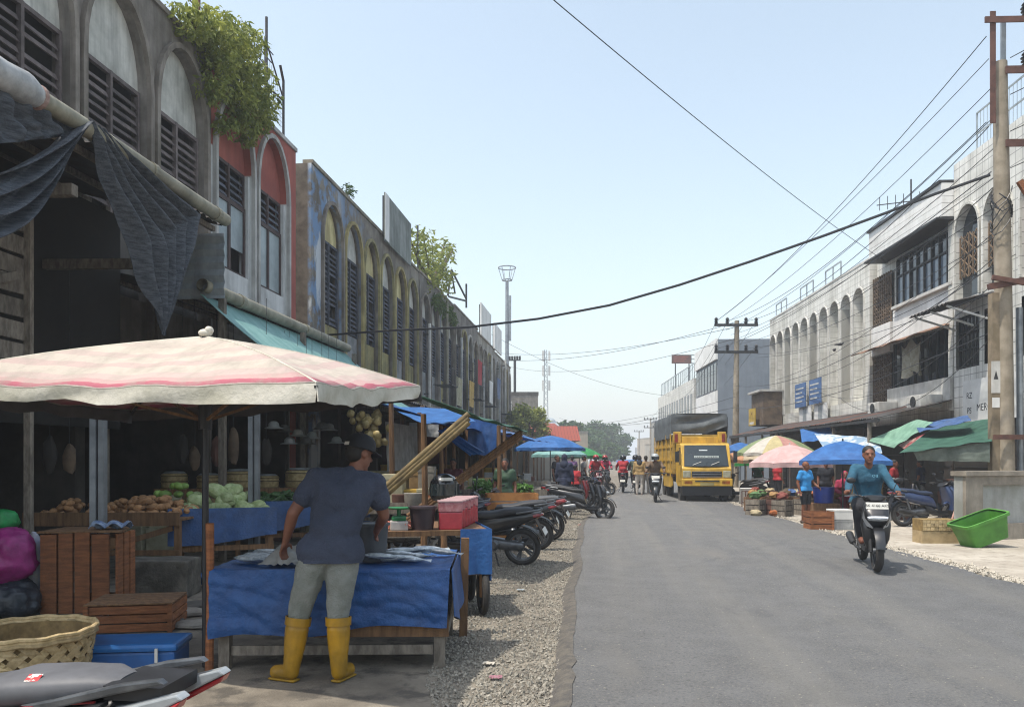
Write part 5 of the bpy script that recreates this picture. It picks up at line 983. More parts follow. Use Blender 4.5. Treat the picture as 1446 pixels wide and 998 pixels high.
# ------------------------------------------------------------------ the man in yellow boots
m_shirt = M('shirt_navy', '#3f4658', '#343b4c', 4, .9, bump=.6, bsc=90, ridge=5); m_trou = M('trousers_grey', '#8b8e88', '#74776f', 5, .9, bump=.6, bsc=90, ridge=6, streak=.15, dirt='#5c5a52'); m_boot = M('boot_yellow', '#b5860f', '#95700f', 5, .45, streak=.55, dirt='#5f4d22', bump=.15, bsc=20)
mp = GP(445, 962)
person('man in navy tee and yellow rubber boots leaning over the fish stall', mp, PI / 2 + TH, dict(pel=(.05, -.10, .93), waist=(.06, -.12, 1.07), chest=(.10, -.165, 1.27), neck=(.145, -.225, 1.465), head=(.19, -.275, 1.585), shL=(.10, .015, 1.415), shR=(.14, -.395, 1.375), elL=(.04, .165, 1.17), elR=(.24, -.44, 1.14), wrL=(.14, .245, .965), wrR=(.42, -.36, 1.02),
    hipL=(.05, .0, .90), hipR=(.05, -.19, .90), knL=(.03, .115, .50), knR=(.03, -.155, .50), anL=(.0, .165, .09), anR=(.0, -.165, .09), toL=(.05, .285, .04), toR=(.115, -.21, .04)), m_shirt, m_trou, m_skin, boots=m_boot, cap=M('cap_black', '#1b1e24', '#14161b', 8, .8), look=-.75, nod=.25, fat=.006, vox=.0095, shirt_len=.07, curl=.45, fold=.007)
# ------------------------------------------------------------------ left side beyond the cart: bamboo props, tarps, stalls
def bamboo(name, label, a, b, n, r_, mat, spread=.06):
    t = thing(name, label, 'prop pole', (0, 0, 0)); a = Vector(a); b = Vector(b)
    for i in range(n):
        o = Vector((0, .0, 1)) * (i - (n - 1) / 2) * spread; e = a.lerp(b, .0 if i == n // 2 else .28 + .03 * i); pts = [e.lerp(b, k / 10) + o for k in range(11)]; MB().tube(pts, [r_ * (1 + .12 * (k % 3 == 0)) for k in range(11)], 9).obj('cane', mat, t, smooth=50)
    return t
b1 = WY(662, 590, 9.2); a1 = WY(533, 703, 9.2); a1 = a1 + (a1 - b1) * .9; a1.z = max(a1.z, .02)
bamboo('bamboo_prop', 'bundle of thick pale bamboo canes propping up the tarp edge', a1, b1, 3, .036, m_bamboo, .05)
b2_ = WY(737, 612, 11.2); a2_ = WY(608, 708, 11.2); a2_ = a2_ + (a2_ - b2_) * .9; a2_.z = max(a2_.z, .02)
bamboo('bamboo_prop', 'thin dark pole propping up the tarp edge beyond the bamboo bundle', a2_, b2_, 3, .028, m_wood, .045)
def tarp(label, c00, c10, c01, c11, mat, sag=.12, name='tarpaulin', nu=30, nv=14, wr=.012, group=None):
    A, B, C_, E_ = (Vector(c) for c in (c00, c10, c01, c11)); nn = (B - A).cross(C_ - A).normalized(); q = RND.random() * 9
    mb = MB(); mb.sheet(lambda u, v: A.lerp(B, u).lerp(C_.lerp(E_, u), v) - Vector((0, 0, sag * math.sin(PI * u) * math.sin(PI * v))) + nn * (wr * math.sin(u * 17 + q) * (.3 + v) + wr * mnoise.noise(Vector((u * 5, v * 5, q)))), nu, nv, .008)
    return plain(mb, name, mat, label, 'tarpaulin', group, smooth=60)
tarp('grey green tarp stretched between the two bamboo props', b1 + Vector((-1.0, .4, .42)), b2_ + Vector((-1.3, .5, .45)), b1 + Vector((.05, 0, .03)), b2_ + Vector((.1, 0, .03)), m_green_t, .05)
tarp('bright blue tarp roof above the bamboo bundle', WY(548, 574, 15), WY(640, 577, 15), WY(600, 598, 11), WY(672, 596, 11.6), m_blue_l, .1)
tarp('long narrow blue tarp strip slung under the bamboo bundle', WY(618, 608, 12), WY(630, 604, 12), WY(664, 643, 11.4), WY(684, 638, 11.4), m_blue_l, .02, nu=8, nv=20)
tarp('dark blue tarp curtain hanging beyond the bamboo bundle', WY(662, 588, 17), WY(702, 598, 17), WY(660, 640, 17), WY(700, 645, 17), m_blue_t, .0)
tarp('blue tarp roof sloping out beyond the thin dark pole', (-4.6, 13.5, 2.75), (-4.6, 18.5, 2.8), (-2.7, 13.8, 2.2), (-2.6, 18.2, 2.15), m_blue_t, .14)
tarp('worn blue tarp roof sloping out over the vegetable table', (-4.5, 19.0, 2.8), (-4.5, 24.0, 2.8), (-2.4, 19.2, 2.2), (-2.3, 23.8, 2.25), m_blue_d, .14)
tarp('light blue tarp roof sloping out toward the far blue umbrella', (-4.4, 24.5, 2.8), (-4.4, 30.0, 2.8), (-2.2, 24.7, 2.15), (-2.0, 29.8, 2.2), m_blue_l, .16)
tarp('grey plastic sheet hung behind the leaf vegetables', (-4.3, 15.2, 2.3), (-4.3, 18.0, 2.3), (-4.25, 15.2, 1.3), (-4.25, 18.0, 1.35), m_netb, .0)
tarp('maroon cloth hanging at the back of the dim stalls', WY(540, 612, 18), WY(628, 618, 18), WY(540, 655, 18), WY(628, 655, 18), M('cloth_maroon', '#4a2430', '#381a24', 4, .9), .0)
tarp('pale patterned sheet lit behind the wooden posts', WY(578, 596, 19), WY(625, 600, 19), WY(580, 622, 19), WY(622, 622, 19), m_netb, .0)
pal = [(m_zinc_d, None), (m_zinc_d, m_green_t), (m_zinc_d, m_blue_t), (m_zinc_d, None), (m_zinc_d, m_blue_d), (m_zinc_d, None), (m_zinc_d, m_green_t)]
lbl = ['rusty dark tin awning just past the teal tarp', 'dark tin awning under the yellowed arches', 'dark tin awning with blue tarp lip', 'dark tin awning under the overgrown parapet', 'dark tin awning with worn blue lip', 'dark tin awning in front of the soot grey shophouse', 'farthest dark tin awning of the left row']
y = 17.8
for k, (mt, lip) in enumerate(pal):
    y1 = y + 6.0; awning(lbl[k], y, y1, -8.0, 3.75, -4.5, 2.9 + .1 * (k % 2), mt, 8, (y + .4, y + 3.1)); 
    if lip: tarp('tarp lip hung on the %s' % ['', 'awning under the yellowed arches', 'third tin awning of the row', '', 'fifth tin awning of the row', '', 'farthest tin awning'][k], (-4.9, y + .3, 3.05), (-4.9, y1 - .3, 3.05), (-3.7 + .3 * (k % 2), y + .5, 2.45), (-3.8, y1 - .5, 2.5), lip, .1)
    y = y1 + .1
# wooden posts under the tarps
for i, (px_, Y_, h_) in enumerate(((552, 12.5, 2.6), (592, 14, 2.4), (598, 11, 2.2), (622, 15, 2.4), (704, 15, 2.2), (712, 18, 2.3), (640, 18, 2.4), (567, 17, 2.6), (680, 22, 2.4))):
    b = WY(px_, 648, Y_); plain(MB().tube([(0, 0, 0), (.02, .01, h_ / 2), (0, 0, h_)], [.05, .045, .04], 8), 'wooden_post', m_wood, 'rough round wooden post under the left tarps', 'post', 'posts under the left tarps').location = (b.x, b.y, 0)
# baskets in a row on a bench
bn = WY(345, 648, 13.6); bench = wood_table('bench', 'long bench carrying a row of round lidded baskets', 'bench', (bn.x, bn.y, 0), 2.9, .7, .95, TH + .2)
for i, (dx, s_) in enumerate(((-1.2, 1.0), (-.62, .9), (-.1, 1.1), (.42, .85), (.98, 1.15))):
    p = Vector((bn.x, bn.y, .95)) + Matrix.Rotation(TH + .2, 3, 'Z') @ Vector((dx, 0, 0)); t = thing('lidded_basket', ['round bamboo basket at the near end of the bench', 'smaller round basket second on the bench', 'wide round basket in the middle of the bench', 'smallest round basket fourth on the bench', 'widest tall round basket at the far end of the bench'][i], 'basket', p, i * 1.3)
    MB().lathe([(0, 0), (.19 * s_, 0), (.22 * s_, .12), (.225 * s_, .3 * s_), (.21 * s_, .34 * s_), (0, .345 * s_)], 20).obj('body', M('basket_dim', '#b8a47a', '#958258', 16, .85, bump=.4, bsc=40), t, smooth=50)
    for z in (.08, .2, .3 * s_): MB().lathe([(.226 * s_, z - .012), (.236 * s_, z - .012), (.236 * s_, z + .012), (.226 * s_, z + .012)], 20, closed=True).obj('hoop', m_bamboo, t)
    MB().lathe([(0, .35 * s_), (.2 * s_, .35 * s_), (.15 * s_, .38 * s_), (0, .385 * s_)], 16).obj('lid', m_netb, t, smooth=50)
# goods: tables, boxes, sacks, helmets
for k, (px_, Y_, w_, lb) in enumerate(((575, 12.2, 1.9, 'wooden goods table just behind the cart'), (560, 15.5, 2.4, 'wooden goods table in the shade past the bench'), (700, 17.5, 2.2, 'wooden vegetable table behind the parked scooters'), (640, 19.5, 2.4, 'wooden goods table far under the tin awning'), (720, 24, 2.2, 'wooden table under the far awnings'))):
    p = WY(px_, 648, Y_); wood_table('goods_table', lb, 'table', (p.x, p.y, 0), w_, .9, .8, TH + .1, m_wood_g, brace=False)
def gd(px_, Y_, z, *a, **k): p = WY(px_, 648, Y_); return carton(a[0], a[1], a[2], (p.x, p.y, z), *a[3:], **k)
m_card = M('cardboard', '#8f7650', '#76603f', 6, .9, rnd=.2); m_cream = M('carton_cream', '#aaa58a', '#8d886f', 6, .8); m_yel = M('packet_yellow', '#b8963a', '#9c7c2c', 8, .6)
gd(556, 12.0, .80, 'display_box', 'pale greenish display box on the goods table behind the cart', 'box', (.34, .4, .5), m_cream, TH)
gd(580, 12.1, .80, 'packet_stack', 'stack of yellow packets beside the pale display box', 'box', (.3, .3, .26), m_yel, TH + .2)
gd(592, 12.6, .80, 'carton', 'tall brown carton behind the yellow packets', 'box', (.3, .3, .55), m_card, TH)
gd(603, 12.4, .80, 'carton', 'grey taped carton next to the tall brown carton', 'box', (.26, .3, .62), m_conc, TH)
gd(615, 12.0, .80, 'slat_crate', 'small orange slatted crate at the end of the goods table', 'crate', (.4, .3, .2), m_wood_o, TH, slats=3)
gd(572, 15.5, .80, 'carton', 'brown carton in the shade on the farther goods table', 'box', (.5, .4, .4), m_card, TH)
gd(535, 15.5, .80, 'carton', 'cream carton in the shade on the farther goods table', 'box', (.5, .4, .5), m_cream, TH + .1)
gd(640, 19.4, .80, 'blue_crate', 'blue plastic crate on the table far under the tin awning', 'crate', (.6, .45, .35), m_blue_t, TH)
gd(722, 14.6, .0, 'slat_crate', 'bright orange slatted crate standing among the parked scooters', 'crate', (.95, .55, .92), M('wood_bright', '#a8743f', '#8a5a2e', 5, .8, rnd=.15), TH + .1, slats=6)
rr = random.Random(21); mb_grn = M('packet_green', '#5a7a4a', '#48663a', 8, .6); m_wick0 = M('basin_wicker', '#a48f62', '#84714a', 16, .8)
for i in range(46):
    Y_ = rr.uniform(11.5, 42); x = rr.uniform(-7.6, -5.6) if Y_ > 12 else rr.uniform(-7.7, -7.0); z = rr.choice((0, 0, .8)) if Y_ < 17 else 0; d = (rr.uniform(.35, .7), rr.uniform(.35, .6), rr.uniform(.3, .9))
    if Y_ < 12: z = 0
    c = carton('carton', 'carton stored in the gloom of the open shops', 'box', (x, Y_, 0), d, rr.choice((m_card, m_cream, m_conc_d, m_blue_d, m_rust)), rr.uniform(-.3, .3), 'cartons in the dim shops')
    if rr.random() < .6: carton('carton', 'carton stored in the gloom of the open shops', 'box', (x, Y_, d[2] + .014), (d[0] * .85, d[1] * .85, rr.uniform(.2, .5)), rr.choice((m_card, m_cream, m_yel)), rr.uniform(-.3, .3), 'cartons in the dim shops')
for i in range(64):
    px_, Y_, w_ = rr.choice(((575, 12.2, .8), (560, 15.5, 1.0), (640, 19.5, 1.0), (720, 24, .9), (575, 12.2, .8))); p = WY(px_, 648, Y_) + Vector((rr.uniform(-w_, w_), rr.uniform(-.35, .35), 0)); k = rr.random(); p.z = .80
    if k < .55: c = carton('goods_packet', 'small packet of goods set out on the left goods tables', 'packet', p, (rr.uniform(.12, .3), rr.uniform(.12, .3), rr.uniform(.1, .34)), rr.choice((m_card, m_cream, m_yel, m_netb, m_rust, m_conc, mb_grn)), rr.random(), 'packets on the left goods tables')
    else:
        s_ = rr.uniform(.6, 1.1); o = plain(MB().lathe([(0, 0), (.11 * s_, 0), (.14 * s_, .1 * s_), (.145 * s_, .2 * s_), (.12 * s_, .21 * s_), (.11 * s_, .14 * s_), (0, .13 * s_)], 14), 'goods_basin', rr.choice((m_wick0, m_conc, m_rust, m_cream)), 'open basin of goods on the left goods tables', 'basin', 'basins on the left goods tables', smooth=50); o.location = p
def helmet_thing(label, loc, rz, mat, s=1.0):
    t = thing('helmet', label, 'helmet', loc, rz, None, s); MB().lathe([(.11, 0), (.14, .05), (.145, .12), (.13, .18), (.1, .225), (.05, .25), (0, .258)], 20).obj('shell', mat, t, smooth=50)
    MB().sheet(lambda u, v: (math.cos((u - .5) * 2.2) * .152, math.sin((u - .5) * 2.2) * .152, .05 + .11 * v), 12, 4, .006).obj('visor', m_screen, t, smooth=60); MB().sheet(lambda u, v: (math.cos((u - .5) * .8) * .15, math.sin((u - .5) * .8) * .15, .19 + .03 * v), 8, 2, .005).obj('badge', m_white, t); return t
p = WY(627, 648, 10.6); plain(MB().tube([(p.x, p.y, 0), (p.x, p.y, .98)], [.05, .04], 8), 'short_post', m_wood, 'short wooden post under the black helmet', 'post')
helmet_thing('glossy black helmet perched on a short post behind the dark pot', (p.x, p.y, .98), -1.2, M('helmet_black', '#101114', '#17181b', 8, .15, coat=.6), 1.45)
# hanging things
hk = Vector((-4.3, 13.9, 1.72)); t = thing('cracker_bunch', 'bunch of yellowish cracker bags hanging by the man in the cap', 'snack bags', hk, 0, None, 1.35)
rr = random.Random(5)
for i in range(44):
    v = Vector((rr.gauss(0, .13), rr.gauss(0, .1), rr.uniform(-.05, .5))); MB().ell(v, (.055, .04, .065), 8, 6, (rr.random(), rr.random(), 0), jit=.12).obj('bag', M('cracker_bag', '#bfae7c', '#9c8b5c', 12, .4, rnd=.2, trans=.2), t, smooth=True)
MB().tube([(0, 0, .4), (0, 0, .75)], .006, 5).obj('cord', m_dark, t)
for i in range(9):
    px_ = 388 + i * 11 + rr.uniform(-3, 3); Y_ = 12.5 + rr.uniform(0, 2.2); p = WY(px_, 606 + rr.uniform(-4, 22), Y_); t = thing('hanging_hat', 'pale dome shaped hat hanging in the dim shop', 'hat', p, rr.random() * 6, 'hats hanging in the dim shop')
    MB().lathe([(.17, 0), (.165, .01), (.1, .03), (.09, .09), (.05, .13), (0, .135)], 14).obj('crown', rr.choice((m_conc, m_netb, m_conc_d)), t, smooth=50); MB().tube([(0, 0, .13), (0, 0, 3.9 - p.z)], .004, 4).obj('cord', m_dark, t)
for i, (px_, py_, Y_, ln) in enumerate(((70, 632, 9.5, .5), (98, 640, 9.8, .4), (258, 625, 12, .5), (275, 640, 12.2, .4), (306, 628, 12, .5), (322, 632, 12.4, .35), (376, 630, 12.3, .45), (330, 620, 12, .6))):
    p = WY(px_, py_, Y_); t = thing('hanging_bundle', 'dim bundle hanging from the awning beams above the vegetables', 'bundle', p, 0, 'bundles hanging above the vegetables')
    MB().ell((0, 0, -ln * .2), (.09, .08, ln * .5), 9, 7, jit=.12).obj('bundle', rr.choice((m_rust, m_conc_d, m_int, m_brown)), t, smooth=True); MB().tube([(0, 0, ln * .25), (0, 0, 4.2 - p.z)], .005, 4).obj('cord', m_dark, t)
# leafy produce on far left tables
for i in range(26):
    px_ = rr.uniform(676, 742); Y_ = rr.uniform(16.9, 18.1); p = WY(px_, 648, Y_); t = MB(); leaves(t, [((0, 0, .1), (.2, .16, .09))], 40, .16, i, .2, .5); o = plain(t, 'leaf_bundle', M('leaf_veg', '#5f8a3a', '#41692a', 9, .6, trans=.2, rnd=.2), 'loose bundle of green leaf vegetables on the table behind the scooters', 'vegetables', 'leaf vegetable bundles'); o.location = (p.x, p.y, .80)
# ------------------------------------------------------------------ parked scooters on the left
def sc_at(label, gx, gy, rz, **k): return scooter(label, (gx, gy, .0), rz, **k)
sc_at('black scooter parked tail out beside the food cart', -1.78, 11.4, PI - .1, body='#1a1c20', seat='#33353a', group=None, lean=.12, plate_r='')
sc_at('grey and black scooter with white number plate between the two tails', -1.72, 13.2, PI + .05, body='#22252b', seat='#2b2c30', accent='#4a4e55', plate_r='', lean=.12)
sc_at('black scooter with red tail panel parked tail out', -1.6, 15.0, PI - .12, body='#1d1f24', tail='#7c1c22', seat='#4b4d50', lean=.12, plate_r='')
sc_at('matt black scooter parked nose toward the asphalt', -.55, 20.0, -.18, body='#2a2c30', accent='#23252a', seat='#232427', lean=.1, steer=-.2)
sc_at('black scooter behind the matt black one, nose toward the asphalt', -.75, 21.6, -.1, body='#1b1c20', lean=.1)
sc_at('blue and black scooter parked deeper beneath the tarps', -2.9, 13.6, PI + .35, body='#1d2b45', lean=.1, accent='#9aa0a8')
sc_at('black scooter parked nose out behind the short post', -2.7, 12.1, .15, body='#15161a', accent='#b0b3b8', lean=.1, steer=.3)
sc_at('white and black scooter parked among the left stalls', -2.2, 17.4, .3, body='#8f9296', accent='#22242a', lean=.1)
sc_at('red scooter parked beyond the matt black one', -1.0, 24.2, .1, body='#6d1d22', lean=.1)
sc_at('dark blue scooter parked under the far blue umbrella', -.8, 28.5, .05, body='#1c2740', lean=.1)
sc_at('black scooter parked under the far green umbrella', -.3, 33.0, .2, body='#1a1b1f', lean=.1)
# foreground scooter: seat and tail by the camera
fgs = D(-98, 905, 2.72); scooter('dark scooter with grey seat and red trimmed tail beside the woven basket', (fgs.x, fgs.y, .0), PI + TH - .17, body='#2b2d31', accent='#a01f26', seat='#55565a', lean=.05, tail='#26282c', plate_r='', rail=False)
fg = [c for c in COL.objects if c.name.startswith('motor_scooter')][-1]
m_sil = M('panel_silver', '#a3a8ab', '#8f9497', 6, .35, .2, coat=.4); m_rtr = M('trim_red', '#a3262c', '#8a1f25', 6, .3, coat=.5)
for s_ in (-1, 1):
    for nm, pl_, y0, y1, mt in (('grab_handle', [(-.50, .775), (-.62, .80), (-.86, .862), (-.99, .882), (-1.01, .868), (-.84, .828), (-.6, .765)], .10, .128, m_alu), ('tail_panel', [(-.35, .66), (-.6, .72), (-.9, .80), (-1.06, .845), (-1.08, .83), (-.95, .765), (-.7, .685), (-.45, .635)], .095, .145, m_sil), ('red_trim', [(-.45, .632), (-.7, .682), (-.95, .762), (-1.075, .826), (-1.06, .80), (-.94, .735), (-.7, .655), (-.45, .605)], .10, .15, m_rtr), ('dark_trim', [(-.2, .70), (-.5, .735), (-.8, .80), (-.8, .785), (-.5, .715), (-.2, .675)], .10, .146, m_black)):
        MB().prism(pl_, s_ * y0, s_ * y1).obj(nm, mt, fg, bevel=.006)
    MB().tube([(.0, s_ * .132, .70), (-.3, s_ * .142, .735), (-.55, s_ * .125, .775), (-.75, s_ * .10, .79)], .004, 5).obj('seat_piping', m_rtr, fg)
MB().b2(-.98, -.78, -.10, .10, .80, .845).obj('carrier_plate', m_black, fg)
o = MB().box((0, 0, 0), (.05, .032, .001)).obj('sticker', M('sticker', '#cfd2c9', '#b52a30', 40, .4, thr=(.49, .51)), None); o.parent = fg; o.location = (-.52, .085, .853); o.rotation_euler = (-.5, .05, 0); o.name = 'seat_sticker'
# litter on the gravel
for k, (px_, py_, c_) in enumerate(((700, 960, '#a0707a'), (818, 742, '#a85548'), (812, 748, '#c9c3b8'), (735, 835, '#9aa3a8'), (690, 940, '#c0b7a8'), (1210, 738, '#c9c9c4'))):
    p = GP(px_, py_); mb = MB(); mb.sheet(lambda u, v: (.09 * (u - .5), .06 * (v - .5), .025 + .015 * mnoise.noise(Vector((u * 6, v * 6, k)))), 8, 6, .003); o = plain(mb, 'litter_scrap', M('litter' + c_, c_, None, 20, .5), ['crumpled pink wrapper on the gravel near the fish stall', 'red plastic scrap under the matt black scooter', 'pale plastic scrap beside the red one', 'pale plastic scrap on the gravel near the cart', 'tan scrap of paper on the gravel', 'white scrap on the right pavement'][k], 'litter'); o.location = p
# ------------------------------------------------------------------ round and square umbrellas
def parasol(label, c, r_, z0, z1, cols, n=8, rz=0.0, val=.12, pole=True, grp=None, sq=False):
    t = thing('parasol', label, 'umbrella', (c[0], c[1], 0), rz, grp); n = 4 if sq else n
    for k in range(n):
        a0, a1 = 2 * PI * k / n, 2 * PI * (k + 1) / n; A = Vector((r_ * math.cos(a0), r_ * math.sin(a0), z0)); B = Vector((r_ * math.cos(a1), r_ * math.sin(a1), z0)); T = Vector((0, 0, z1))
        def f(u, v): e = A.lerp(B, u); e = e * (1 - .05 * math.sin(PI * u)); e.z = z0 + .03 * math.sin(PI * u); p = T.lerp(e, v); p.z += .18 * (z1 - z0) * math.sin(PI * v); return p
        mt = cols[k % len(cols)]; MB().sheet(f, 8, 8, .005).obj('canopy_panel', mt, t, smooth=60)
        if val: MB().sheet(lambda u, v: f(u, 1) + Vector((0, 0, -.006 - val * v)) + Vector((math.cos((a0 + a1) / 2), math.sin((a0 + a1) / 2), 0)) * .015 * math.sin(u * 12) * v, 8, 2, .004).obj('valance', mt, t)
        MB().bar(T - Vector((0, 0, .04)), A - Vector((0, 0, .03)), .014, .016).obj('rib', m_dark, t)
    if pole: MB().tube([(0, 0, 0), (0, 0, z1 + .06)], .022, 8).obj('pole', m_white if pole == 2 else m_dark, t)
    return t
for px_, Y_, r_, z0, z1, m_, lb in ((777, 33, 1.55, 2.0, 2.55, m_blue_l, 'wide blue umbrella above the far parked scooters'), (790, 38, 1.4, 1.75, 2.25, m_teal_t, 'teal umbrella behind the wide blue one'), (818, 40, 1.3, 1.7, 2.2, M('green_cloth', '#3f9a5a', '#2f7d48', 4, .7, trans=.3), 'green umbrella behind the teal one')):
    p = WY(px_, 648, Y_); parasol(lb, p, r_, z0, z1, [m_], 8, .3)
tarp('blue tarp roof in the distance beside the far pedestrians', WY(870, 650, 70), WY(905, 648, 70), WY(872, 656, 64), WY(912, 655, 64), m_blue_l, .1)
# ------------------------------------------------------------------ people in the distance and on the road
V = .02
mblk = M('cloth_dark', '#22252d', '#191b22', 6, .9); mredc = M('cloth_red', '#a3262e', '#861d25', 6, .85); mnav = M('cloth_navy', '#232c44', '#1b2236', 6, .9); mtan = M('cloth_tan', '#a58a5c', '#8c744b', 6, .9); mwhc = M('cloth_white', '#b9b4ae', '#a29d97', 6, .9); mblu = M('cloth_blue', '#2d86c4', '#2472ab', 5, .85); mtl = M('cloth_teal', '#27566d', '#1f475b', 6, .9, bump=.3, bsc=80, ridge=6); mpk = M('cloth_pink', '#a02a4c', '#85223f', 6, .85); mhel = M('helmet_red', '#9c1f22', '#861a1d', 6, .25, coat=.5); mhw = M('helmet_silver', '#9fa6a8', '#8a9092', 6, .25, coat=.5); mhk = M('helmet_dark', '#1c1e22', '#151619', 6, .25, coat=.5)
def pers(px_, Y_, label, rz, **k): p = WY(px_, 648, Y_); return person(label, (p.x, p.y, .0), rz, vox=V, fold=.003, **k)
pers(797, 22.5, 'person in a dark navy robe standing with back turned near the parked scooters', 1.4, shirt=mnav, pants=mblk, sleeve='long', dress=mnav, scarf=mnav, hair=False)
pers(812, 26, 'small person in a red shirt beside the navy robed person', 1.2, shirt=mredc, pants=mblk, parent_scale=.8)
pers(824, 34, 'person in white shirt shopping under the green umbrella', .3, shirt=mwhc, pants=mblk)
pers(786, 30, 'person in dark clothes under the wide blue umbrella', -.6, shirt=mblk, pants=mblk)
pers(808, 36, 'person in purple top under the teal umbrella', 2.0, shirt=M('cloth_purple', '#6a4a78', '#563c62', 6), pants=mblk)
pers(713, 16.3, 'seller in a dark green top behind the leaf vegetables', -PI / 2, shirt=M('cloth_green', '#2c4a34', '#22392a', 6), pants=mblk, parent_scale=.92)
pers(640, 17.5, 'seller in maroon in the shade behind the goods table', -PI / 2, shirt=M('cloth_maroon2', '#5a2630', '#451d25', 6), pants=mblk, parent_scale=.92)
pers(903, 33, 'pedestrian in tan top and pale trousers walking beside the truck', 1.5, shirt=mtan, pants=mwhc, sleeve='long', scarf=mblk, hair=False)
pers(912, 34.5, 'pedestrian in brown top and white trousers walking beside the truck', 1.5, shirt=M('cloth_brown', '#7d6648', '#675338', 6), pants=mwhc, sleeve='long')
def rider(label_s, label_p, loc, rz, body, shirt, pants, helmet=None, scarf=None, v=V, plate_f=None, plate_r=None, hair=True, accent=None, pose=None, look=0.0, sleeve='long', shoes=None, beak=None, skin=None, fat=0.0, **k):
    s = scooter(label_s, loc, rz, body=body, accent=accent, lean=0.0, plate_f=plate_f, plate_r=plate_r, beak=beak)
    return person(label_p, loc, rz, {**SIT, **(pose or {})}, shirt, pants, skin, sleeve=sleeve, helmet=helmet, scarf=scarf, hair=hair, vox=v, look=look, curl=1.2, shoes=shoes, fat=fat, fold=.004)
Z = .075
rider('black motorbike ridden away by the rider in red', 'rider in a red jacket seen from behind', (.95, 35.5, Z), PI / 2 - .05, '#1b1c20', mredc, mblk, mhk, plate_r='')
rider('black motorbike ridden away by the rider in dark green', 'rider in a dark green jacket seen from behind', (1.45, 34.2, Z), PI / 2 - .05, '#1b1c20', M('cloth_olive', '#39402f', '#2c3224', 6), mblk, mhk, plate_r='')
rider('silver and black motorbike coming on beside the truck', 'rider in a brown shirt and silver helmet coming on beside the truck', (1.85, 27.6, Z), -PI / 2 - .05, '#1d2022', M('cloth_brown3', '#6d5844', '#594736', 6), mblk, mhw, plate_f='', accent='#3b3f42')
rider('red motorbike waiting by the far left stalls', 'rider in red jacket and red helmet by the far left stalls', (-.25, 34.5, Z), -PI / 2 + .2, '#5a1a1e', mredc, mblk, mhel)
rider('dark motorbike behind the red one by the far left stalls', 'rider in pink jacket and red helmet behind the first red rider', (.15, 38, Z), -PI / 2, '#26282c', mpk, mblk, mhel)
# rider in teal coming at the camera
rider('black and silver scooter with a number plate on its nose', 'rider in a teal long sleeved shirt on the black scooter', (3.68, 11.28, Z), -PI / 2 - .17, '#1a1b1e', mtl, M('trousers_black', '#25262b', '#1b1c20', 6, .9, bump=.2), None, v=.011, plate_f='BK 4166 AKS', beak='#9a9ea3', shoes=M('sandal', '#7d4a36', '#5c3527', 14, .7), skin=m_skin, look=.05, fat=.012,
      pose=dict(shL=(-.13, .165, 1.335), shR=(-.13, -.165, 1.335), elL=(.04, .27, 1.13), elR=(.04, -.27, 1.13), head=(-.055, 0, 1.53)))
o = text('shirt_lettering', 'oa', (3.66, 11.0, 1.33), (1.25, 0, -.17), .08, M('ink_pale', '#4f8398', '#44788c')); o.parent = bpy.data.objects[[q.name for q in COL.objects if q.get('label', '').startswith('rider in a teal')][0]]; o.matrix_parent_inverse = (Matrix.Translation(o.parent.location) @ Euler(o.parent.rotation_euler).to_matrix().to_4x4()).inverted()
# ------------------------------------------------------------------ truck
tk = thing('cargo_truck', 'yellow cargo truck with dark tarpaulin over its load', 'truck', (3.66, 28.0, .06), -PI / 2 + .05)
m_ty1 = M('truck_yellow', '#cfa636', '#b8922c', 3, .5, streak=.45, dirt='#6f5526', coat=.2); m_tw = M('truck_boards', '#c2a046', '#a08034', 4, .75, streak=.4, dirt='#5a401a', rnd=.12); m_tt = M('truck_tarp', '#5c6266', '#484e52', 2.5, .7, bump=.6, bsc=8, ridge=1.4)
W_ = .86
cab = MB(); prof = [(-.02, .50), (.02, .62), (.02, 1.16), (-.06, 1.24), (-.34, 1.98), (-.46, 2.06), (-1.45, 2.06), (-1.45, .62), (-1.1, .5)]
cab.prism(prof, -W_, W_); cab.obj('cab', m_ty1, tk, bevel=.035)
def wsf(u, v): y_ = (u - .5) * 1.52; x = -.045 - .30 * v + .03 - .05 * (2 * (u - .5)) ** 2; return (x + .022, y_ * (1 - .05 * v), 1.235 + .74 * v)
MB().sheet(wsf, 14, 8, .01).obj('windscreen', m_screen, tk, smooth=60)
gk = MB(); gk.tube([wsf(0, 0), wsf(.25, 0), wsf(.5, 0), wsf(.75, 0), wsf(1, 0), wsf(1, .5), wsf(1, 1), wsf(.5, 1), wsf(0, 1), wsf(0, .5), wsf(0, 0)], .016, 6); gk.obj('windscreen_seal', m_black, tk)
sg = MB(); sg.sheet(lambda u, v: Vector(wsf(.22 + .58 * u, .40 + .10 * v)) + Vector((.012, 0, .004)), 10, 2, .002); sg.obj('windscreen_strip', M('strip_pale', '#9fa8a6', '#8d9694', 30, .5), tk)
st2 = MB()
for i in range(13):
    if i in (6,): continue
    u0 = .25 + i * .041; st2.add([Vector(wsf(a, b)) + Vector((.0165, 0, .004)) for a, b in ((u0, .43), (u0 + .022, .43), (u0 + .022, .475), (u0, .475))], [(0, 1, 2, 3)])
tag(st2.obj('strip_lettering', m_dark, tk), kind='stuff')
MB().sheet(lambda u, v: Vector(wsf(.34 + .2 * u, .74 + .05 * v)) + Vector((.012, 0, .004)), 4, 1, .002).obj('windscreen_sticker', M('sticker_w', '#c5ccd0', '#b3babd'), tk)
for a in (.18, .6): MB().tube([Vector(wsf(a, .06)) + Vector((.02, 0, 0)), Vector(wsf(a + .2, .22)) + Vector((.02, 0, 0))], .012, 5).obj('wiper', m_white, tk)
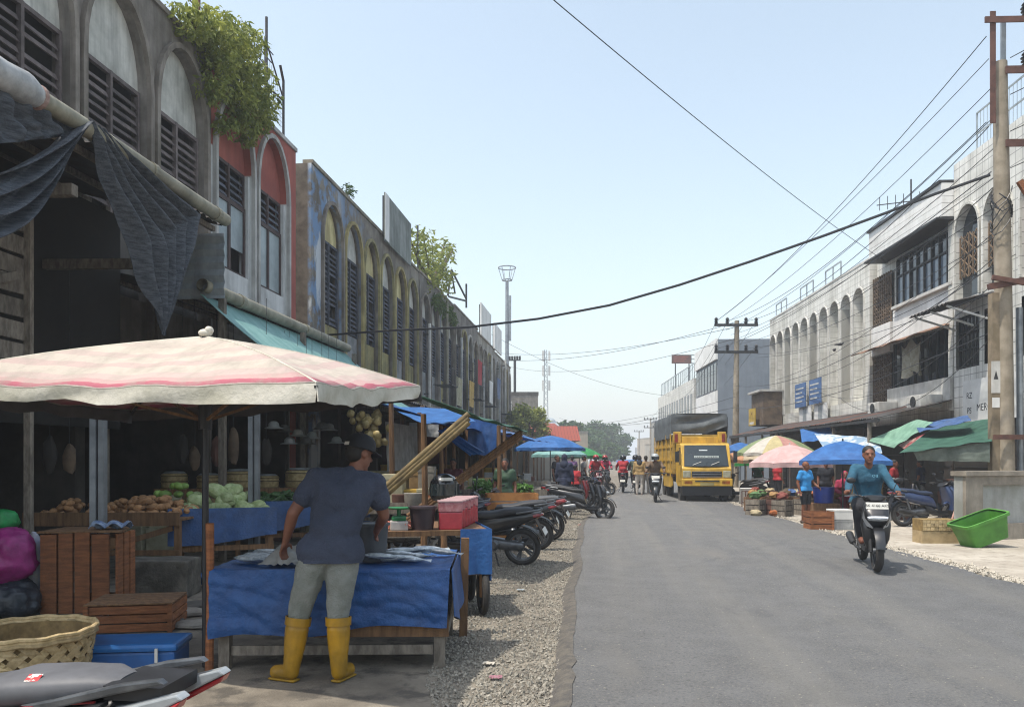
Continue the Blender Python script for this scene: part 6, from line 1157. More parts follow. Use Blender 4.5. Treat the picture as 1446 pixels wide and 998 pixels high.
gr = MB(); gr.b2(.02, .04, -.52, .52, .86, 1.06); gro = gr.obj('grille', m_dark, tk)
for z in (.87, .96, 1.05): MB().b2(.041, .055, -.5, .5, z - .012, z + .012).obj('grille_bar', m_chrome, gro)
for s in (-1, 1):
    MB().b2(.0, .05, s * .56, s * .83, .84, 1.08).obj('headlight', M('truck_lamp', '#a9a893', '#8c8b78', 9, .15, spec=.9), tk, bevel=.02); MB().b2(.05, .1, s * .5, s * .8, .60, .74).obj('fog_lamp', M('amber', '#a85a1c', '#8c4716', 9, .3), tk, bevel=.015)
    MB().b2(-.62, -.35, s * .866, s * .872, 1.3, 1.9).obj('side_window', m_screen, tk); MB().b2(-1.2, -.25, s * .861, s * .868, .72, 1.22).obj('door', m_ty1, tk, bevel=.01)
    mm = MB(); mm.tube([(-.2, s * .87, 1.75), (-.1, s * 1.0, 1.78)], .012, 6); mm.b2(-.14, -.08, s * .95, s * 1.08, 1.38, 1.76); mm.obj('mirror', m_black, tk)
    MB().b2(-1.52, -1.40, s * .66, s * .96, 2.08, 2.5).obj('headboard_post', m_ty1, tk, bevel=.02); MB().b2(-1.398, -1.385, s * .80, s * .92, 2.12, 2.42).obj('marker_board', M('marker_red', '#7c2622', '#67201c', 8), tk)
MB().b2(-.02, .10, -.88, .88, .54, .80).obj('bumper', m_ty1, tk, bevel=.025); MB().b2(.101, .112, -.42, .42, .70, .74).obj('bumper_slot', m_dark, tk); MB().b2(.1, .106, -.24, .24, .56, .66).obj('number_plate', M('plate_dim', '#9a8f5e', '#857b50'), tk)
MB().b2(-.04, .03, -.86, .86, .22, .535).obj('valance_panel', m_black, tk)
MB().b2(-1.38, -1.30, -.66, .66, 2.08, 2.32).obj('roof_visor', m_ty1, tk, bevel=.02)
MB().b2(-6.6, -1.55, -.35, .35, .55, .78).obj('chassis', m_dark, tk)
L0, L1, cw_ = -1.6, -6.7, .96
MB().b2(L1, L0, -cw_, cw_, .85, .93).obj('deck', m_wood, tk)
for s in (-1, 1):
    n = 20
    for i in range(n): x = L1 + (L0 - L1) * (i + .5) / n; w = (L0 - L1) / n; MB().b2(x - w / 2 + .008, x + w / 2 - .008, s * cw_ - .015, s * cw_ + .015, .935, 2.4).obj('side_board', m_tw, tk)
    for z in (1.0, 1.45, 1.95, 2.36): MB().b2(L1, L0, s * (cw_ + .016), s * (cw_ + .05), z - .035, z + .035).obj('side_rail', m_ty1, tk)
    for i in range(5): x = L1 + .1 + (L0 - L1 - .2) * i / 4; MB().b2(x - .03, x + .03, s * (cw_ + .051), s * (cw_ + .09), .8, 2.42).obj('stake', m_ty1, tk)
    MB().prism([(-1.9, .85), (-1.9, .5), (-2.3, .42), (-4.2, .42), (-4.5, .85)], s * .9, s * .95).obj('side_skirt', m_ty1, tk)
MB().b2(L0, L0 + .04, -cw_, cw_, .935, 2.4).obj('headboard', m_tw, tk)
def tf(u, v):
    a = (v - .5) * 2; c = abs(a); hw = cw_ + .06
    if c < .6: yy_ = a / .6 * hw; zz = 3.2 - .04 * (a / .6) ** 2
    else: yy_ = math.copysign(hw + .015, a); zz = 3.16 - (c - .6) / .4 * .88
    return (L1 - .05 + (L0 - L1 + .08) * u, yy_ + .02 * math.sin(u * 21), zz - .02 * math.sin(u * 13) * (1 - c) - .02 * abs(math.sin(u * 5 * PI)))
MB().sheet(tf, 40, 24, .01).obj('load_tarp', m_tt, tk, smooth=50)
MB().sheet(lambda u, v: (L0 + .05 + .05 * math.sin(u * 4 + v * 9) * math.sin(PI * u), -cw_ - .06 + (2 * cw_ + .12) * u, 3.15 - .72 * v + (.28 * v * max(0, u - .6) / .4)), 24, 16, .01).obj('front_tarp', m_tt, tk, smooth=50)
for x in (-.75, -5.1, -4.0):
    for s in (-1, 1): wm = MB(); wheel_fn(wm, .40, .11); o = wm.obj('wheel', m_rubber, tk); o.location = (x, s * .74, .34); r2 = MB(); rim_fn(r2, .4); r2.obj('rim', m_alu, o)
# ------------------------------------------------------------------ right hand stalls
def RL(x, y_, z): return RA + Matrix.Rotation(RZR, 3, 'Z') @ Vector((x, y_, z))
aw_ = thing('long_tin_awning', 'long dark tin awning along the white tiled buildings', 'awning', RA, RZR)
for i in range(19):
    a = MB(); x0 = -19 + i; corr(a, (x0, -.03, 3.3), (x0 + 1.03, -.03, 3.3), (x0, -2.2, 2.78 + .01 * (i % 2)), (x0 + 1.03, -2.2, 2.78 + .01 * (i % 2)), 6, .018); a.obj('roof_sheet', [m_zinc_d, m_rust, m_zinc_d][i % 3], aw_)
MB().b2(-19, 0.05, -2.2, -2.15, 2.66, 2.75).obj('fascia_beam', m_dark, aw_)
for i in range(7): MB().b2(-18.9 + i * 3, -18.8 + i * 3, -2.14, -2.05, 0, 2.66).obj('post', m_wood_g, aw_)
for i in range(8):
    s = thing('shop_shutter', 'dark closed shopfront panel added for the gloom beneath the long tin awning', 'shopfront', RL(-19 + i * 3.2, -.05, .03), RZR, 'shopfronts under the long awning'); MB().b2(0, 3.1, -.03, 0, 0, 2.7).obj('dark_panel', m_zinc_d if i % 2 else m_int, s)  # dark panels stand in for the unlit interior under the awning
    for k in range(7): MB().b2(.05, 3.05, -.045, -.031, .2 + k * .36, .24 + k * .36).obj('rib', m_dark, s)
for i, (px_, py_, w_, h_, Y_) in enumerate(((1138, 562, 1.15, .95, 0), (1163, 555, 1.2, 1.05, 0))):
    u = -13.2 + i * 2.0; s = thing('blue_sign', ['blue sign board with white lines on the arcade wall, farther one', 'blue sign board with white lines on the arcade wall, nearer one'][i], 'sign', RL(u, -.25, 4.5 + .02 * i), RZR); MB().b2(-.75, .75, -.02, .02, -.55, .55).obj('board', M('sign_blue', '#4a6a98', '#3d5b86', 4, .5), s)
    for k in range(4): MB().b2(-.62, .5 - .2 * (k % 2), -.026, -.021, .28 - k * .2, .34 - k * .2).obj('lettering_line', m_white, s)
    MB().b2(-.3, -.2, .02, .24, -.05, .05).obj('bracket', m_dark, s)
s = thing('yellow_sign', 'small yellow sign at the far end of the arcade building', 'sign', RL(-17.9, -1.25, 3.75), RZR); MB().b2(-.6, .6, -.03, .03, -.45, .45).obj('board', M('sign_yellow', '#b79a3c', '#a1862f', 5, .5), s); text('lettering', 'M', (0, -.035, .12), (PI / 2, 0, 0), .4, M('ink_brown', '#6a4a1c', '#5a3e16'), s); MB().b2(-.4, .4, -.036, -.031, -.38, -.26).obj('white_strip', m_white, s)
for i in range(2):
    u = -12.9 + i * 2.05; s = thing('poster_board', ['white poster panel under the farther blue sign', 'white poster panel under the nearer blue sign'][i], 'panel', RL(u, -.12, 3.55), RZR); MB().b2(-.8, .8, -.02, .02, -.42, .42).obj('board', m_wht, s); MB().b2(-.3, .2, -.024, -.021, -.35, .35).obj('grey_patch', M('print_grey', '#9aa0a2', '#84898b', 5), s)
s = thing('clinic_sign', 'large white sign board with dark lettering behind the utility pole', 'sign', RL(2.4, -.12, 3.2), RZR); MB().b2(-1.62, 2.4, -.02, .02, -.6, .56).obj('board', M('sign_white', '#cfd0ce', '#c0c1bf', 3, .6), s); ink = M('ink_navy', '#23262e', '#1b1e25')
for tx, x, z, sz in (('RZ', -1.28, .12, .24), ('PS', -1.28, -.3, .24), ('MERC', -.55, -.24, .28), ('ND', 1.15, -.08, .3)): text('lettering', tx, (x, -.024, z), (PI / 2, 0, 0), sz, ink, s)
def RT(px_, py_, d): return D(px_, py_, d)
tarp('dark green tarp awning stretched toward the utility pole', RT(1318, 604, 22), RT(1404, 590, 20), RT(1270, 640, 18.6), RT(1400, 622, 16.9), m_green_t, .12)
tarp('translucent grey flap hanging below the dark green tarp', RT(1290, 638, 18.4), RT(1398, 624, 17), RT(1296, 650, 18.4), RT(1398, 652, 17), M('flap_grey', '#8f9a92', '#76827a', 4, .4, trans=.5), .03)
tarp('pale green tarp strip slung from the long awning', RT(1225, 622, 24), RT(1295, 592, 22), RT(1262, 632, 22), RT(1318, 596, 20.5), M('mint_tarp', '#8fb8a2', '#7aa38d', 4, .6, trans=.3), .06)
tarp('faded blue tarp strip on the edge of the long awning', RT(1292, 600, 22), RT(1366, 586, 20), RT(1298, 610, 20.5), RT(1372, 594, 19), m_blue_d, .04)
tarp('white printed tarp behind the blue tarp stall', RT(1150, 612, 26), RT(1240, 618, 24), RT(1168, 640, 24), RT(1246, 640, 22.5), M('print_tarp', '#bfc6c9', '#7f9bb5', 3, .6, thr=(.48, .56), trans=.2), .08)
tarp('light blue tarp hung above the pink umbrella', RT(1130, 606, 30), RT(1172, 602, 28), RT(1132, 624, 28), RT(1178, 620, 27), m_blue_l, .08)
tarp('pink and white banner lying on the long awning', RT(1268, 628, 24), RT(1322, 606, 22), RT(1280, 636, 22.5), RT(1326, 616, 21), M('banner', '#b8a49a', '#8c4048', 3, .6, thr=(.45, .55)), .05)
bt = RT(1190, 640, 20.2); parasol('blue square tarp canopy behind the rider in teal', bt, 1.5, 1.50, 2.02, [m_blue_l], rz=.55, val=.1, sq=True, pole=True)
p = RT(1115, 648, 24.3); parasol('pale pink umbrella over the small stall by the blue shirted man', p, 1.3, 1.42, 2.0, [M('pink_cloth', '#d3b4b2', '#c3a2a0', 4, .8, trans=.3)], 8, .2, .14, 2)
p = RT(1096, 648, 28.5); c1_, c2_, c3_, c4_ = (M('st_' + h, h, None, 5, .8, trans=.3) for h in ('#c2b68a', '#c08f86', '#8a9a72', '#c9c4ba')); parasol('striped red yellow and green umbrella behind the pink one', p, 1.5, 1.75, 2.42, [c1_, c2_, c3_, c4_], 12, 0, .1)
p = RT(1052, 648, 31); parasol('cream and orange canopy beside the truck', p, 1.3, 1.5, 1.9, [M('cream_cloth', '#c2b49c', '#ab9d86', 4, .8, trans=.2), M('orange_cloth', '#b98a6a', '#a37858', 4, .8, trans=.2)], 6, .3, .12)
p = RT(1045, 648, 35); parasol('small blue canopy behind the truck cab', p, 1.0, 1.9, 2.3, [m_blue_l], 4, .8, .1)
p = RT(1068, 648, 33); parasol('bright green canopy in the shade behind the striped umbrella', p, 1.0, 1.35, 1.7, [M('green_bright', '#2f9a4a', '#267f3d', 4, .8, trans=.3)], 4, .3, .1)
mp2 = GP(1137, 741); person('man in a bright blue tee and dark shorts standing at the right stall', (mp2.x, mp2.y, .035), -.9, dict(elL=(.05, .24, 1.13), wrL=(.25, .22, 1.0), elR=(-.05, -.25, 1.12), wrR=(.05, -.28, .88)), mblu, mblk, m_skin_d, short_pants=True, vox=.014, parent_scale=.86, look=.2, shoes=M('sandal2', '#4a3a30', '#3a2d25', 9), hair=False, fat=.01)
p = RT(1192, 648, 21.5); person('seller in pink seated beside the blue tub', (p.x, p.y, -.10), -PI / 2, dict(pel=(0, 0, .55), waist=(0, 0, .68), chest=(.03, 0, .88), neck=(.05, 0, 1.06), head=(.08, 0, 1.2), shL=(.03, .17, 1.01), shR=(.03, -.17, 1.01), elL=(.1, .25, .78), elR=(.1, -.25, .78), wrL=(.3, .15, .72), wrR=(.3, -.15, .72), hipL=(0, .1, .53), hipR=(0, -.1, .53), knL=(.38, .14, .56), knR=(.38, -.14, .56), anL=(.36, .12, .2), anR=(.36, -.12, .2), toL=(.5, .13, .16), toR=(.5, -.13, .16)), mpk, mpk, None, sleeve='long', scarf=mpk, hair=False, vox=.018)
plain(MB().lathe([(0, 0), (.16, 0), (.15, .36), (.17, .37), (.17, .4), (0, .4)], 14), 'plastic_stool', mhel, 'red plastic stool under the seller in pink', 'stool').location = (p.x, p.y + .05, .035)
for i, (px_, d, c_) in enumerate(((1166, 22, mblk), (1262, 20.5, mredc), (1098, 27, mredc), (1070, 32, M('cloth_dgreen', '#1f5a3c', '#184830', 6)), (1300, 23, mnav), (1340, 24, mredc))):
    p = RT(px_, 648, d); person(['shopper in black behind the blue tub', 'shopper in red under the blue tarp canopy', 'seller in red under the pink umbrella', 'person in a green jacket beside the truck', 'person in navy in the shade of the green tarp', 'seller in red deep under the long awning'][i], (p.x, p.y, .035), -PI / 2 + i, vox=V, shirt=c_, pants=mblk, parent_scale=.88, fold=.003)
def rc(px_, py_, *a, **k): p = GP(px_, py_, .035); return carton(a[0], a[1], a[2], p, *a[3:], **k)
rc(1156, 747, 'wooden_crate', 'brown slatted crate on the pavement edge by the blue shirted man', 'crate', (.5, .42, .40), m_wood_o, .1, slats=3)
rc(1186, 747, 'foam_box', 'white foam box at the bottom of the stack beside the brown crate', 'box', (.42, .4, .20), m_netb, .1)
c_ = rc(1186, 747, 'foam_box', 'white foam box on top of the stack beside the brown crate', 'box', (.42, .4, .20), m_wht, .14); c_.location.z += .222
p = GP(1163, 728, .035); t = bucket('blue_tub', 'deep blue plastic tub standing behind the brown crate', p + Vector((0, 0, .35)), .24, .28, .42, M('tub_blue', '#1d3f9c', '#183586', 5, .4)); plain(MB().b2(-.35, .35, -.3, .3, 0, .345), 'low_platform', m_wood, 'low wooden platform under the blue tub', 'platform').location = p
for i, (px_, py_, w_, h_, m_, lb) in enumerate(((1066, 716, .7, .5, m_rust, 'rusty wire rack near the white board'), (1082, 722, .5, .6, m_rust, 'rusty wire stand beside the wire rack'))):
    p = GP(px_, py_, .035); t = thing('wire_rack', lb, 'rack', p, .1)
    for x in (-w_ / 2, w_ / 2):
        for y_ in (-.2, .2): MB().bar((x, y_, 0), (x, y_, h_), .025, .025).obj('leg', m_, t)
    for z in (.15, h_):
        for y_ in (-.2, -.07, .07, .2): MB().bar((-w_ / 2, y_, z), (w_ / 2, y_, z), .018, .018).obj('bar', m_, t)
rr = random.Random(33)
for i in range(34):
    px_ = rr.uniform(1062, 1200); d = rr.uniform(20.5, 25.5); p = D(px_, 648, d); hgt = rr.choice((0, .45, .45)); col_ = rr.choice(('#7a3a30', '#8c6a3a', '#a05a2c', '#5a4632', '#4a6a3a', '#8a8378', '#6a2a50', '#3a5a8a', '#a89a7a'))
    if hgt: carton('upturned_crate', 'slatted crate used as a stand in the right stalls', 'crate', (p.x, p.y, .035), (rr.uniform(.35, .5), .36, .44), rr.choice((m_wood, m_wood_g, m_rust)), rr.random(), 'stands in the right stalls', slats=3)
    o = plain(MB().ell((0, 0, .09), (.16, .14, .10), 9, 6, jit=.16), 'produce_pile', M('prod' + col_, col_, None, 14, .7), 'small mound of produce set out at the right stalls', 'produce', 'produce mounds at the right stalls'); o.location = (p.x, p.y, .035 + hgt + .0)
for i in range(12):
    px_ = rr.uniform(1205, 1400); d = rr.uniform(19.5, 23); p = D(px_, 648, d); carton('carton', 'carton or crate stacked under the right awning', 'box', (p.x, p.y, .035), (rr.uniform(.4, .7), rr.uniform(.4, .6), rr.uniform(.4, 1.0)), rr.choice((m_card, m_wood, m_cream, m_rust)), rr.random(), 'cartons under the right awning')
p = GP(1055, 712, .035); plain(MB().box((0, 0, .28), (.5, .03, .62), (.5, 0, 0)), 'white_board', m_wht, 'white board leaning at the kerb beside the truck', 'board').location = p
# right motorbikes
q_ = RT(1268, 648, 19.6); scooter('black scooter with helmet under the blue tarp canopy', (q_.x, q_.y, .035), -PI / 2 + .5, body='#1b1c20', lean=.1)
q_ = RT(1312, 648, 17.6); scooter('faded blue scooter parked behind the yellow woven box', (q_.x, q_.y, .035), .25, body='#2a3a5e', seat='#2e3a52', lean=.1, accent='#3a4a6a')
q_ = RT(1338, 648, 18.6); scooter('dark blue scooter facing out beside the concrete wall', (q_.x, q_.y, .035), -PI / 2 - .3, body='#1f2a44', lean=.1)
q_ = RT(1052, 648, 27.8); scooter('black scooter parked between the truck and the pink umbrella', (q_.x, q_.y, .035), PI - .6, body='#17181b', lean=.1, accent='#8f9296')
helmet_thing('dark helmet on the seat of the black scooter under the blue canopy', (RT(1268, 648, 19.6).x - .1, RT(1268, 648, 19.6).y + .25, .86), -1.5, mhk, 1.0)
# woven box, tub, wall
p = GP(1328, 767, .035); t = thing('woven_box', 'yellow woven rattan box with pale wooden plinth by the green tub', 'basket', p, .12)
MB().b2(-.33, .33, 0, .34, 0, .22).obj('plinth', M('pale_wood', '#a89470', '#8c7a5a', 4, .85), t)
for i in range(9):
    for k in range(3): MB().b2(-.32 + i * .072, -.32 + i * .072 + .066, -.012 + .006 * ((i + k) % 2), .0, .23 + k * .065, .23 + k * .065 + .06).obj('strip', m_wick, t)
MB().b2(-.33, .33, .005, .34, .222, .43).obj('core', M('rattan_core', '#8c7444', '#6f5b35', 8, .9), t)
plain(MB().tube([(0, 0, .0), (.32, .15, .80)], .02, 8), 'broom_stick', M('stick_pink', '#b58f82', '#9a7468', 8), 'pale pinkish stick leaning behind the woven box', 'stick').location = GP(1338, 752, .035)
m_tub = M('tub_green', '#4c8a30', '#3f7528', 4, .5, streak=.25, dirt='#33531e'); tg = thing('green_tub', 'dented bright green plastic tub tipped beside the concrete wall', 'tub', GP(1392, 771, .035), 0, rot=Euler((.05, -.33, .2)))
mb = MB(); mb.loft([((0, .0), .23, .33, PI / 2, .28), ((0, .2), .25, .36, PI / 2, .26), ((0, .40), .27, .40, PI / 2, .25)], 28, ends=False); mb.f.append(tuple(range(28))[::-1]); ob = mb.obj('shell', m_tub, tg, smooth=50); ob.location = (0, 0, .10)
mb = MB(); mb.loft([((0, .38), .27, .40, PI / 2, .25), ((0, .38), .30, .43, PI / 2, .25), ((0, .43), .30, .43, PI / 2, .25), ((0, .43), .265, .395, PI / 2, .25)], 28, ends=False); ob = mb.obj('rim', m_tub, tg, smooth=50); ob.location = (0, 0, .10)
cwl = thing('concrete_wall', 'low stained concrete wall with recessed panel at the foot of the utility pole', 'wall', GP(1364, 764, .035), math.atan2(18.22 - 15.84, 9.18 - 6.82) - .35); m_cw = M('wall_concrete', '#958d80', '#766f64', 2, .92, bump=.3, bsc=20, streak=.5, dirt='#57514a')
MB().b2(.0, 4, .07, .26, 0, 1.2).obj('core', M('wall_panel', '#9c9e9c', '#83867f', 2, .9, streak=.4, dirt='#66635c'), cwl)
for x0, x1, z0, z1 in ((0, .42, 0, 1.2), (.42, 4, 0, .30), (.42, 4, 1.03, 1.2)): MB().b2(x0, x1, .0, .068, z0, z1).obj('frame_band', m_cw, cwl)
MB().b2(-.04, 4, -.04, .30, 1.203, 1.29).obj('coping', m_cw, cwl)
# ------------------------------------------------------------------ poles and wires
m_pole = M('pole_concrete', '#9a9080', '#7f7666', 2.2, .9, bump=.2, bsc=30, streak=.4, dirt='#5f5444')
def insulator(mb, x, y_, z, s=1.0):
    mb.lathe([(0, 0), (.03 * s, 0), (.07 * s, .02 * s), (.035 * s, .05 * s), (.08 * s, .07 * s), (.035 * s, .10 * s), (.085 * s, .12 * s), (.035 * s, .15 * s), (.07 * s, .17 * s), (.03 * s, .22 * s), (0, .24 * s)], 12, Matrix.Translation((x, y_, z)))
PB = D(1420, 648, 17.2); PB.z = 0; P1P = PB
up = thing('utility_pole', 'tall weathered concrete utility pole with rusty crossarms behind the low wall', 'utility pole', PB, .08)
MB().tube([(0, 0, 0), (-.05, 0, 5), (-.12, 0, 10.3)], [.20, .175, .14], 14).obj('pole', m_pole, up, smooth=50); MB().b2(-.34, -.17, -.1, .08, 0, 5.2).obj('timber_splint', M('splint', '#8c7d68', '#6f634f', 3, .9, streak=.3, dirt='#4f4638'), up); MB().tube([(.36, .05, 0), (.33, .05, 4.9)], .07, 10).obj('pipe', m_galv, up, smooth=50)
MB().b2(-.42, -.30, -.16, -.14, 8.9, 11.35).obj('steel_upright', m_rust, up); MB().b2(.0, .1, .15, .2, 8.9, 11.4).obj('steel_upright', m_galv, up)
for z, x0, x1, t_ in ((11.15, -.55, 1.6, .13), (10.05, -.1, 1.6, .16), (8.45, -.1, 1.6, .16)):
    a = MB().b2(x0, x1, -.20, -.165, z - t_ / 2, z + t_ / 2).obj('crossarm', m_rust, up)
    for x in ((.35, 1.1) if z > 8.6 else (.5,)):
        mb = MB(); insulator(mb, x, -.18, z + t_ / 2, 1.5); mb.obj('insulator', m_black, a)
MB().bar((-.5, -.23, 5.3), (1.4, -.23, 5.65), .1, .13).obj('crossarm', m_rust, up); MB().bar((-.45, -.28, 5.5), (.9, -.4, 5.2), .06, .1).obj('brace', m_rust, up); MB().bar((.15, -.24, 7.6), (.7, -.24, 6.7), .08, .12).obj('brace', m_wood_o, up); MB().b2(-.4, 1.4, -.28, -.22, 1.98, 2.08).obj('crossarm', m_rust, up)
cb_ = MB(); rr = random.Random(12)
for i in range(7): cb_.tube([(-.12 + .2 * math.cos(k * .7 + i) * (1 + .1 * rr.random()), -.05 + .2 * math.sin(k * .7 + i), 6.7 + i * .1 + .25 * math.sin(k * .9 + i * 2)) for k in range(10)], .012, 5)
tag(cb_.obj('cable_tangle', m_black, up), kind='stuff'); MB().tube([(.62 + .13 * math.cos(k * .55), -.2, 3.75 + .38 * math.sin(k * .55)) for k in range(13)], .035, 7).obj('cable_coil', m_black, up)
nt_ = thing('paper_notice', 'small paper notices pasted on the utility pole', 'notice', PB + Vector((-.26, -.125, 0)), .08); MB().b2(-.1, .1, -.004, 0, 3.0, 3.7).obj('notice', m_sill, nt_); MB().add([(-.05, -.006, 3.3), (.05, -.006, 3.3), (0, -.006, 3.5)], [(0, 1, 2)]).obj('notice_print', m_dark, nt_); MB().b2(-.08, .08, -.004, 0, 2.68, 2.9).obj('notice', m_wht, nt_)
def far_pole(label, px_, d, ztop, arms=2):
    b = D(px_, 648, d); t = thing('utility_pole', label, 'utility pole', (b.x, b.y, 0), TH); MB().tube([(0, 0, 0), (.1, 0, ztop)], [.2, .13], 10).obj('pole', m_pole, t, smooth=50)
    for k in range(arms):
        z = ztop - .25 - k * 1.45; a = MB().b2(-1.15, 1.2, -.16, -.1, z - .07, z + .07).obj('crossarm', m_dark, t)
        for x in (-1.05, -.45, .55, 1.1): mb = MB(); insulator(mb, x, -.13, z + .07, 1.5); mb.obj('insulator', m_black, a)
    return Vector((b.x, b.y, ztop))
P2 = far_pole('concrete utility pole with two crossarms beside the blank grey wall', 1038, 42, 9.0); P3_ = far_pole('distant utility pole above the truck canopy', 965, 80, 8.9, 1); P4_ = far_pole('far utility pole beyond the truck at the end of the street', 918, 140, 8.9, 2); P5_ = far_pole('farthest utility pole at the end of the street', 902, 190, 8.5, 1)
wn_ = [0]
def wire(label, a, b, sag, r_=.011, n=28, pts=None):
    plain(MB().tube(pts or sag_curve(a, b, sag, n), r_, 5), 'wire', m_black, label, 'wire', 'overhead wires')
wire('thick black cable sagging across the street from the left facade', (-8.05, 22.2, 5.45), P1P + Vector((-.3, -.2, 7.75)), .0, .032, pts=[Vector(p) for p in [WY(460, 473, 22.2)] + [WY(*q) for q in ((560, 466, 21.6), (660, 462, 21.0), (760, 450, 20.3), (860, 431, 19.7), (960, 402, 19.1), (1060, 369, 18.5), (1160, 334, 17.9), (1250, 301, 17.4), (1320, 274, 17.1), (1398, 247, 16.9))]])
wl = 'overhead wire running along the street between the utility poles'
for k, (za, xa, zb, xb) in enumerate(((10.9, -.4, 9.0, -1.0), (9.0, -.4, 9.0, -.4), (8.9, -.35, 8.95, .5), (7.9, -.3, 7.5, -1.0), (7.6, -.2, 7.4, .8), (5.8, -.3, 5.5, 0), (4.4, -.2, 4.3, 0))): wire(wl, P1P + Vector((xa, 0, za)), P2 + Vector((xb, 0, zb - 9.0)), .55 + .15 * (k % 3))
for k in range(9): wire(wl, P1P + Vector((-.35 + .08 * k, 0, 10.4 - .62 * k)), P2 + Vector((-1.0 + .26 * k, 0, -.25 * k)), .35 + .12 * (k % 4), .009)
for k in (-1.0, -.4, .55, 1.1): wire(wl, P2 + Vector((k, 0, .0)), P3_ + Vector((k, 0, 0)), .8)
for k in (-1, 1): wire(wl, P3_ + Vector((k, 0, 0)), P4_ + Vector((k, 0, 0)), 1.0, .014); wire(wl, P2 + Vector((k, 0, -1.5)), P3_ + Vector((k, 0, -1.2)), .9)
wire('single wire slanting down from overhead to the white tiled building', WY(640, -120, 9.0), RL(-3.5, -.4, 8.2), .2, .008)
for k, (pa, pb, sg_) in enumerate((((1038, 455, 42), (640, 500, 70), 1.2), ((1038, 462, 42), (660, 492, 80), 1.0), ((1038, 478, 42), (700, 512, 95), 1.4), ((1038, 560, 42), (780, 600, 90), .8), ((1038, 575, 42), (790, 590, 110), 1.0), ((965, 560, 80), (640, 440, 60), 1.5), ((965, 575, 80), (700, 600, 100), 1.0))):
    wire('thin wire strung over the street from the far utility poles', WY(*pa), WY(*pb), sg_, .014)
for k in range(5): wire('low service wire along the white tiled buildings', P1P + Vector((-.2, -.1, 6.6 - .55 * k)), RL(-17 + 2.2 * k, -.3, 5.6 - .4 * k), .5 + .15 * k, .009)
for k in range(4): wire('service wire leaving the near utility pole toward the right', P1P + Vector((0, -.2, 10.3 - .8 * k)), P1P + Vector((3.5, -6 + k, 11.5 - .6 * k)), .2, .01)
for k, (px_, py_, d) in enumerate(((1186, 488, 31), (1178, 496, 31))):
    c = D(px_, py_, d); t = thing('pigeon', 'small dark bird perched on a wire before the arcade building', 'bird', c, k, 'birds on the wire'); blob('body', lambda mb: (mb.ell((0, 0, .05), (.12, .06, .06)), mb.ell((.12, 0, .1), (.04, .035, .04)), mb.cap((-.08, 0, .05), (-.22, 0, .02), .03, .015)), .015, m_black, t, 2)
# ------------------------------------------------------------------ masts
def mast(px_, d, ytop): b = D(px_, ytop, d); return (b.x, b.y, 0), b.z
l_, h_ = mast(716, 95, 377); t = thing('light_mast', 'tall grey mast with an open ring lamp carrier on top', 'mast', l_, 0)
MB().tube([(0, 0, 0), (0, 0, h_ - 1.7)], [.32, .2], 10).obj('shaft', m_galv, t)
mb = MB(); mb.tube([(1.05 * math.cos(a * PI / 10), 1.05 * math.sin(a * PI / 10), h_ - .1) for a in range(21)], .07, 6, cap=False); mb.obj('ring', m_galv, t); MB().tube([(.6 * math.cos(a * PI / 10), .6 * math.sin(a * PI / 10), h_ - 1.6) for a in range(21)], .07, 6, cap=False).obj('ring', m_galv, t)
for k in range(6): a = k * PI / 3; MB().bar((.6 * math.cos(a), .6 * math.sin(a), h_ - 1.6), (1.05 * math.cos(a), 1.05 * math.sin(a), h_ - .1), .07, .07).obj('strut', m_galv, t); MB().bar((0, 0, h_ - 1.75), (.6 * math.cos(a), .6 * math.sin(a), h_ - 1.6), .06, .06).obj('spoke', m_galv, t)
MB().b2(.25, .5, -.1, .1, h_ - 9, h_ - 3.5).obj('ladder', m_galv, t)
l_, h_ = mast(727, 80, 508); t = thing('floodlight_mast', 'dark post topped with a row of floodlights beside the last arched shophouse', 'mast', l_, 0); MB().tube([(0, 0, 0), (0, 0, h_)], .14, 8).obj('shaft', m_dark, t); MB().b2(-.6, .6, -.06, .06, h_ - .1, h_ + .02).obj('bar', m_dark, t)
for k in range(5): MB().box((-.52 + k * .26, -.1, h_ + .2), (.2, .22, .32), (.5, 0, 0)).obj('floodlight', m_dark, t)
l_, h_ = mast(770, 190, 494); t = thing('cell_tower', 'slender lattice cell tower hung with antenna panels', 'tower', l_, 0)
for k in range(3): a = k * 2.09; MB().tube([(.9 * math.cos(a), .9 * math.sin(a), 0), (.35 * math.cos(a), .35 * math.sin(a), h_)], .09, 5).obj('tower_leg', m_galv, t)
mb = MB()
for i in range(20):
    z = i * h_ / 20; r0 = .9 - .55 * z / h_
    for k in range(3): a, b = k * 2.09, (k + 1) * 2.09; mb.tube([(r0 * math.cos(a), r0 * math.sin(a), z), (r0 * .97 * math.cos(b), r0 * .97 * math.sin(b), z + h_ / 20)], .05, 4)
tag(mb.obj('lattice', m_galv, t), kind='stuff')
for k in range(9): a = k * 2.1; z = h_ - 1.5 - (k // 3) * 3.6; MB().b2(-.25, .25, -.12, .12, -1.2, 1.2).obj('antenna', m_sill, t).location = (1.0 * math.cos(a), 1.0 * math.sin(a), z)
